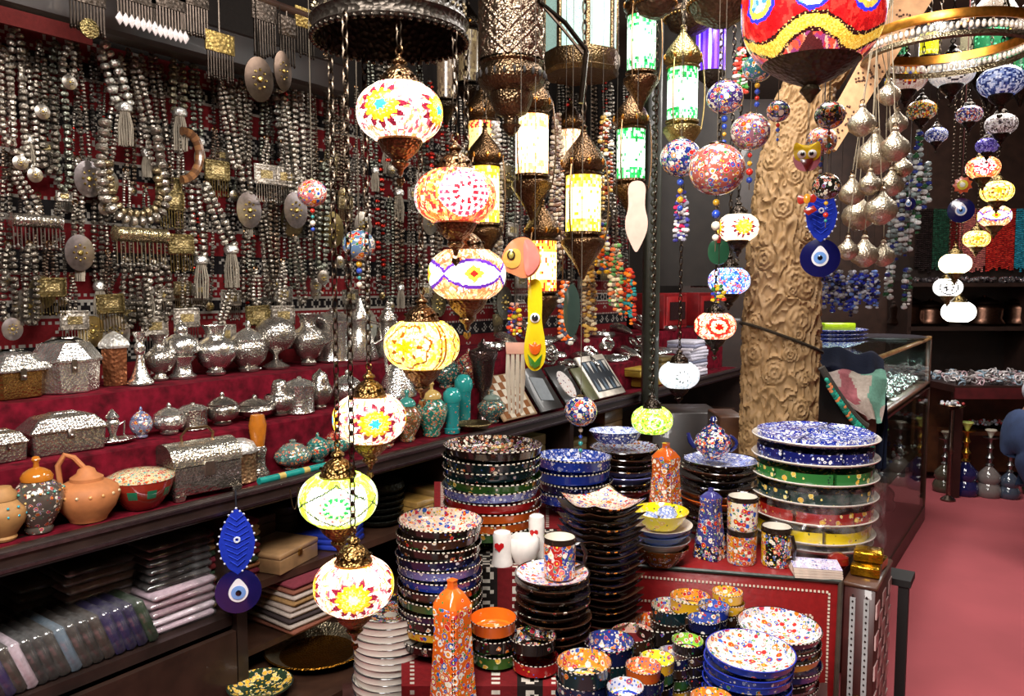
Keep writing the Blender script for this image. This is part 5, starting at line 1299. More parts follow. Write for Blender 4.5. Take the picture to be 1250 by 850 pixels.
for i in range(3):
    tag(MB().box(0, 0, 0, .16, .2, .018, hx('#2438a0'), bev=.003).build('blue_box', 'plastic', loc=(p.x, p.y, .6485 + i * .019), rot=(0, 0, PI / 2 + .4 + .04 * i)), ('flat blue box, ' + ['lowest', 'middle one', 'topmost'][i] + ' of three under the lamps'), 'box', 'flat blue boxes')
for i in range(6):
    p = col(463, -2.13, .639 + i * .024)
    tag(MB().lathe([(0, 0), (.06, 0), (.09, .012), (.098, .026), (.095, .028), (.08, .014), (0, .006)], 36, c=hx('#2a2c26', .0)).build('tin_dish', 'tin', loc=tuple(p)), f'dark metal dish, {nth(5 - i) + " from the top" if i < 5 else "topmost"} of the pile behind the lamps', 'dish', 'dark metal dishes')
p = col(463, -2.13, .639 + 6 * .024)
tag(MB().lathe([(.098, 0), (.09, .02), (.05, .034), (0, .04)], 36, c=hx('#34362c')).build('dish_cover', 'tin', loc=tuple(p)), 'domed dark metal cover on the pile of metal dishes', 'cover')
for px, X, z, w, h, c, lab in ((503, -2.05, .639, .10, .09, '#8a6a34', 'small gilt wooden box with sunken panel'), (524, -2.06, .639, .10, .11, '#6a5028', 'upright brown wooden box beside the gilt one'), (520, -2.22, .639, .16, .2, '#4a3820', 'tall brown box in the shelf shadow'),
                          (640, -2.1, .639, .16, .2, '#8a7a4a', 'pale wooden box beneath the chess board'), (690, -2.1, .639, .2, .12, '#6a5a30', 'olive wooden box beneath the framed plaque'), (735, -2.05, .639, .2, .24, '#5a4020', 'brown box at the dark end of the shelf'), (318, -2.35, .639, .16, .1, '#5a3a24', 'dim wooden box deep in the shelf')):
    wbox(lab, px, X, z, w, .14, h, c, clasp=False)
for px, n, lab in ((345, 4, 'deep shelf'), (615, 6, 'bowl stack side')):
    for i in range(n):
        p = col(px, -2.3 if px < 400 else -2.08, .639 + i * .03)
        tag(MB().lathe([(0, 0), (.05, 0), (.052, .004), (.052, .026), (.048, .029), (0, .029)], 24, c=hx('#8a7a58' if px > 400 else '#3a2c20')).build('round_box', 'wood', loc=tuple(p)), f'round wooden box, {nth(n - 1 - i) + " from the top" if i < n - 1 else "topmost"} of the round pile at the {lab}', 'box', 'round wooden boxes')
# brass tray and green plate on the lowest shelf
p = col(388, -1.93, .357); t = thing('brass_tray', 'wide embossed brass tray on the lowest shelf', 'tray', tuple(p))
MB().lathe([(0, .004), (.10, 0), (.12, .004), (.165, .03), (.17, .033), (.165, .036), (.12, .01), (0, .008)], 48, c=lambda i, j, th, r, z: hx('#1c1815') if i < 4 else hx('#cfc0a0') if i == 5 else hx('#8a5c1c')).build('dish', 'brass', t)
MB().lathe([(0, -.0), (.15, -.0), (.175, .012), (.17, .014), (0, .003)], 48, c=hx('#203a8a')).build('blue_underplate', 'plain_glaze', t, loc=(0, 0, -.002)) if False else None
p = col(318, -1.88, .357)
tag(MB().lathe([(0, .004), (.06, 0), (.08, .01), (.095, .03), (.09, .032), (.06, .012), (0, .01)], 40, c=lambda i, j, th, r, z: hx('#1c2a20') if i < 4 else hx('#2a3a28', .8)).build('green_plate', 'floral_gold', loc=tuple(p)), 'dark green painted plate at the bottom edge beneath the amulet', 'plate')

# nazar amulet hanging from the ledge
def amulet(label, p, s, feather=True, rz=None, name='eye_amulet'):
    """s: metres per pixel of the eye disc drawing (54 px disc)"""
    t = thing(name, label, 'amulet', tuple(p), rz=face(p) if rz is None else rz)
    M = Matrix.Rotation(PI / 2, 3, 'X')
    def disc(r, yy, c, nm, mat='plain_glaze', sx=1.0, tip=0.0, th=.004):
        P = []
        for i in range(36):
            a = 2 * PI * i / 36; x, y = r * math.cos(a) * sx, r * math.sin(a)
            if tip and y > 0: y += tip * (max(0, math.sin(a)) ** 6)
            P.append((x * s, y * s))
        MB().slab(P, th, hx(c), M=M, dome=.004 if th > .004 else .0008).build(nm, mat, t, loc=(0, -yy, 0))
    disc(27, 0, '#10124a', 'glass_disc', 'plain_glaze', th=.008)
    disc(12, .009, '#e4e4ea', 'eye_white', tip=5, sx=.95, th=.003); disc(8.5, .012, '#6f9ad8', 'eye_blue', th=.002); disc(3.4, .0145, '#0a0c14', 'pupil', th=.002)
    if feather:
        P = [(0, 22), (10, 30), (18, 44), (21, 62), (17, 80), (8, 96), (0, 104), (-8, 96), (-17, 80), (-21, 62), (-18, 44), (-10, 30)]
        f = MB().slab([(x * s, y * s) for x, y in P], .006, hx('#1830a8'), M=M, dome=.004).build('feather', 'cloth', t, loc=(0, -.004, 0))
        v = MB(); 
        for k in range(9):
            y0 = 34 + k * 7; L_ = 15 - abs(k - 4) * 1.6
            for sg in (-1, 1): v.tube([(0, -.010, y0 * s), (sg * L_ * s, -.009, (y0 + 7) * s)], .0012, 5, hx('#2a48d0'))
        v.build('ribs', 'cloth', f, stuff=True, loc=(0, 0.0, 0))
        e = MB()
        for x, y in P[1:-1]: e.sphere(1.6 * s, (x * 1.04 * s, -.006, y * s), 6, 4, hx('#c8ccd8'))
        for i in range(len(P) - 1):
            x, y = (P[i][0] + P[i + 1][0]) / 2, (P[i][1] + P[i + 1][1]) / 2; e.sphere(1.5 * s, (x * 1.05 * s, -.006, y * s), 6, 4, hx('#c8ccd8'))
        e.build('bead_edging', 'plastic', t, stuff=True)
        MB().ring(3 * s, 1.2 * s, (0, -.014, 66 * s), 12, 6, hx('#d0d8e8'), M=M).build('small_eye', 'plastic', t)
    return t
p = at(291, 722, dep(col(291, -1.90, .75)))
a1 = amulet('blue glass eye amulet with blue feather hanging from the ledge', p, mpp(p))
MB().tube([(0, -.002, 104 * mpp(p)), (0, .01, .957 - p.z), (0, .05, .96 - p.z)], .0025, 6, hx('#1c1c24')).build('cord', 'cloth', a1)
# gold chain looped over the ledge
p = col(354, -1.912, .93); q = col(364, -1.912, .93)
zlo = onx(358, 622, -1.912).z
m = MB().tube(bez(p, Vector((p.x, (p.y + q.y) / 2, zlo * 2 - .93)), q, 20), .0022, 5, hx('#a89a70')); tag(m.build('thin_chain', 'metal'), 'thin pale chain looped over the ledge beside the flute', 'chain')
# ================================================================== jewellery on the wall
XW = -2.575
def fringe(m, w, z0, L_, n, c, r=.0016, bead=.0035):
    for i in range(n):
        x = -w / 2 + w * (i + .5) / n; l = L_ * random.uniform(.9, 1.05)
        m.tube([(x, 0, z0), (x, 0, z0 - l)], r, 4, c, cap=False); m.sphere(bead, (x, 0, z0 - l), 6, 4, jit(c, .3), sz=1.5)
def necklace(label, x0, y0, x1, y1, bw, c, X=XW, w=9, kind=None, pc=None, ps=1.0, dark=1.0, cols=None, group='necklaces on the wall'):
    """string of beads from its hook (x0,y0) to its lowest bead (x1,y1) in the picture, hung just off the wall"""
    a, b_ = onx(x0, y0, X), onx(x1, y1, X); s = mpp(b_)
    t = thing('necklace', label, 'necklace', tuple(a), rz=0, group=group)
    hw = w * s / 2; r = bw * s / 2
    dv = b_ - a
    pts = [Vector((0, 0, .0)), Vector((.002, -hw * .7, -.03)), Vector((.004, dv.y * .5 - hw, dv.z * .5)), Vector((.004, dv.y - hw, dv.z * .93))]
    pts += [Vector((.004, dv.y - hw * math.cos(q), dv.z * .93 + dv.z * .07 * math.sin(q))) for q in (PI * .3, PI * .5, PI * .7)]
    pts += [Vector((.004, dv.y + hw, dv.z * .93)), Vector((.004, dv.y * .5 + hw, dv.z * .5)), Vector((.002, hw * .7, -.03)), Vector((0, 0, 0))]
    m = MB().bead_string(pts, r, c, gap=1.05, cols=cols, n=7)
    m.build('beads', 'antique', t, stuff=True)
    MB().ring(.008, .003, (.0, 0, .006), 8, 4, BRZ, M=Matrix.Rotation(PI / 2, 3, 'Y')).build('hook_ring', 'metal', t)
    pc = pc or SIL
    base = Vector((.012, dv.y, dv.z))
    if kind == 'disc': disc_part(t, base + Vector((0, 0, -22 * s * ps)), 21 * s * ps, 26 * s * ps, pc)
    elif kind == 'plaque': plaque_part(t, base + Vector((0, 0, -13 * s * ps)), 34 * s * ps, 24 * s * ps, pc)
    elif kind == 'roll': roll_part(t, base + Vector((0, 0, -8 * s * ps)), 60 * s * ps, 8 * s * ps, pc)
    elif kind == 'tassel': tassel_part(t, base, 46 * s * ps, 9 * s * ps, hx('#857c6e'))
    elif kind == 'coin': disc_part(t, base + Vector((0, 0, -9 * s * ps)), 9 * s * ps, 9 * s * ps, pc)
    return t
RZW = PI / 2      # local -Y looks into the room
def disc_part(t, p, rx, rz_, c):
    P = [(rx * math.cos(2 * PI * i / 28), rz_ * math.sin(2 * PI * i / 28)) for i in range(28)]
    o = MB().slab(P, .004, c, M=Matrix.Rotation(PI / 2, 3, 'X'), dome=.004).build('disc', 'metal', t, loc=tuple(p), rot=(0, random.uniform(-.06, .06), RZW))
    b = MB().sphere(rx * .2, (0, -.006, 0), 10, 6, hx('#b09a5a'))
    for i in range(8): a = 2 * PI * i / 8; b.sphere(rx * .09, (rx * .42 * math.cos(a), -.006, rz_ * .42 * math.sin(a)), 6, 4, hx('#b09a5a'))
    b.build('boss', 'brass', o, stuff=True)
def plaque_part(t, p, w, h, c, fr=True):
    o = MB().box(0, 0, 0, w, .006, h, c, bev=.001).build('plaque', 'tin', t, loc=tuple(p), rot=(0, random.uniform(-.05, .05), RZW))
    b = MB()
    for (x, z, sx, sz) in ((0, h * .42, w * .94, h * .06), (0, -h * .42, w * .94, h * .06), (-w * .46, 0, w * .05, h * .9), (w * .46, 0, w * .05, h * .9)): b.box(x, -.004, z, sx, .004, sz, jit(c))
    b.box(0, -.004, 0, w * .5, .004, h * .4, jit(hx('#a8966a'), .3)); b.build('border', 'antique', o, stuff=True)
    if fr:
        f = MB(); fringe(f, w * .95, -h / 2, h * .85, 9, jit(c)); f.build('fringe', 'metal', o, stuff=True)
def roll_part(t, p, L_, r, c, tilt=0.0, fr=True):
    m = MB(); M = Matrix.Rotation(PI / 2, 3, 'Y')
    m.lathe([(0, -L_ / 2), (r * .7, -L_ / 2), (r * 1.1, -L_ * .47), (r * .9, -L_ * .42), (r, -L_ * .4), (r, L_ * .4), (r * .9, L_ * .42), (r * 1.1, L_ * .47), (r * .7, L_ / 2), (0, L_ / 2)], 16, c=c, M=M)
    o = m.build('amulet_roll', 'silver', t, loc=tuple(p), rot=(0, tilt, RZW))
    if fr: f = MB(); fringe(f, L_ * .95, -r, L_ * .42, 13, SILD, r=.0022, bead=.0055); f.build('fringe', 'metal', o, stuff=True)
def tassel_part(t, p, L_, r, c):
    m = MB().lathe([(0, .02), (r * .8, .012), (r, 0), (r * .9, -.012), (r * .5, -.016)], 12, c=SIL); o = m.build('tassel_cap', 'antique', t, loc=tuple(p))
    f = MB()
    for i in range(16):
        a = 2 * PI * i / 16; f.tube([(r * .5 * math.cos(a), r * .5 * math.sin(a), -.012), (r * .9 * math.cos(a), r * .9 * math.sin(a), -L_ * .5), (r * random.uniform(.6, 1.0) * math.cos(a), r * random.uniform(.5, 1) * math.sin(a), -L_)], .0022, 4, jit(c, .3), cap=False)
    f.build('threads', 'cloth', o, stuff=True)
S1, S2, S3, S4 = hx('#a49c90'), hx('#6c655b'), hx('#74766a'), hx('#4a3c32')
NK = [  # x0 y0 x1 y1 bead colour kind label
    (4, 62, 10, 175, 9, S1, None, 'pale silver strand at the very edge of the wall'),
    (18, 30, 22, 190, 10, S1, 'coin', 'thick silver bead strand under an olive wool knot'),
    (29, 70, 40, 205, 9, S1, 'coin', 'silver strand above the slanted amulet roll'),
    (48, 55, 49, 128, 7, S2, 'coin', 'short dark strand with a pale coin'),
    (56, 90, 60, 210, 10, S2, None, 'knobbly dark silver strand'),
    (68, 55, 78, 232, 10, S3, None, 'long grey-green bead strand'),
    (84, 52, 82, 92, 9, S1, 'coin', 'short bright strand high beneath the rail'),
    (92, 50, 105, 200, 6, S2, 'disc', 'strand carrying the large round silver shield'),
    (128, 55, 150, 132, 12, hx('#d0cec4'), 'tassel', 'bright white strand with a grey tassel'),
    (147, 70, 126, 245, 7, S1, 'coin', 'thin strand ending in a plain coin'),
    (165, 75, 190, 205, 8, S1, None, 'silver strand slanting beside the white tassel'),
    (186, 60, 203, 215, 7, S2, 'plaque', 'strand with small brass plaque'),
    (216, 55, 217, 138, 10, hx('#7a7460'), 'tassel', 'brown-topped strand with a silver tassel'),
    (236, 215, 243, 318, 9, hx('#9a9488'), 'tassel', 'paired tassel strand hanging straight'),
    (252, 225, 280, 305, 9, hx('#9a9488'), 'tassel', 'paired tassel strand swinging aside'),
    (270, 100, 287, 205, 7, S1, None, 'bead strand beneath the engraved plate'),
    (284, 105, 301, 238, 8, S1, 'disc', 'strand with an oval disc and gilt star'),
    (294, 100, 299, 195, 7, S2, None, 'short strand beside the oval disc'),
    (340, 105, 352, 205, 10, hx('#a8a69c'), 'plaque', 'embroidered silver strap with plaque'),
    (347, 120, 358, 238, 7, S1, 'disc', 'strand with a bluish oval disc'),
    (362, 100, 366, 222, 8, S1, None, 'round bead strand beyond the bluish disc'),
    (376, 105, 383, 340, 7, S2, 'coin', 'long strand passing the red ceramic ball'),
    (402, 80, 403, 262, 6, S2, 'disc', 'strand with a brass-toned disc behind the lamp chains'),
    (395, 200, 392, 330, 8, S3, 'coin', 'low strand with stone beads beside the red ball'),
    (20, 205, 42, 262, 8, S1, 'roll', 'slanted amulet roll with coin fringe'),
    (92, 250, 94, 290, 6, S2, 'disc', 'narrow oval shield below the large round one'),
    (60, 300, 60, 338, 5, S4, 'plaque', 'brass plaque necklace low on the wall'),
    (88, 340, 88, 378, 5, S2, 'plaque', 'silver plaque just above the octagonal casket'),
    (132, 310, 132, 358, 5, S4, 'plaque', 'brass plaque beneath the long amulet roll'),
    (10, 300, 11, 395, 9, S2, None, 'ribbed strand above the end casket'),
    (36, 300, 38, 395, 9, S2, None, 'ribbed strand beside the brass plaque'),
    (155, 318, 155, 400, 9, S2, None, 'ribbed strand beneath the roll fringe'),
    (170, 318, 178, 400, 8, S2, None, 'slanting ribbed strand near the funnel vase'),
    (187, 320, 186, 385, 10, S1, 'plaque', 'thick ribbed strand with tilted tablet'),
    (200, 318, 199, 390, 9, S2, None, 'thick ribbed strand beside the tablet'),
    (225, 330, 225, 375, 5, S2, 'plaque', 'silver plaque above the incense burner'),
    (312, 330, 312, 372, 6, S1, 'plaque', 'gilt plaque above the tureen'),
    (345, 320, 343, 372, 6, S1, 'plaque', 'silver plaque above the goblet'),
    (288, 330, 270, 395, 6, S1, 'plaque', 'small plaque leaning above the fluted vase'),
    (320, 260, 330, 360, 7, S2, None, 'slender strand between the oval discs'),
    (300, 285, 300, 365, 7, S2, None, 'strand hanging below the gilt star disc'),
    (360, 290, 368, 370, 7, S2, None, 'strand hanging below the bluish disc'),
    (205, 205, 206, 232, 5, S4, 'plaque', 'brass square plaque beside the U-shaped necklace'),
    (218, 262, 218, 285, 5, S4, 'plaque', 'amber-lit brass square below the brown bangle'),
    (262, 160, 262, 195, 5, S4, 'plaque', 'wide brass plate with dense fringe'),
    (325, 170, 322, 200, 5, S1, 'plaque', 'pale plate with long fringe between discs'),
    (345, 175, 346, 203, 5, S1, 'plaque', 'second pale plate beside its twin'),
]
for x0, y0, x1, y1, bw, c, kind, lab in NK:
    pc = hx('#70623f') if 'brass' in lab or 'gilt plaque' in lab else (hx('#8c8484') if kind == 'disc' else hx('#a49c92'))
    necklace(lab[:], x0, y0, x1, y1, bw, c, X=XW + random.uniform(0, .05), kind=kind, pc=pc, ps=1.0 if kind != 'disc' else .85, w=bw * 1.4)
# heavy U necklace and long roll in front of the others
p = onx(160, 120, XW + .06); t = thing('necklace', 'heavy U-shaped silver bead necklace around the long amulet roll', 'necklace', tuple(p))
s = mpp(p)
U = [onx(x, y, XW + .06) - p for x, y in ((128, 150), (122, 200), (130, 245), (142, 262), (160, 270), (180, 270), (196, 262), (204, 245), (198, 205), (190, 150))]
U2 = [onx(x, y, XW + .065) - p for x, y in ((132, 200), (137, 240), (150, 258), (172, 262), (190, 255), (196, 235), (190, 200))]
MB().bead_string(U, .018, S1, n=9, k=5).build('beads', 'antique', t, stuff=True); MB().bead_string(U2, .015, hx('#9a8a6a'), n=9).build('inner_beads', 'antique', t, stuff=True)
q = onx(172, 287, XW + .07) - p; roll_part(t, q, 70 * s, 9 * s, hx('#a89a78'))
p = onx(236, 155, XW + .06); t = thing('bangle', 'brown ribbed horn bangle hanging on the wall', 'bangle', tuple(p))
A = [onx(236 + 22 * math.sin(a) - 14, 190 - 30 * math.cos(a), XW + .06) - p for a in [PI * i / 14 for i in range(15)]]
MB().tube(A, .016, 8, lambda u: hx('#7a5434') if int(u * 14) % 2 else hx('#5a3c26')).build('arc', 'plastic', t)
# loose discs propped at the foot of the wall
for px, py, r, c, lab in ((112, 405, 17, '#a8966a', 'gilt disc propped behind the octagonal casket'), (140, 407, 19, '#a8a4a0', 'silver disc propped beside the gilt one'), (15, 402, 12, '#a8a0a0', 'small silver disc propped above the end casket')):
    p = onx(px, py, -2.55); s = mpp(p); t = thing('shield_disc', lab, 'disc', tuple(p)); disc_part(t, Vector((0, 0, 0)), r * s, r * 1.15 * s, hx(c))
# filler strands that crowd the rest of the wall
DESC = ['grey', 'dull silver', 'bright', 'dark', 'slim', 'chunky', 'smooth', 'matt']
fi = 0
for px in list(range(8, 330, 21)) + list(range(330, 770, 13)):
    for lv in range(2):
        y0 = (58 + px * .06 + random.uniform(-8, 18) if px < 330 else random.uniform(50, 120)) if lv == 0 else 200 + random.uniform(-20, 50)
        ln = random.uniform(95, 170); xx = px + random.uniform(-4, 4)
        y1 = min(y0 + ln, 395 - px * .02)
        kd = random.choice([None, 'coin', 'plaque', 'tassel', 'coin', 'disc', 'plaque'])
        c = random.choice([S1, S2, S2, hx('#55504a'), hx('#66584a'), S3])
        cols = [c, c, c, hx('#a82a20')] if random.random() < .15 else None
        side = 'upper' if lv == 0 else 'lower'
        lab = f'{DESC[fi % 8]} {kd or "bead"} strand, {nth(fi // 2 % 30)} of the crowded {side} {"near" if px < 330 else "far"} row'
        necklace(lab, xx, y0, xx + random.uniform(-3, 6), y1, random.choice([4, 5, 6, 7]), c, X=XW - random.uniform(.0, .04), kind=kd, ps=random.uniform(.55, .9), cols=cols, pc=random.choice([S1, S2, hx('#7c6e52'), hx('#8a847c')]), group='crowded strands on the wall')
        fi += 1
# dark headdresses hung from a pole in front of the wall
pole = thing('hanging_pole', 'dark wooden pole from which the metal headdresses hang', 'pole', (0, 0, 0))
XP = -2.2; pz = onx(250, -25, XP).z
MB().tube([(XP, -.2, pz), (XP, 3.4, pz)], .014, 8, hx('#2e1c14')).build('rod', 'wood', pole)
for yy in (.1, 3.3): MB().tube([(XP, yy, pz), (XP, yy, 3.1)], .006, 6, DKM).build('hanger', 'metal', pole)
HD = [(105, -20, 46, 60, 'coin'), (165, -15, 52, 45, 'shell'), (205, -12, 46, 55, 'shell'), (236, -18, 40, 62, 'mesh'), (268, 40, 40, 60, 'gold'), (322, -5, 36, 76, 'chain'), (372, 10, 30, 60, 'gold'), (350, 20, 26, 60, 'mesh')]
HL = ['dark headdress strap with a brass coin', 'dark mesh headdress edged with pale shells', 'second mesh headdress with shell drops beside the first', 'dark chain-mail headdress beside the shell-edged ones', 'square gilt breastplate with dark fringe', 'engraved plate with long chain fringe', 'gilt filigree plate near the chandelier ring', 'narrow chain-mail strip beside the chandelier ring']
for (px, y0, w, L_, kd), lab in zip(HD, HL):
    p = onx(px, y0, XP + .005); s = mpp(p); t = thing('headdress', lab, 'headdress', tuple(p), rz=RZW)
    c = hx('#4a4038') if kd != 'gold' else hx('#8a7440'); W_ = w * s; H = L_ * s
    MB().box(0, 0, -H * .2, W_, .008, H * .4, c, bev=.001).build('plate', 'tin', t)
    f = MB(); n = max(6, int(w / 4)); fringe(f, W_ * .95, -H * .4, H * .55, n, hx('#3e3630'), r=.003, bead=.005); f.build('fringe', 'metal', t, stuff=True)
    if kd == 'shell':
        g = MB()
        for i in range(7): g.slab([(0, -.018), (.012, 0), (0, .02), (-.012, 0)], .004, hx('#b8aeac'), M=Matrix.Rotation(PI / 2, 3, 'X'), dome=.004); 
        b0 = len(g.v) // 7
        for k_ in range(7):
            for q_ in range(b0): v = g.v[k_ * b0 + q_]; g.v[k_ * b0 + q_] = (v[0] - W_ / 2 + W_ * (k_ + .5) / 7, v[1] - .006, v[2] - H * .95)
        g.build('shell_drops', 'plastic', t, stuff=True)
    if kd == 'coin': MB().slab([(.026 * math.cos(2 * PI * i / 24), .026 * math.sin(2 * PI * i / 24)) for i in range(24)], .004, hx('#70623f'), M=Matrix.Rotation(PI / 2, 3, 'X'), dome=.003).build('coin', 'brass', t, loc=(0, -.008, -H * .9))
    MB().tube([(0, 0, 0), (0, 0, pz - p.z)], .003, 5, DKM).build('cord', 'metal', t)
for px, py, rx, rz_, lab in ((316, 97, 21, 27, 'big dull round disc hanging beside the chandelier'), (345, 87, 13, 24, 'narrow dull oval disc beside the big round one')):
    p = onx(px, py, XP + .02); s = mpp(p); t = thing('pendant_disc', lab, 'disc', tuple(p)); disc_part(t, Vector((0, 0, 0)), rx * s, rz_ * s, hx('#463a32'))
    MB().tube([(0, 0, rz_ * s), (-.01, 0, pz - p.z)], .0025, 5, DKM).build('cord', 'metal', t)
# ================================================================== pillar, counter and the far side
# ---- carved pillar that leans towards the beam
pd = 2.9
def pil_axis(y):
    """picture row -> (left, right) edges of the trunk in the photo"""
    ys = [-260, 0, 60, 120, 200, 300, 400, 500, 560]
    l = [1075, 1008, 978, 948, 926, 914, 908, 905, 904]; r = [1175, 1098, 1052, 1016, 1001, 1000, 999, 998, 998]
    return np.interp(y, ys, l), np.interp(y, ys, r)
pb_ = tp(952, pd, 0)
pil = thing('carved_pillar', 'pale carved tree-like pillar with flower relief leaning towards the beam', 'pillar', tuple(pb_))
FL = [(random.uniform(0, 2 * PI), random.uniform(.55, 2.4), random.uniform(.03, .06), random.randint(6, 12)) for _ in range(150)]
def relief(a, z, R):
    h = 0.0
    for fa, fz, fr, k in FL:
        da = (a - fa + PI) % (2 * PI) - PI
        x, y = da * R, z - fz
        if abs(x) > fr or abs(y) > fr: continue
        r = math.hypot(x, y) / fr
        if r < 1:
            g = math.atan2(y, x); ring = abs(((r * 2.6 + .12 * math.cos(g * k)) % 1) - .5) * 2
            h = max(h, (.35 + .65 * ring) * (1 - r ** 4))
    v = noise.noise(Vector((math.cos(a) * 3.2, math.sin(a) * 3.2, z * 14))); v2 = noise.noise(Vector((math.cos(a) * 5 + 7, math.sin(a) * 5, z * 22)))
    if h == 0: h = max(max(0, 1 - abs(v) * 5) * .9, max(0, 1 - abs(v2) * 6) * .6)
    return h
pm = MB(); rows = []
zmax = 3.05
for i in range(521):
    z = zmax * i / 520
    # find picture row of this height on the axis
    yy = 560.0
    for _ in range(6):
        l, r = pil_axis(yy); q = tp((l + r) / 2, pd, z); v = q - CAM; yy = CY - v.dot(UU) / v.dot(FW) * F
    l, r = pil_axis(yy); rows.append((tp((l + r) / 2, pd, z), (r - l) / 2 * pd / F))
NA = 260
for c_, R in rows:
    for j in range(NA):
        a = 2 * PI * j / NA; k = R + .018 * relief(a, c_.z, R) - .012
        pm.v.append((c_.x - pb_.x + k * math.cos(a), c_.y - pb_.y + k * math.sin(a), c_.z))
for i in range(520):
    for j in range(NA):
        j2 = (j + 1) % NA; pm.face((i * NA + j, i * NA + j2, (i + 1) * NA + j2, (i + 1) * NA + j), hx('#8c6e48'))
pm.build('carved_trunk', 'matte', pil, smooth=60)
# flat plank fixed along the leaning side
pk = MB(); w_ = .022
lo, hi = at(1008, 178, pd - .17), at(1150, -60, pd - .17)
dv = hi - lo; nrm = FW; side = dv.cross(nrm).normalized()
W2 = 20 * pd / F
for e in (lo, hi):
    for sx, sy in ((-1, -1), (1, -1), (1, 1), (-1, 1)): pk.v.append(tuple(e - pb_ + side * W2 * sx * (.62 if e is lo else 1) + nrm * w_ * .5 * sy))
for q in ((0, 1, 5, 4), (1, 2, 6, 5), (2, 3, 7, 6), (3, 0, 4, 7)): pk.face(q, hx('#c89a70'))
pk.face((3, 2, 1, 0), hx('#c89a70')); pk.face((4, 5, 6, 7), hx('#c89a70'))
plank = pk.build('leaning_plank', 'matte', pil)
dt = MB()
for i in range(90):
    u = random.choice([random.uniform(.05, .2), random.uniform(.3, .42), random.uniform(.55, .68)]); v = random.uniform(-.9, .9)
    q = lo + dv * u + side * W2 * v * (.62 + .38 * u) - nrm * (w_ * .5) - pb_
    dt.sphere(.0042, tuple(q), 6, 4, hx('#4a2c18'))
dt.build('studs', 'matte', plank, stuff=True)
# rope round the pillar
m = MB(); q = [i for i, (c_, R) in enumerate(rows) if abs(c_.z - 1.36) < .004][0]; c_, R = rows[q]
m.tube([(c_.x + (R + .006) * math.cos(a), c_.y + (R + .006) * math.sin(a), 1.36 - .055 * math.cos(a - YAW)) for a in [2 * PI * i / 40 for i in range(41)]], .006, 6, hx('#2a2218'))
tag(m.build('rope', 'cloth'), 'dark rope tied slantwise round the carved pillar', 'rope')

# ---- glass counter
ctr = thing('glass_counter', 'glass display counter with brown timber rails along the aisle', 'counter', (0, 0, 0))
CXF, CXB, CY0, CY1 = -.70, -1.22, 3.62, 5.72
TB = hx('#5a3222'); TBL = hx('#8a6238')
zm_, zt_ = .93, 1.215
def bx(nm, x0, x1, y0, y1, z0, z1, c=TB, mat='wood', par=ctr, bev=.004): return MB().box((x0 + x1) / 2, (y0 + y1) / 2, (z0 + z1) / 2, x1 - x0, y1 - y0, z1 - z0, c, bev=bev).build(nm, mat, par)
bx('base_board', CXB, CXF, CY0, CY1, .0, .10, hx('#3a2018'))
bx('deck', CXB, CXF, CY0, CY1, zm_ - .03, zm_, hx('#6a5a4a'))
bx('rail', CXF - .03, CXF, CY0, CY1, zm_ - .045, zm_ + .005); bx('rail', CXF - .02, CXF, CY0, CY1, zt_ - .012, zt_ + .01, TBL); bx('rail', CXB, CXF, CY1 - .03, CY1, zt_ - .012, zt_ + .012, TBL)
bx('rail', CXB, CXF, CY0, CY0 + .03, zt_ - .012, zt_ + .01, TBL)
for x in (CXB + .015, CXF - .015):
    for y in (CY0 + .015, CY1 - .015): bx('corner_post', x - .015, x + .015, y - .015, y + .015, .1, zt_, hx('#4a2a1c'), bev=.003)
bx('shelf', CXB, CXF - .03, CY0 + .03, CY1 - .03, .48, .495, hx('#4a3424'))
bx('back_board', CXB, CXB + .02, CY0, CY1, .1, zm_, hx('#3a2418'))
for x0, x1, y0, y1, z0, z1 in ((CXF - .008, CXF - .004, CY0 + .03, CY1 - .03, .1, zm_ - .045), (CXF - .008, CXF - .004, CY0 + .03, CY1 - .03, zm_, zt_), (CXB, CXF, CY0, CY1, zt_ + .010, zt_ + .015), (CXB, CXF, CY1 - .012, CY1 - .008, .1, zt_)):
    bx('glass_pane', x0, x1, y0, y1, z0, z1, WHITE, 'pane', bev=0)
# silver trays and trinkets in the counter
k = 0
for yy in np.linspace(3.78, 5.55, 9):
    for xx in (-.82, -.96, -1.1):
        m = MB()
        m.lathe([(0, .002), (.05, 0), (.066, .01), (.064, .013), (.04, .005), (0, .005)], 20, c=SIL); o = m.build('trinket_tray', 'fine_silver', loc=(xx + random.uniform(-.01, .01), yy + random.uniform(-.03, .03), zm_ + .001))
        tag(o, f'small silver trinket tray, {nth(k)} along the glass counter', 'tray', 'trinket trays in the counter')
        j = MB()
        for _ in range(40): j.ring(random.uniform(.008, .018), .004, (random.uniform(-.07, .07), random.uniform(-.11, .11), .012 + random.uniform(0, .025)), 8, 4, jit(hx('#c8d4d0'), .3), M=Matrix.Rotation(random.uniform(0, 2), 3, random.choice('XYZ')))
        tag(j.build('trinkets', 'fine_silver', loc=(o.location.x, o.location.y, zm_ + .004)), f'heap of tiny silver rings in tray {nth(k)} of the counter', 'jewellery', 'rings in the counter')['kind'] = 'stuff'
        k += 1
for i, yy in enumerate((3.9, 4.5, 5.1, 5.45)):
    j = MB()
    for _ in range(50): j.sphere(random.uniform(.008, .016), (random.uniform(-.17, .17), random.uniform(-.2, .2), .012 + random.uniform(0, .03)), 6, 4, hx(random.choice(['#c8c8d0', '#3a4a9a', '#e0dcd8', '#8a7a6a', '#9a3a3a'])))
    tag(j.build('beads_heap', 'plastic', loc=(-.93, yy, .497)), f'heap of loose blue and white beads, {nth(i)} along the counter lower shelf', 'beads', 'bead heaps')['kind'] = 'stuff'
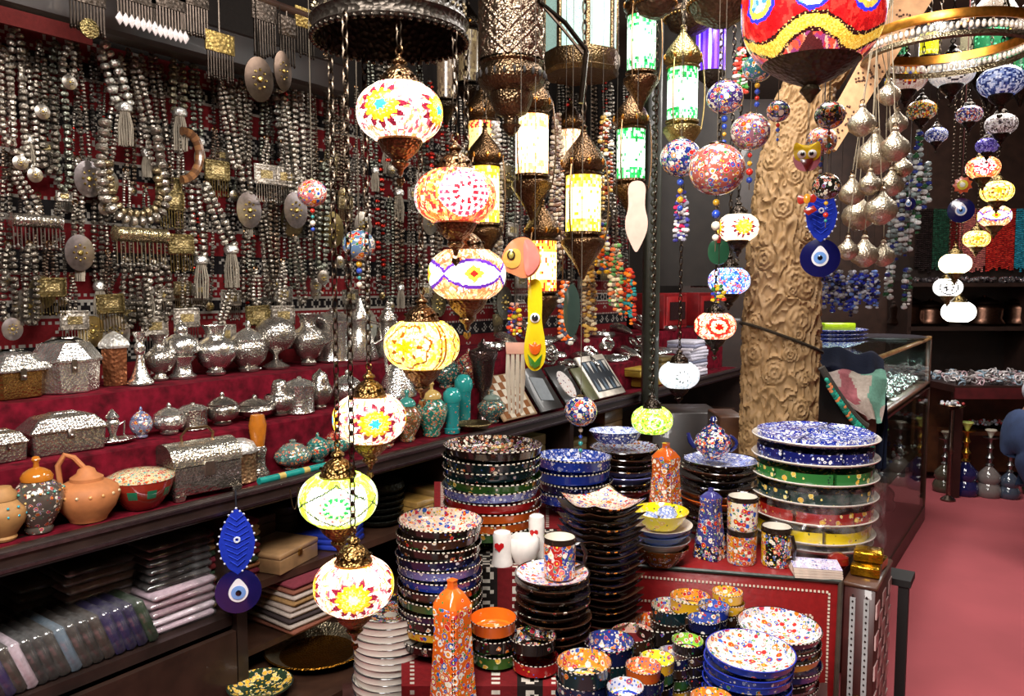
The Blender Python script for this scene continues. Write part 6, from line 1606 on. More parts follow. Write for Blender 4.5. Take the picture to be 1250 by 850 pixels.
sl = area(CXF - .06, (CY0 + CY1) / 2, zt_ - .02, .04, 1.9, 7, (1, 1, 1), aim=(CXF - .3, (CY0 + CY1) / 2, zm_)); sl.name = 'counter_fill_light'  # fill light added to brighten the counter's dark interior
sl.rotation_euler = (0, .6, 0)
# hookah jars standing inside the lower part
def hookah(label, p, h, c, cc=hx('#8a8a8a'), gm='plastic', top='#b8d070'):
    t = thing('water_pipe', label, 'water pipe', tuple(p), rz=random.uniform(0, 6), group='water pipes on the floor')
    MB().lathe([(r * h, z * h) for r, z in [(0, 0), (.15, 0), (.17, .03), (.18, .1), (.15, .17), (.13, .2), (.16, .26), (.15, .33), (.09, .40), (.05, .44), (.045, .46)]], 28, c=hx(c)).build('glass_base', 'plain_glaze', t)
    MB().lathe([(r * h, z * h) for r, z in [(.05, .455), (.06, .47), (.03, .5), (.035, .55), (.06, .58), (.03, .62), (.028, .7), (.05, .73), (.03, .77), (.028, .84), (.04, .86), (0, .87)]], 16, c=cc).build('stem', 'metal', t)
    MB().lathe([(r * h, z * h) for r, z in [(0, .865), (.1, .87), (.11, .885), (.1, .885), (0, .875)]], 20, c=cc).build('ash_tray', 'metal', t)
    MB().lathe([(r * h, z * h) for r, z in [(.02, .88), (.03, .9), (.05, .95), (.08, .985), (.075, 1.0), (.03, .96), (0, .95)]], 18, c=hx(top)).build('bowl', 'plain_glaze', t)
    return t
hookah('green-bowled water pipe seen through the counter glass', (-.93, 4.55, .101), .37, '#2a4a3c', top='#a8c860')
hookah('second green water pipe seen through the counter glass', (-.9, 5.05, .101), .36, '#30504a', top='#8ab060')
hookah('clear water pipe in the far corner of the counter', (-.9, 5.45, .101), .37, '#5a5450')
for px, py, h, c, tp__, lab in ((1177, 604, .55, '#1a1a4a', '#c8d878', 'navy and gold water pipe with yellow-green bowl'), (1206, 606, .50, '#6a6260', '#b8b0a0', 'clear smoky water pipe beside the navy one'), (1231, 608, .42, '#3a4250', '#78b858', 'blue-grey water pipe with green bowl near the jeans'),
                           (1152, 600, .46, '#4a4438', '#8a8070', 'dark water pipe beside the counter end'), (1262, 604, .45, '#2a3a30', '#88a860', 'dark green water pipe at the frame edge')):
    hookah(lab, onz(px, py, 0.0) + Vector((0, 0, .001)), h, c, cc=hx('#b8923a') if 'gold' in lab else hx('#8a8a8a'), top=tp__)

# ---- things on and before the counter
# blue dishes and cloths on the near end
p0 = Vector((-1.02, 4.35, zt_ + .017))
for i in range(4):
    tag(MB().lathe([(0, 0), (.11, 0), (.16, .02), (.19, .034), (.185, .036), (.12, .012), (0, .01)], 40, c=hx('#4a58b8', .9)).build('blue_plate', 'floral_blue', loc=(p0.x, p0.y, p0.z + i * .02)), f'blue and white plate, {nth(3 - i) + " from the top" if i < 3 else "topmost"} of the pile on the glass counter', 'plate', 'blue plates on the counter')
tag(MB().lathe([(0, 0), (.2, 0), (.22, .008), (.2, .012), (0, .008)], 40, c=hx('#9a94a0')).build('silver_platter', 'metal', loc=(-.9, 5.35, zt_ + .017)), 'flat oval silver platter on the far end of the counter', 'platter')
tag(MB().box(0, 0, .02, .17, .07, .05, hx('#a8c81c'), bev=.004).build('lime_box', 'plastic', loc=tuple(tp(1022, 4.2, zt_ + .095)), rot=(0, 0, YAW)), 'small lime green box above the blue plates', 'box')
def drape(label, pts, c, name='scarf', folds=9, th=.01, cols=None, seed=1):
    """cloth laid over a path of (left,right) edge points"""
    m = MB(); nu = 40; nv = len(pts) * 6
    A = [Vector(a) for a, b_ in pts]; B = [Vector(b_) for a, b_ in pts]
    def cr(P, t):
        x = t * (len(P) - 1); i = min(int(x), len(P) - 2); f = x - i; f = f * f * (3 - 2 * f) * .4 + f * .6
        return P[i] * (1 - f) + P[i + 1] * f
    def pf(u, v):
        q = cr(A, v) * (1 - u) + cr(B, v) * u
        w = th * (math.sin(u * folds * 3 + seed + v * 4) + noise.noise(Vector((u * 6, v * 3, seed))))
        return q + Vector((0, 0, .8)) * w + UU * (th * .8 * noise.noise(Vector((u * 4, v * 5, seed)))) - Vector((FW.x, FW.y, 0)) * w
    m.grid(nu, nv, pf, lambda u, v: (hx(cols[int((u + .25 * noise.noise(Vector((u * 3, v * 3, seed)))) * 3.99) % len(cols)]) if cols else hx(c)))
    o = m.build(name, 'cloth', smooth=80); return tag(o, label, 'cloth')
d_ = 3.1
drape('dark navy cloth bundled behind the pillar', [(tp(992, 3.5, 1.25), tp(1070, 3.5, 1.25)), (tp(990, 3.3, 1.31), tp(1080, 3.3, 1.25)), (tp(992, 3.15, 1.24), tp(1083, 3.15, 1.17)), (tp(1068, 3.12, 1.0), tp(1084, 3.12, 1.0)), (tp(1066, 3.12, .82), tp(1080, 3.12, .82))], '#161c30', 'navy_cloth', 5, .012)
drape('pale rose and grey scarf thrown over the brown box', [(tp(996, 3.2, 1.21), tp(1080, 3.2, 1.20)), (tp(998, 3.05, 1.22), tp(1084, 3.05, 1.19)), (tp(1000, 2.98, 1.165), tp(1082, 2.98, 1.10)), (tp(1052, 2.97, 1.06), tp(1076, 2.97, 1.03))], '#a89a90', 'scarf', 4, .01, cols=['#a89890', '#9a5a60', '#b0a498', '#6a9a88'], seed=3)
t = thing('brown_crate', 'brown wooden crate holding up the scarves behind the pillar', 'crate', tuple(tp(1030, 3.12, 0)), rz=YAW)
MB().box(0, .12, .575, .20, .22, 1.15, hx('#4a2c1c'), bev=.004).build('body', 'wood', t)
t = thing('black_chair', 'black padded chair back with turquoise beaded trim beside the pillar', 'chair', tuple(tp(987, 2.72, 0)), rz=YAW)
s = 2.9 / F
bk = MB()
bk.grid(10, 16, lambda u, v: ((-.0 + .16 * u), .02 * math.sin(u * PI), (.30 + (.78 + .20 * (1 - u) ** 1.3) * v)), lambda u, v: hx('#0e0c0c'))
bk.build('padded_back', 'leather', t)
tr = MB().tube([(.16 * u, -.012, 1.08 + .20 * (1 - u) ** 1.3) for u in [i / 12 for i in range(13)]], .012, 8, hx('#3a3630')); tr.build('trim', 'cloth', t)
bd = MB()
for i in range(26):
    u = .1 + .85 * i / 26
    for k_ in range(2): bd.sphere(.008, (.16 * u + k_ * .006, -.02, 1.065 - k_ * .022 + .20 * (1 - u) ** 1.3), 6, 4, hx(random.choice(['#1f7a68', '#2a9a80', '#c87a4a', '#18604e'])))
bd.build('beads', 'plastic', t, stuff=True)
for x in (.02, .14): MB().tube([(x, .02, 0), (x, .02, .35)], .014, 8, hx('#1a1614')).build('leg', 'wood', t)

# ---- inlaid backgammon case standing on end, gold boxes, table post
ca_ = onz(1030, 714, .735); cbx = onz(1070, 722, .735)
e1 = (cbx - ca_).normalized(); rz = math.atan2(e1.y, e1.x); w1 = (cbx - ca_).length; dp = .26; hc = .735
t = thing('inlaid_case', 'tall inlaid wooden case with pearl strips and checkered side', 'case', (ca_.x, ca_.y, 0), rz=rz)
MB().box(w1 / 2, dp / 2, hc / 2, w1, dp, hc, hx('#3a1512'), bev=.003).build('body', 'wood', t)
MB().box(w1 / 2, dp / 2, hc + .004, w1 * 1.08, dp * 1.03, .012, hx('#4a2c1c'), bev=.003).build('top', 'wood', t)
for x in (.30, .72):
    st_ = MB().box(w1 * x, -.002, hc / 2, w1 * .17, .004, hc * .92, hx('#a8a8a8')).build('pearl_strip', 'plastic', t)
    dd = MB()
    for i in range(40): dd.slab([(0, -.004), (.003, 0), (0, .004), (-.003, 0)], .001, hx('#2a2220'), M=Matrix.Rotation(PI / 2, 3, 'X')); 
    nb = len(dd.v) // 40
    for i in range(40):
        for q_ in range(nb): v = dd.v[i * nb + q_]; dd.v[i * nb + q_] = (v[0] + w1 * x, v[1] - .0045, v[2] + .03 + i * .0175)
    dd.build('diamond_inlay', 'plastic', st_, stuff=True)
for i in range(5):
    for j in range(16):
        if (i + j) % 2: MB().box(w1 + .001, dp * (.1 + .2 * i), .03 + j * .043, .004, dp * .19, .041, hx('#c8a8a4')).build('inlay_tile', 'plastic', t)
kn = MB().sphere(.008, (w1 * .52, -.012, .42), 10, 8, hx('#b8923a')); kn.sphere(.004, (w1 * .52, -.022, .42), 8, 6, hx('#b8923a')); kn.build('knob', 'metal', t)
ck = MB().slab([(.013 * math.cos(2 * PI * i / 16), .013 * math.sin(2 * PI * i / 16)) for i in range(16)], .003, hx('#b8923a'), M=Matrix.Rotation(PI / 2, 3, 'X')).build('knob_plate', 'metal', t, loc=(w1 * .52, -.004, .42))
gb = ca_ + Vector((math.cos(rz), math.sin(rz), 0)) * w1 * .5 + Vector((-math.sin(rz), math.cos(rz), 0)) * .09
for i, (z, dx, a) in enumerate(((0, 0, .05), (0, .075, -.1), (.032, .03, .12))):
    q = gb + Vector((-math.sin(rz), math.cos(rz), 0)) * dx
    tag(MB().box(0, 0, .0155, .075, .07, .03, hx('#b88a1c'), bev=.004).build('gold_box', 'foil', loc=(q.x, q.y, hc + .0105 + z), rot=(0, 0, rz + a)), ['gold foil box at the front of the inlaid case', 'gold foil box at the rear of the inlaid case', 'gold foil box on top of the other two'][i], 'box', 'gold foil boxes')
q = tp(1028, 2.22, ZR)
tag(MB().lathe([(0, 0), (.02, 0), (.03, .012), (.028, .03), (.012, .04), (0, .042)], 20, c=hx('#7a1810')).build('red_pot', 'plain_glaze', loc=(q.x - .012, q.y, ZR + .001)), 'small dark red pot between the booklets and gold boxes', 'pot')
q = tp(1093, 2.38, 0); t = thing('table_post', 'black table with square post behind the inlaid case', 'table', tuple(q), rz=rz)
MB().box(0, 0, .33, .028, .028, .66, hx('#0c0908')).build('leg', 'matte', t); MB().box(-.04, .03, .67, .12, .1, .02, hx('#0c0908')).build('top', 'matte', t)

# ---- dark cabinet ends near the pillar, red cupboards, frames, carved post
def cabinet(label, px, d, w, dd, h, c, z=0.0, rz=YAW, door=None):
    p = tp(px, d, z); t = thing('cabinet', label, 'cabinet', tuple(p), rz=rz)
    MB().box(0, dd / 2, h / 2, w, dd, h, hx(c), bev=.004).build('body', 'wood', t)
    if door:
        o = MB().box(0, -.006, h * .5, w * .8, .012, h * .8, hx(door), bev=.003).build('door', 'wood', t); MB().box(0, -.014, h * .5, w * .6, .006, h * .6, hx('#2a1a1c')).build('pane', 'plain_glaze', o)
    return t
cabinet('dark cabinet end below the white lamp', 835, 3.9, .34, .3, .93, '#1e1411')
cabinet('brown cabinet side against the pillar', 888, 3.08, .10, .2, 1.05, '#4a2c1a')
for px, lab in ((826, 'red cupboard with glass door beyond the scarf pile'), (866, 'second red cupboard nearer the pillar')):
    p = col(px, -2.34, Z2 + .004); t = thing('cupboard', lab, 'cupboard', tuple(p), rz=PI / 2)
    MB().box(0, .13, .13, .42, .24, .26, hx('#7a1216'), bev=.004).build('body', 'wood', t)
    o = MB().box(0, .004, .13, .36, .012, .21, hx('#8a1618'), bev=.003).build('door', 'wood', t); MB().box(0, -.006, .13, .27, .006, .13, hx('#2a1a1c')).build('pane', 'plain_glaze', o)
p = tp(790, 4.4, 0)
t = thing('carved_post', 'dark green carved post standing behind the white tag', 'post', tuple(p), rz=YAW)
MB().box(0, 0, 1.5, .085, .085, 3.0, hx('#26281e'), bev=.01).build('shaft', 'wood', t)
sc2 = MB()
for i in range(40): sc2.sphere(.02, (0, -.04, .6 + i * .05), 8, 5, hx('#3a3c2c'), sy=.4)
sc2.build('carving', 'wood', t, stuff=True)
pm_ = tp(842, 4.82, 0)
MB().box(0, 0, 2.33, .50, .04, 1.55, hx('#1e1814'), M=None).build('wall_partition', 'wood', loc=(pm_.x, pm_.y, 0), rot=(0, 0, YAW))['kind'] = 'structure'
def frame(label, px, py, w, h, d, c='#8a8478'):
    p = at(px, py, d); s = d / F; W_, H = w * s, h * s; t = thing('framed_mirror', label, 'mirror', tuple(p), rz=YAW)
    for nm, x, z, sx, sz in (('rail', 0, H / 2, W_, 6 * s), ('rail', 0, -H / 2, W_, 6 * s), ('stile', -W_ / 2, 0, 6 * s, H), ('stile', W_ / 2, 0, 6 * s, H)): MB().box(x, 0, z, sx, .03, sz, hx(c), bev=.004).build(nm, 'fine_silver', t)
    MB().box(0, .01, 0, W_, .01, H, hx('#2a2a26')).build('mirror_glass', 'metal', t)
    return t
frame('silver framed mirror with white lattice edge', 822, 297, 42, 92, 4.76); frame('tall narrow silver frame beside the first mirror', 858, 300, 28, 96, 4.76, '#6a645a')
frame('small frame under the green lantern', 808, 160, 22, 60, 4.76, '#6a6040')

# ---- hanging painted balls
def ball(label, px, py, r, d, c, dens=.9, mat='floral_multi', ztop=2.95, tassel=True, sz=.92):
    p = at(px, py, d); s = d / F; R = r * s
    t = thing('painted_ball', label, 'ornament', tuple(p), group='hanging painted balls')
    MB().sphere(R, (0, 0, 0), 32, 18, hx(c, dens), sz=sz).build('ball', mat, t)
    MB().lathe([(R * .3, R * sz * .93), (R * .28, R * sz * 1.02), (R * .1, R * sz * 1.1), (0, R * sz * 1.12)], 14, c=hx('#6a5a40')).build('cap', 'metal', t)
    MB().tube([(0, 0, R * sz), (0, 0, ztop - p.z)], .0011, 5, hx('#5a5246')).build('cord', 'cloth', t)
    if tassel:
        m = MB(); z = -R * sz
        m.tube([(0, 0, z + .004), (0, 0, z - R * 2)], .0012, 5, hx('#5a4a3a'))
        for k_ in range(4): m.sphere(R * random.uniform(.12, .2), (0, 0, z - R * (.25 + .42 * k_)), 8, 5, hx(random.choice(['#c82a1c', '#2a4ab0', '#c89a2a', '#2a8a8a', '#d8d0c0'])))
        m.build('bead_drop', 'plastic', t, stuff=True)
for a in ((381, 236, 18, 2.0, '#c06a6a', .9, 'floral_large', 'pink and blue painted ball against the necklaces'), (438, 299, 20, 1.75, '#5a7a9a', .8, 'floral_large', 'sky blue and rose painted ball near the lamp chains'),
          (709, 502, 20, 2.05, '#1c2a6a', .9, 'floral_large', 'navy flowered ball above the blue bowls'), (885, 119, 22, 2.1, '#3a2a6a', .9, 'floral_large', 'orange and navy painted ball below the purple glass'),
          (916, 161, 24, 2.1, '#8a5a6a', .9, 'floral_large', 'mauve painted ball beside the pillar'), (925, 83, 18, 2.0, '#2a6a70', .6, 'floral_large', 'teal painted ball touching the red globe'),
          (831, 193, 25, 2.3, '#1c2c70', .9, 'floral_large', 'blue and gold painted ball behind the pink one'), (875, 207, 34, 2.0, '#a8564a', .6, 'floral_large', 'large pink painted ball with glossy bands'),
          (950, 136, 14, 2.05, '#2a2a4a', .9, 'floral_large', 'small dark painted ball in front of the pillar'), (1013, 141, 18, 2.0, '#20201c', .9, 'floral_large', 'black painted ball with white zigzag near the plank'),
          (1009, 228, 17, 2.0, '#16140f', .7, 'floral_dark', 'black and white painted ball above the blue feather'), (1003, 172, 18, 2.3, '#b06a50', .9, 'floral_large', 'rust painted ball behind the owl charm')):
    ball(a[7], *a[:6], mat=a[6])
# ---- silver pear ornaments on cords
SBL = [(1052, 150, 17), (1085, 115, 14), (1068, 190, 24), (1092, 180, 18), (1040, 235, 16), (1048, 262, 20), (1075, 255, 20), (1055, 310, 17), (1078, 312, 14), (1035, 305, 13), (1088, 225, 15), (1095, 150, 13), (1062, 225, 14), (1102, 205, 12)]
for i, (px, py, r) in enumerate(SBL):
    p = at(px, py, 2.5 + .12 * (i % 3)); R = r * dep(p) / F
    t = thing('silver_bulb', f'silver pear-shaped ornament, {nth(i)} counting down the corded cluster', 'ornament', tuple(p), group='silver ornament cluster')
    MB().lathe([(0, -R), (R * .3, -R * .95), (R * .85, -R * .55), (R, -R * .1), (R * .85, R * .35), (R * .4, R * .75), (R * .2, R * 1.05), (R * .25, R * 1.2), (R * .12, R * 1.35), (0, R * 1.4)], 24, c=hx('#c4b8a2')).build('bulb', 'antique', t)
    MB().ring(R * .14, R * .04, (0, 0, R * 1.5), 10, 5, BRZ, M=Matrix.Rotation(PI / 2, 3, 'X')).build('loop', 'metal', t)
    top_ = at(1078 + random.uniform(-14, 14), 40, 2.5 + .12 * (i % 3)) - p
    MB().tube([(0, 0, R * 1.55), tuple(top_), (top_.x, top_.y, 2.95 - p.z)], .0016, 5, hx('#8a7e6a')).build('cord', 'cloth', t)
# ---- eye amulets and charms
p = at(1001, 315, 2.3); a2 = amulet('blue glass eye amulet with blue feather hanging before the pillar', p, 2.3 / F * .86)
MB().tube([(0, 0, 90 * 2.3 / F), (0, 0, 2.95 - p.z)], .0018, 5, hx('#2a2a30')).build('cord', 'cloth', a2)
p = at(1173, 257, 3.6); a3 = amulet('small blue glass eye amulet among the far lamps', p, 3.6 / F * .55, feather=False)
MB().tube([(0, 0, .05), (0, 0, 2.95 - p.z)], .0018, 5, hx('#5a2a2a')).build('cord', 'cloth', a3)
p = at(1109, 249, 3.2); a4 = amulet('tiny blue glass eye amulet on the crystal string', p, 3.2 / F * .3, feather=False)
MB().tube([(0, 0, .02), (0, 0, 2.95 - p.z)], .0015, 5, hx('#8a8a8a')).build('cord', 'cloth', a4)
def charm(label, px, py, d, parts, cat='charm', name='hanging_charm', ztop=2.95, topy=None):
    """parts: (name, outline px, colour, material, dy)"""
    p = at(px, py, d); s = d / F; t = thing(name, label, cat, tuple(p), rz=face(p))
    for i, (nm, P, c, mt, yy) in enumerate(parts):
        if nm in ('tag_body', 'blade', 'leaf', 'body', 'fin', 'head', 'apple', 'wings', 'wing', 'tulip') and len(P) < 18:
            for _ in range(2): P = [q for a_, b_ in zip(P, P[1:] + P[:1]) for q in ((a_[0] * .75 + b_[0] * .25, a_[1] * .75 + b_[1] * .25), (a_[0] * .25 + b_[0] * .75, a_[1] * .25 + b_[1] * .75))]
        MB().slab([(x * s, -y * s) for x, y in P][::-1], .006, hx(c) if isinstance(c, str) else c, M=Matrix.Rotation(PI / 2, 3, 'X'), dome=.003).build(nm, mt, t, loc=(0, -yy, 0))
    if topy is not None: MB().tube([(0, 0, -topy * s), (0, 0, ztop - p.z)], .0009, 5, hx('#4a443c')).build('cord', 'cloth', t)
    return t
def ell(cx, cy, rx, ry, n=20): return [(cx + rx * math.cos(2 * PI * i / n), cy + ry * math.sin(2 * PI * i / n)) for i in range(n)]
charm('white peanut-shaped wooden tag hanging by the carved post', 777, 265, 2.3, [('tag_body', [(0, -44), (8, -42), (11, -34), (10, -22), (10, -10), (14, 4), (13, 18), (6, 34), (0, 45), (-6, 34), (-13, 18), (-14, 4), (-10, -10), (-10, -22), (-11, -34), (-8, -42)], '#d8b8a8', 'plain_glaze', 0)], topy=-42, name='wooden_tag')
charm('yellow glass spatula painted with tulips and an eye', 653, 400, 1.95, [('blade', [(-8, -56), (0, -60), (8, -56), (9, -30), (8, -8), (12, 12), (14, 32), (10, 48), (0, 55), (-10, 48), (-14, 32), (-12, 12), (-8, -8), (-9, -30)], '#d8c01c', 'plain_glaze', 0), ('tulip', [(-8, 18), (-4, 22), (0, 16), (4, 22), (8, 18), (6, 30), (0, 34), (-6, 30)], '#e0641c', 'plain_glaze', .006), ('leaves', [(-9, 32), (0, 44), (9, 32), (6, 46), (0, 50), (-6, 46)], '#3a7a2a', 'plain_glaze', .006), ('eye', ell(0, -12, 6, 6), '#e8e4d8', 'plain_glaze', .006), ('iris', ell(0, -12, 4, 4), '#20242a', 'plain_glaze', .009)], topy=-58, name='glass_spatula')
fk = [('tine%d' % i, [(x - 2, -30), (x + 2, -30), (x + 2.5 + abs(x) * .1, 0), (x * .8 + 2, 44), (x * .8 - 1, 46), (x - 3, 0)], '#b0a898', 'plain_glaze', 0) for i, x in enumerate((-9, -3, 3, 9))]
charm('grey glass fork-shaped hanging with painted stripes', 629, 460, 2.0, [('tine',) + q[1:] for q in fk] + [('shoulder', [(-12, -42), (12, -42), (11, -28), (-11, -28)], '#c89a88', 'plain_glaze', .002)], topy=-42, name='glass_fork')
charm('dark green glass leaf hanging beneath the yellow lantern', 698, 378, 2.15, [('leaf', [(0, -34), (8, -22), (11, 0), (9, 20), (3, 34), (-3, 34), (-9, 20), (-11, 0), (-8, -22)], '#2c3a34', 'plain_glaze', 0)], topy=-34, name='glass_leaf')
charm('orange and pink glass fish lit from behind', 636, 315, 1.9, [('body', [(-25, 5), (-20, -12), (-8, -24), (8, -26), (20, -14), (26, 4), (18, 20), (4, 26), (-10, 20), (-20, 16)], '#d8845a', 'plain_glaze', 0), ('fin', [(2, -25), (14, -20), (25, 2), (16, 18), (4, 24)], '#d87a70', 'plain_glaze', .005), ('head', [(-24, 4), (-18, -10), (0, -12), (0, 10), (-14, 14)], '#d8a850', 'plain_glaze', .005), ('eye', ell(-12, -3, 5, 6), '#3a3020', 'plain_glaze', .010), ('iris', ell(-12, -3, 3, 4), '#a8a050', 'plain_glaze', .013)], topy=-25, name='glass_fish')
charm('yellow owl charm with pink wings on the pillar', 985, 190, 2.2, [('wings', [(-17, 2), (-14, -4), (14, -4), (17, 2), (12, 16), (0, 20), (-12, 16)], '#c87a8a', 'plastic', 0), ('head', [(-15, -18), (-6, -12), (6, -12), (15, -18), (16, 2), (8, 8), (-8, 8), (-16, 2)], '#d8b81c', 'plastic', .006), ('eye', ell(-6, -1, 5, 5), '#e8e4dc', 'plastic', .012), ('eye', ell(6, -1, 5, 5), '#e8e4dc', 'plastic', .012), ('pupil', ell(-5, -1, 2.5, 2.5), '#141010', 'plastic', .016), ('pupil', ell(5, -1, 2.5, 2.5), '#141010', 'plastic', .016), ('belly', [(-8, 5), (8, 5), (0, 20)], '#6a1814', 'plastic', .012)], topy=-14, name='owl_charm')
charm('red and yellow butterfly of beads below the owl', 985, 243, 2.2, [('wing', [(-12, -6), (0, -2), (12, -8), (10, 6), (0, 3), (-10, 8)], '#b02a1c', 'plastic', 0), ('body', ell(0, 0, 4, 6), '#d8982a', 'plastic', .006), ('lower_wing', [(-4, 14), (8, 8), (12, 14), (2, 20)], '#a0281c', 'plastic', 0)], topy=-30, name='bead_butterfly')
charm('green glass apple hanging below the cream lamp', 877, 308, 2.3, [('apple', [(0, -12), (8, -15), (13, -6), (12, 8), (5, 15), (-5, 15), (-12, 8), (-13, -6), (-8, -15)], '#2a5a40', 'plain_glaze', 0), ('stem', [(-2, -20), (3, -20), (2, -11), (-2, -11)], '#a82a24', 'plain_glaze', .006)], topy=-18, name='glass_apple')
charm('orange sun-shaped charm with an eye among the far lamps', 1175, 226, 3.5, [('rays', [((11 if i % 2 else 8.5) * math.cos(PI * i / 9), (11 if i % 2 else 8.5) * math.sin(PI * i / 9)) for i in range(18)], '#b8481c', 'plastic', 0), ('face', ell(0, 0, 6, 6), '#c8b83a', 'plastic', .008), ('eye', ell(0, 0, 3, 3), '#d8d8c8', 'plastic', .013)], topy=-8, name='sun_charm')
# bunches of beaded charms hanging below the lanterns
def bunch(label, px, y0, y1, d, cols, w=16, n=5, size=3, name='bead_bunch', ztop=2.95):
    p = at(px, y0, d); s = d / F; t = thing(name, label, 'charm', tuple(p), rz=face(p)); L_ = (y1 - y0) * s
    m = MB()
    for i in range(n):
        x = (-w / 2 + w * (i + .5) / n) * s; l = L_ * random.uniform(.75, 1)
        m.bead_string([(x * .4, 0, 0), (x, random.uniform(-.01, .01), -l * .3), (x, 0, -l)], size * s, cols=[hx(c) for c in cols], n=7, jr=.45)
    m.build('beads', 'plastic', t, stuff=True)
    MB().tube([(0, 0, 0), (0, 0, ztop - p.z)], .001, 5, hx('#3a342e')).build('cord', 'cloth', t)
MUL = ['#c83a1c', '#d8a82a', '#2a6a3a', '#d8d0b8', '#e0741c', '#2a3a8a', '#8a7a6a']
BN = [(735, 270, 345, 2.6, MUL, 'multicoloured bead bunch beside the yellow lantern'), (752, 300, 390, 2.55, ['#d8c8a0', '#5a8a4a', '#c86a3a', '#8a7a6a'], 'green and cream bead bunch beneath the white tag'), (768, 330, 400, 2.6, ['#c83a1c', '#e0741c', '#2a8a8a', '#a82a1c'], 'red and orange bead bunch by the carved post'),
      (628, 372, 412, 2.0, ['#d8a890', '#2a2a6a', '#c83a1c', '#d8c02a'], 'peach and navy beads above the glass fork'), (690, 345, 430, 2.5, ['#e0641c', '#4a4a5a', '#d8d0c0'], 'orange bead bunch beside the green leaf'), (720, 320, 420, 2.7, ['#8a6a4a', '#c8a050', '#5a4a3a', '#d8c8a8'], 'amber bead bunch behind the green leaf'),
      (605, 150, 330, 2.9, ['#b8b0a8', '#8a8078', '#d8d0c8'], 'grey coin strings left of the white lantern'.replace('left of', 'beside')), (680, 140, 330, 2.9, ['#b8a890', '#8a6a5a', '#d8c8b8', '#5a4a4a'], 'brown coin strings between the lit lanterns'), (740, 140, 260, 2.9, ['#8a3a1c', '#c8a050', '#d8d0c0', '#2a2a2a'], 'rust bead strings beside the upper green lantern'),
      (877, 350, 372, 2.3, ['#c82a1c', '#d8b82a', '#2a6a3a', '#2a3ab0'], 'bright bead cluster over the blue lamp'), (832, 235, 300, 2.35, ['#3a3a8a', '#8a8a9a', '#c82a5a', '#d8d8d8'], 'violet bead drop under the blue ball'), (905, 60, 130, 2.2, ['#c83a2a', '#3a8a3a', '#d8d8d0'], 'red and green bead string beside the teal ball'), (935, 40, 75, 2.4, ['#58a028', '#c8301c'], 'lime green grape charm behind the red globe')]
for px, y0, y1, d, cols, lab in BN: bunch(lab, px, y0, y1, d, cols)
EVIL = ['#1c2a9a', '#2a3ab0', '#c8ccd8', '#6a8ad0', '#8a8a90', '#10143a']
for i, px in enumerate((1010, 1024, 1040, 1054, 1066)):
    bunch(f'blue eye-bead keychain bunch, {nth(i)} of five behind the pillar', px, 332, 376 + 5 * (i % 3), 3.4, EVIL, w=14, n=5, size=2.6)
CRY = ['#c8d0d0', '#e0e4e4', '#8a9a9a', '#2a3a8a', '#6a7a7a', '#2a5a3a']
for i, (px, y0, y1) in enumerate(((1100, 215, 340), (1112, 190, 330), (1122, 160, 300), (1090, 250, 360), (1108, 330, 380), (1132, 200, 260), (1085, 335, 375))):
    bunch(f'crystal and bead string, {nth(i)} of the dangling crystal group', px, y0, y1, 3.2 + .1 * (i % 2), CRY, w=9, n=2, size=3.4)
# thin vertical cords and chains between the lanterns
# ---- far wall: bead strings, shelf with copper pots, jewellery table
bd_ = 6.45
bp = lambda px, z, d=bd_: tp(px, d, z)
CG = [('coral red', ['#b82a24', '#c8382c', '#a02020'], 1206, 1240, 16), ('turquoise', ['#2a88a0', '#3a9ab0', '#1f7a90'], 1241, 1262, 9), ('pink', ['#a85a58', '#b86a60'], 1172, 1205, 14), ('dark green', ['#1c3a2c', '#244a38'], 1140, 1160, 8), ('black', ['#1a1414', '#241c1c'], 1118, 1139, 8), ('dark red', ['#5a1616', '#6a1c1c'], 1160, 1172, 6)]
zt2 = at(1200, 255, bd_).z; zb2 = at(1200, 334, bd_).z
for nm, cols, a0, a1, n in CG:
    for i in range(n):
        px = a0 + (a1 - a0) * (i + .5) / n; p = bp(px, zt2)
        t = thing('bead_string', f'{nm} bead string, {nth(i)} of its colour on the far wall', 'bead string', tuple(p), group=f'{nm} bead strings')
        MB().bead_string([(0, 0, 0), (.003, 0, -(zt2 - zb2) * random.uniform(.88, 1.0))], .0105, cols=[hx(c) for c in cols], gap=1.0, n=6, jr=.1).build('beads', 'plain_glaze', t, stuff=True)
rl = thing('bead_rail', 'dark rail on the far wall carrying the bead strings', 'rail', tuple(bp(1190, zt2 + .01)), rz=YAW)
MB().box(0, 0, 0, 1.7, .02, .02, hx('#2a1a14')).build('bar', 'wood', rl)
for x in (-.7, .7): MB().box(x, .08, .0, .03, .3, .03, hx('#2a1a14')).build('bracket', 'wood', rl)
bs = thing('wall_shelves', 'dark wooden shelves on the far wall', 'shelf unit', tuple(bp(1240, 0)), rz=YAW)
zs1 = at(1200, 345, bd_).z; zs2 = at(1200, 397, bd_).z
for z in (zs1 - .02, zs2 - .02): MB().box(0, .06, z, 2.0, .34, .03, hx('#241510')).build('shelf_board', 'wood', bs)
MB().box(0, .22, 1.2, 2.0, .02, 1.2, hx('#1c110d')).build('back_panel', 'wood', bs)
for x in (-.99, .0, .99): MB().box(x, .06, .8, .03, .34, 1.6, hx('#241510')).build('upright', 'wood', bs)
m = MB()
for i in range(260): m.sphere(random.uniform(.012, .02), (random.uniform(-.95, .95), random.uniform(-.1, .05), zs1 + .005 + random.uniform(0, .03)), 6, 4, hx(random.choice(['#c8c4c8', '#a8a0a8', '#e0dce0', '#6a6068'])))
m.build('silver_trinkets', 'fine_silver', bs, stuff=True)
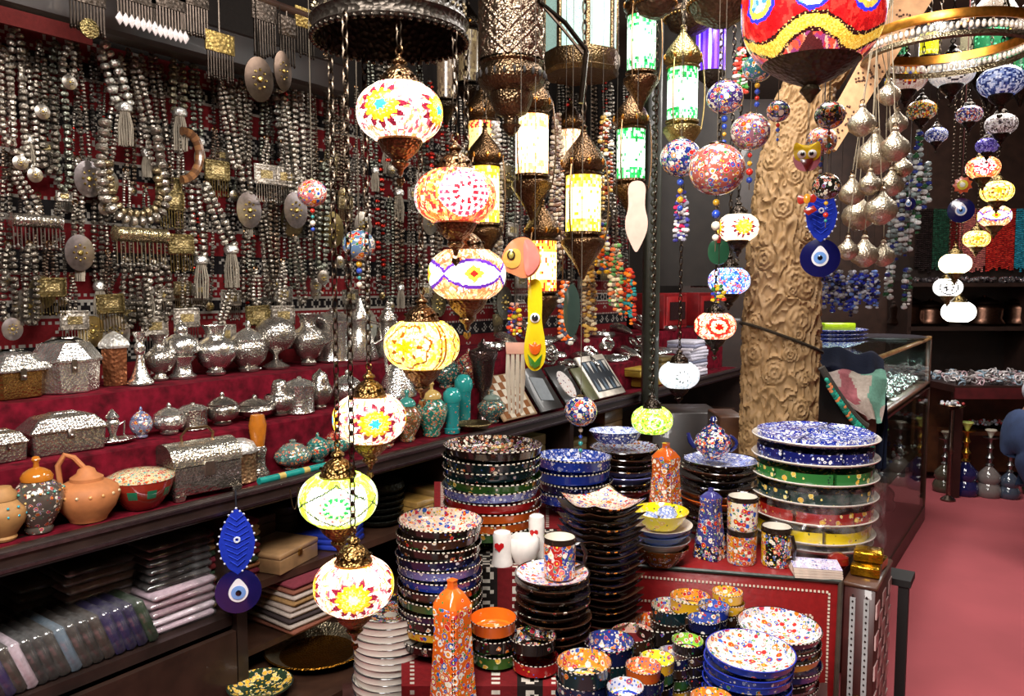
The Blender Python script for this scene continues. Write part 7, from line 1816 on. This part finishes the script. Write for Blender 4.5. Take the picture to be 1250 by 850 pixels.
for px, w, h, lab in ((1105, .28, .26, 'dark copper bell-shaped pot on the far shelf'), (1135, .3, .22, 'flared copper cauldron on the far shelf'), (1200, .32, .25, 'large lidded copper pot behind the milk-white lamp'), (1245, .3, .26, 'polished dark pot at the frame edge of the far shelf')):
    p = bp(px, zs2 - .004, 6.48); t = thing('copper_pot', lab, 'pot', tuple(p), group='copper pots')
    MB().lathe([(0, 0), (w * .42, 0), (w * .5, .02), (w * .42, h * .25), (w * .45, h * .55), (w * .38, h * .7), (w * .3, h * .74)], 32, c=hx('#4a342a')).build('body', 'metal', t)
    MB().lathe([(w * .4, h * .73), (w * .36, h * .8), (w * .12, h * .92), (w * .05, h * .95), (w * .06, h), (0, h * 1.01)], 32, c=hx('#5a463c')).build('lid', 'metal', t)
# low jewellery table before the far wall
jt = thing('jewellery_table', 'dark table heaped with silver trinkets before the far wall', 'table', tuple(tp(1230, 5.9, 0)), rz=YAW)
zj = at(1190, 468, 5.75).z
MB().box(0, .1, zj - .03, 1.1, .6, .05, hx('#2e1410')).build('top', 'wood', jt)
MB().box(0, -.2, zj - .06, 1.1, .02, .08, hx('#4a1418')).build('apron', 'wood', jt)
for x in (-.5, .5):
    for y in (-.15, .35): MB().box(x, y, zj / 2 - .03, .06, .06, zj - .06, hx('#2e1410')).build('leg', 'wood', jt)
MB().box(0, .38, zj * .5, 1.1, .02, zj * .85, hx('#4a2814')).build('back_panel', 'wood', jt)
m = MB()
for i in range(420):
    m.ring(random.uniform(.012, .026), .006, (random.uniform(-.5, .5), random.uniform(-.17, .36), zj + .004 + random.uniform(0, .05)), 7, 4, hx(random.choice(['#c8c0c0', '#8a8280', '#e0d8d8', '#b89aa0', '#5a5250', '#9ab0c0'])), M=Matrix.Rotation(random.uniform(0, 3), 3, random.choice('XYZ')))
tag(m.build('trinket_heap', 'plastic', loc=tuple(jt.location), rot=(0, 0, YAW)), 'heap of silver bangles and trinkets covering the far table', 'jewellery')['kind'] = 'stuff'
bn = thing('low_bench', 'low brown bench beneath the jewellery table', 'bench', tuple(tp(1215, 6.0, 0)), rz=YAW)
MB().box(0, .08, .43, .75, .2, .03, hx('#4a2814')).build('seat', 'wood', bn)
for x in (-.34, .34): MB().box(x, .08, .207, .04, .18, .414, hx('#3a2012')).build('leg', 'wood', bn)
for i, (px, d, z, r) in enumerate(((1162, 5.6, zj - .17, .09), (1200, 6.08, .446, .12), (1228, 6.08, .446, .11))):
    p = tp(px, d, z); t = thing('trinket_dish', ['pedestal dish of trinkets below the far table', 'shallow dark dish of trinkets on the low bench', 'wooden bowl of trinkets above the water pipes'][i], 'dish', (p.x, p.y, z))
    MB().lathe([(0, 0), (r * .3, 0), (r, .034), (r * .97, .038), (r * .4, .014), (0, .012)], 28, c=hx('#5a4634')).build('dish', 'metal', t)
    if i == 0: MB().lathe([(.0, -z), (.05, -z), (.05, .012 - z), (.015, .04 - z), (.012, -z * .5), (.025, -z * .45), (.012, -z * .4), (.015, 0)], 16, c=hx('#7a6a60')).build('pedestal', 'metal', t)
    h_ = MB()
    for _ in range(40): a = random.uniform(0, 6.28); q = r * .8 * math.sqrt(random.random()); h_.sphere(.012, (q * math.cos(a), q * math.sin(a), .034 + random.uniform(0, .02)), 6, 4, hx(random.choice(['#d8d4d0', '#8a8a8a', '#a83a3a', '#c8c8d8'])))
    h_.build('trinkets', 'plastic', t, stuff=True)

# ---- person at the edge: jeans and white shirt, bending over the wares
def skin(name, verts, edges, radii, mat, parent, c, root=0, sub=2):
    me = bpy.data.meshes.new(name); me.from_pydata([tuple(v) for v in verts], edges, []); o = bpy.data.objects.new(name, me); COL.objects.link(o)
    bpy.context.view_layer.objects.active = o
    md = o.modifiers.new('skin', 'SKIN')
    sv = me.skin_vertices[0].data
    for i, r in enumerate(radii): sv[i].radius = (r, r) if not isinstance(r, tuple) else r
    sv[root].use_root = True
    sb_ = o.modifiers.new('sub', 'SUBSURF'); sb_.levels = sub; sb_.render_levels = sub
    dg = bpy.context.evaluated_depsgraph_get(); ev = o.evaluated_get(dg); m2 = bpy.data.meshes.new_from_object(ev)
    bpy.data.objects.remove(o)
    ca2 = m2.color_attributes.new('Col', 'FLOAT_COLOR', 'CORNER'); ca2.data.foreach_set('color', np.tile(np.array(c, np.float32), len(m2.loops)))
    m2.materials.clear(); m2.materials.append(MATS[mat]); m2.shade_smooth()
    o = bpy.data.objects.new(name, m2); COL.objects.link(o); o.parent = parent; return o
hp = at(1245, 525, 4.3); P0 = Vector((hp.x, hp.y, 0))
per = thing('person', 'person in blue jeans and white shirt bending over the wares', 'person', tuple(P0), rz=YAW - .3)
hz = hp.z
body_v = [(0, 0, hz), (.13, .02, hz + .14), (.34, .06, hz + .30), (.46, .08, hz + .37), (.52, .085, hz + .40), (.60, .09, hz + .44), (.66, .09, hz + .42),
          (.36, -.14, hz + .32), (.44, -.2, hz + .1), (.6, -.17, hz - .05), (.66, -.16, hz - .08), (.36, .24, hz + .32), (.46, .3, hz + .1), (.62, .26, hz - .05), (.68, .25, hz - .08),
          (.04, -.09, hz - .06), (.16, -.11, hz - .38), (.26, -.11, .10), (.36, -.12, .035), (.04, .09, hz - .06), (.20, .12, hz - .38), (.30, .13, .10), (.4, .13, .035)]
body_e = [(0, 1), (1, 2), (2, 3), (3, 4), (4, 5), (5, 6), (2, 7), (7, 8), (8, 9), (9, 10), (2, 11), (11, 12), (12, 13), (13, 14), (0, 15), (15, 16), (16, 17), (17, 18), (0, 19), (19, 20), (20, 21), (21, 22)]
rad = [.10, .10, .11, .06, .055, .095, .08, .055, .042, .032, .03, .055, .042, .032, .03, .08, .06, .04, .035, .08, .06, .04, .035]
skin('body', body_v, body_e, rad, 'matte', per, hx('#b88a70'))
JV = [(0, 0, hz), (.03, -.07, hz - .10), (.16, -.11, hz - .38), (.26, -.11, .10), (.03, .07, hz - .10), (.20, .12, hz - .38), (.30, .13, .10), (.06, .015, hz + .13)]
skin('jeans', JV, [(0, 1), (1, 2), (2, 3), (0, 4), (4, 5), (5, 6), (0, 7)], [.135, .115, .085, .07, .115, .085, .07, .125], 'jeans', per, hx('#2a3a5c'))
SV = [(.055, .015, hz + .12), (.16, .035, hz + .22), (.34, .06, hz + .30), (.44, .075, hz + .36), (.36, -.14, hz + .32), (.52, -.19, hz + .02), (.36, .24, hz + .32), (.54, .27, hz + .02)]
skin('shirt', SV, [(0, 1), (1, 2), (2, 3), (2, 4), (4, 5), (2, 6), (6, 7)], [.142, .15, .145, .075, .075, .06, .075, .06], 'cloth', per, hx('#c8c8d4'))
hm = MB().sphere(.105, (.62, .09, hz + .46), 16, 10, hx('#241a14')); hm.build('hair', 'matte', per)

for wx, wy in ((.66, -.16), (.68, .25)):
    hd = MB().sphere(.042, (wx + .03, wy, hz - .10), 12, 8, hx('#b88a70'), sz=.55, sx=1.0, sy=.85)
    for k_, (dy, ln) in enumerate(((-.028, .065), (-.010, .075), (.010, .07), (.027, .055))):
        hd.tube([(wx + .055, wy + dy, hz - .105), (wx + .055 + ln * .55, wy + dy * 1.1, hz - .115), (wx + .055 + ln, wy + dy * 1.15, hz - .14)], [.0095, .0085, .0065], 8, hx('#b88a70'))
    hd.tube([(wx + .02, wy - .035, hz - .105), (wx + .045, wy - .06, hz - .115), (wx + .07, wy - .066, hz - .13)], [.011, .0095, .007], 8, hx('#b88a70'))
    hd.build('hand', 'matte', per)
for fx, fy in ((.26, -.11), (.30, .13)):
    sh = MB(); sh.sphere(.055, (fx + .07, fy, .04), 16, 8, hx('#2a2422'), sz=.7, sx=2.3, sy=.85); sh.build('shoe', 'leather', per)
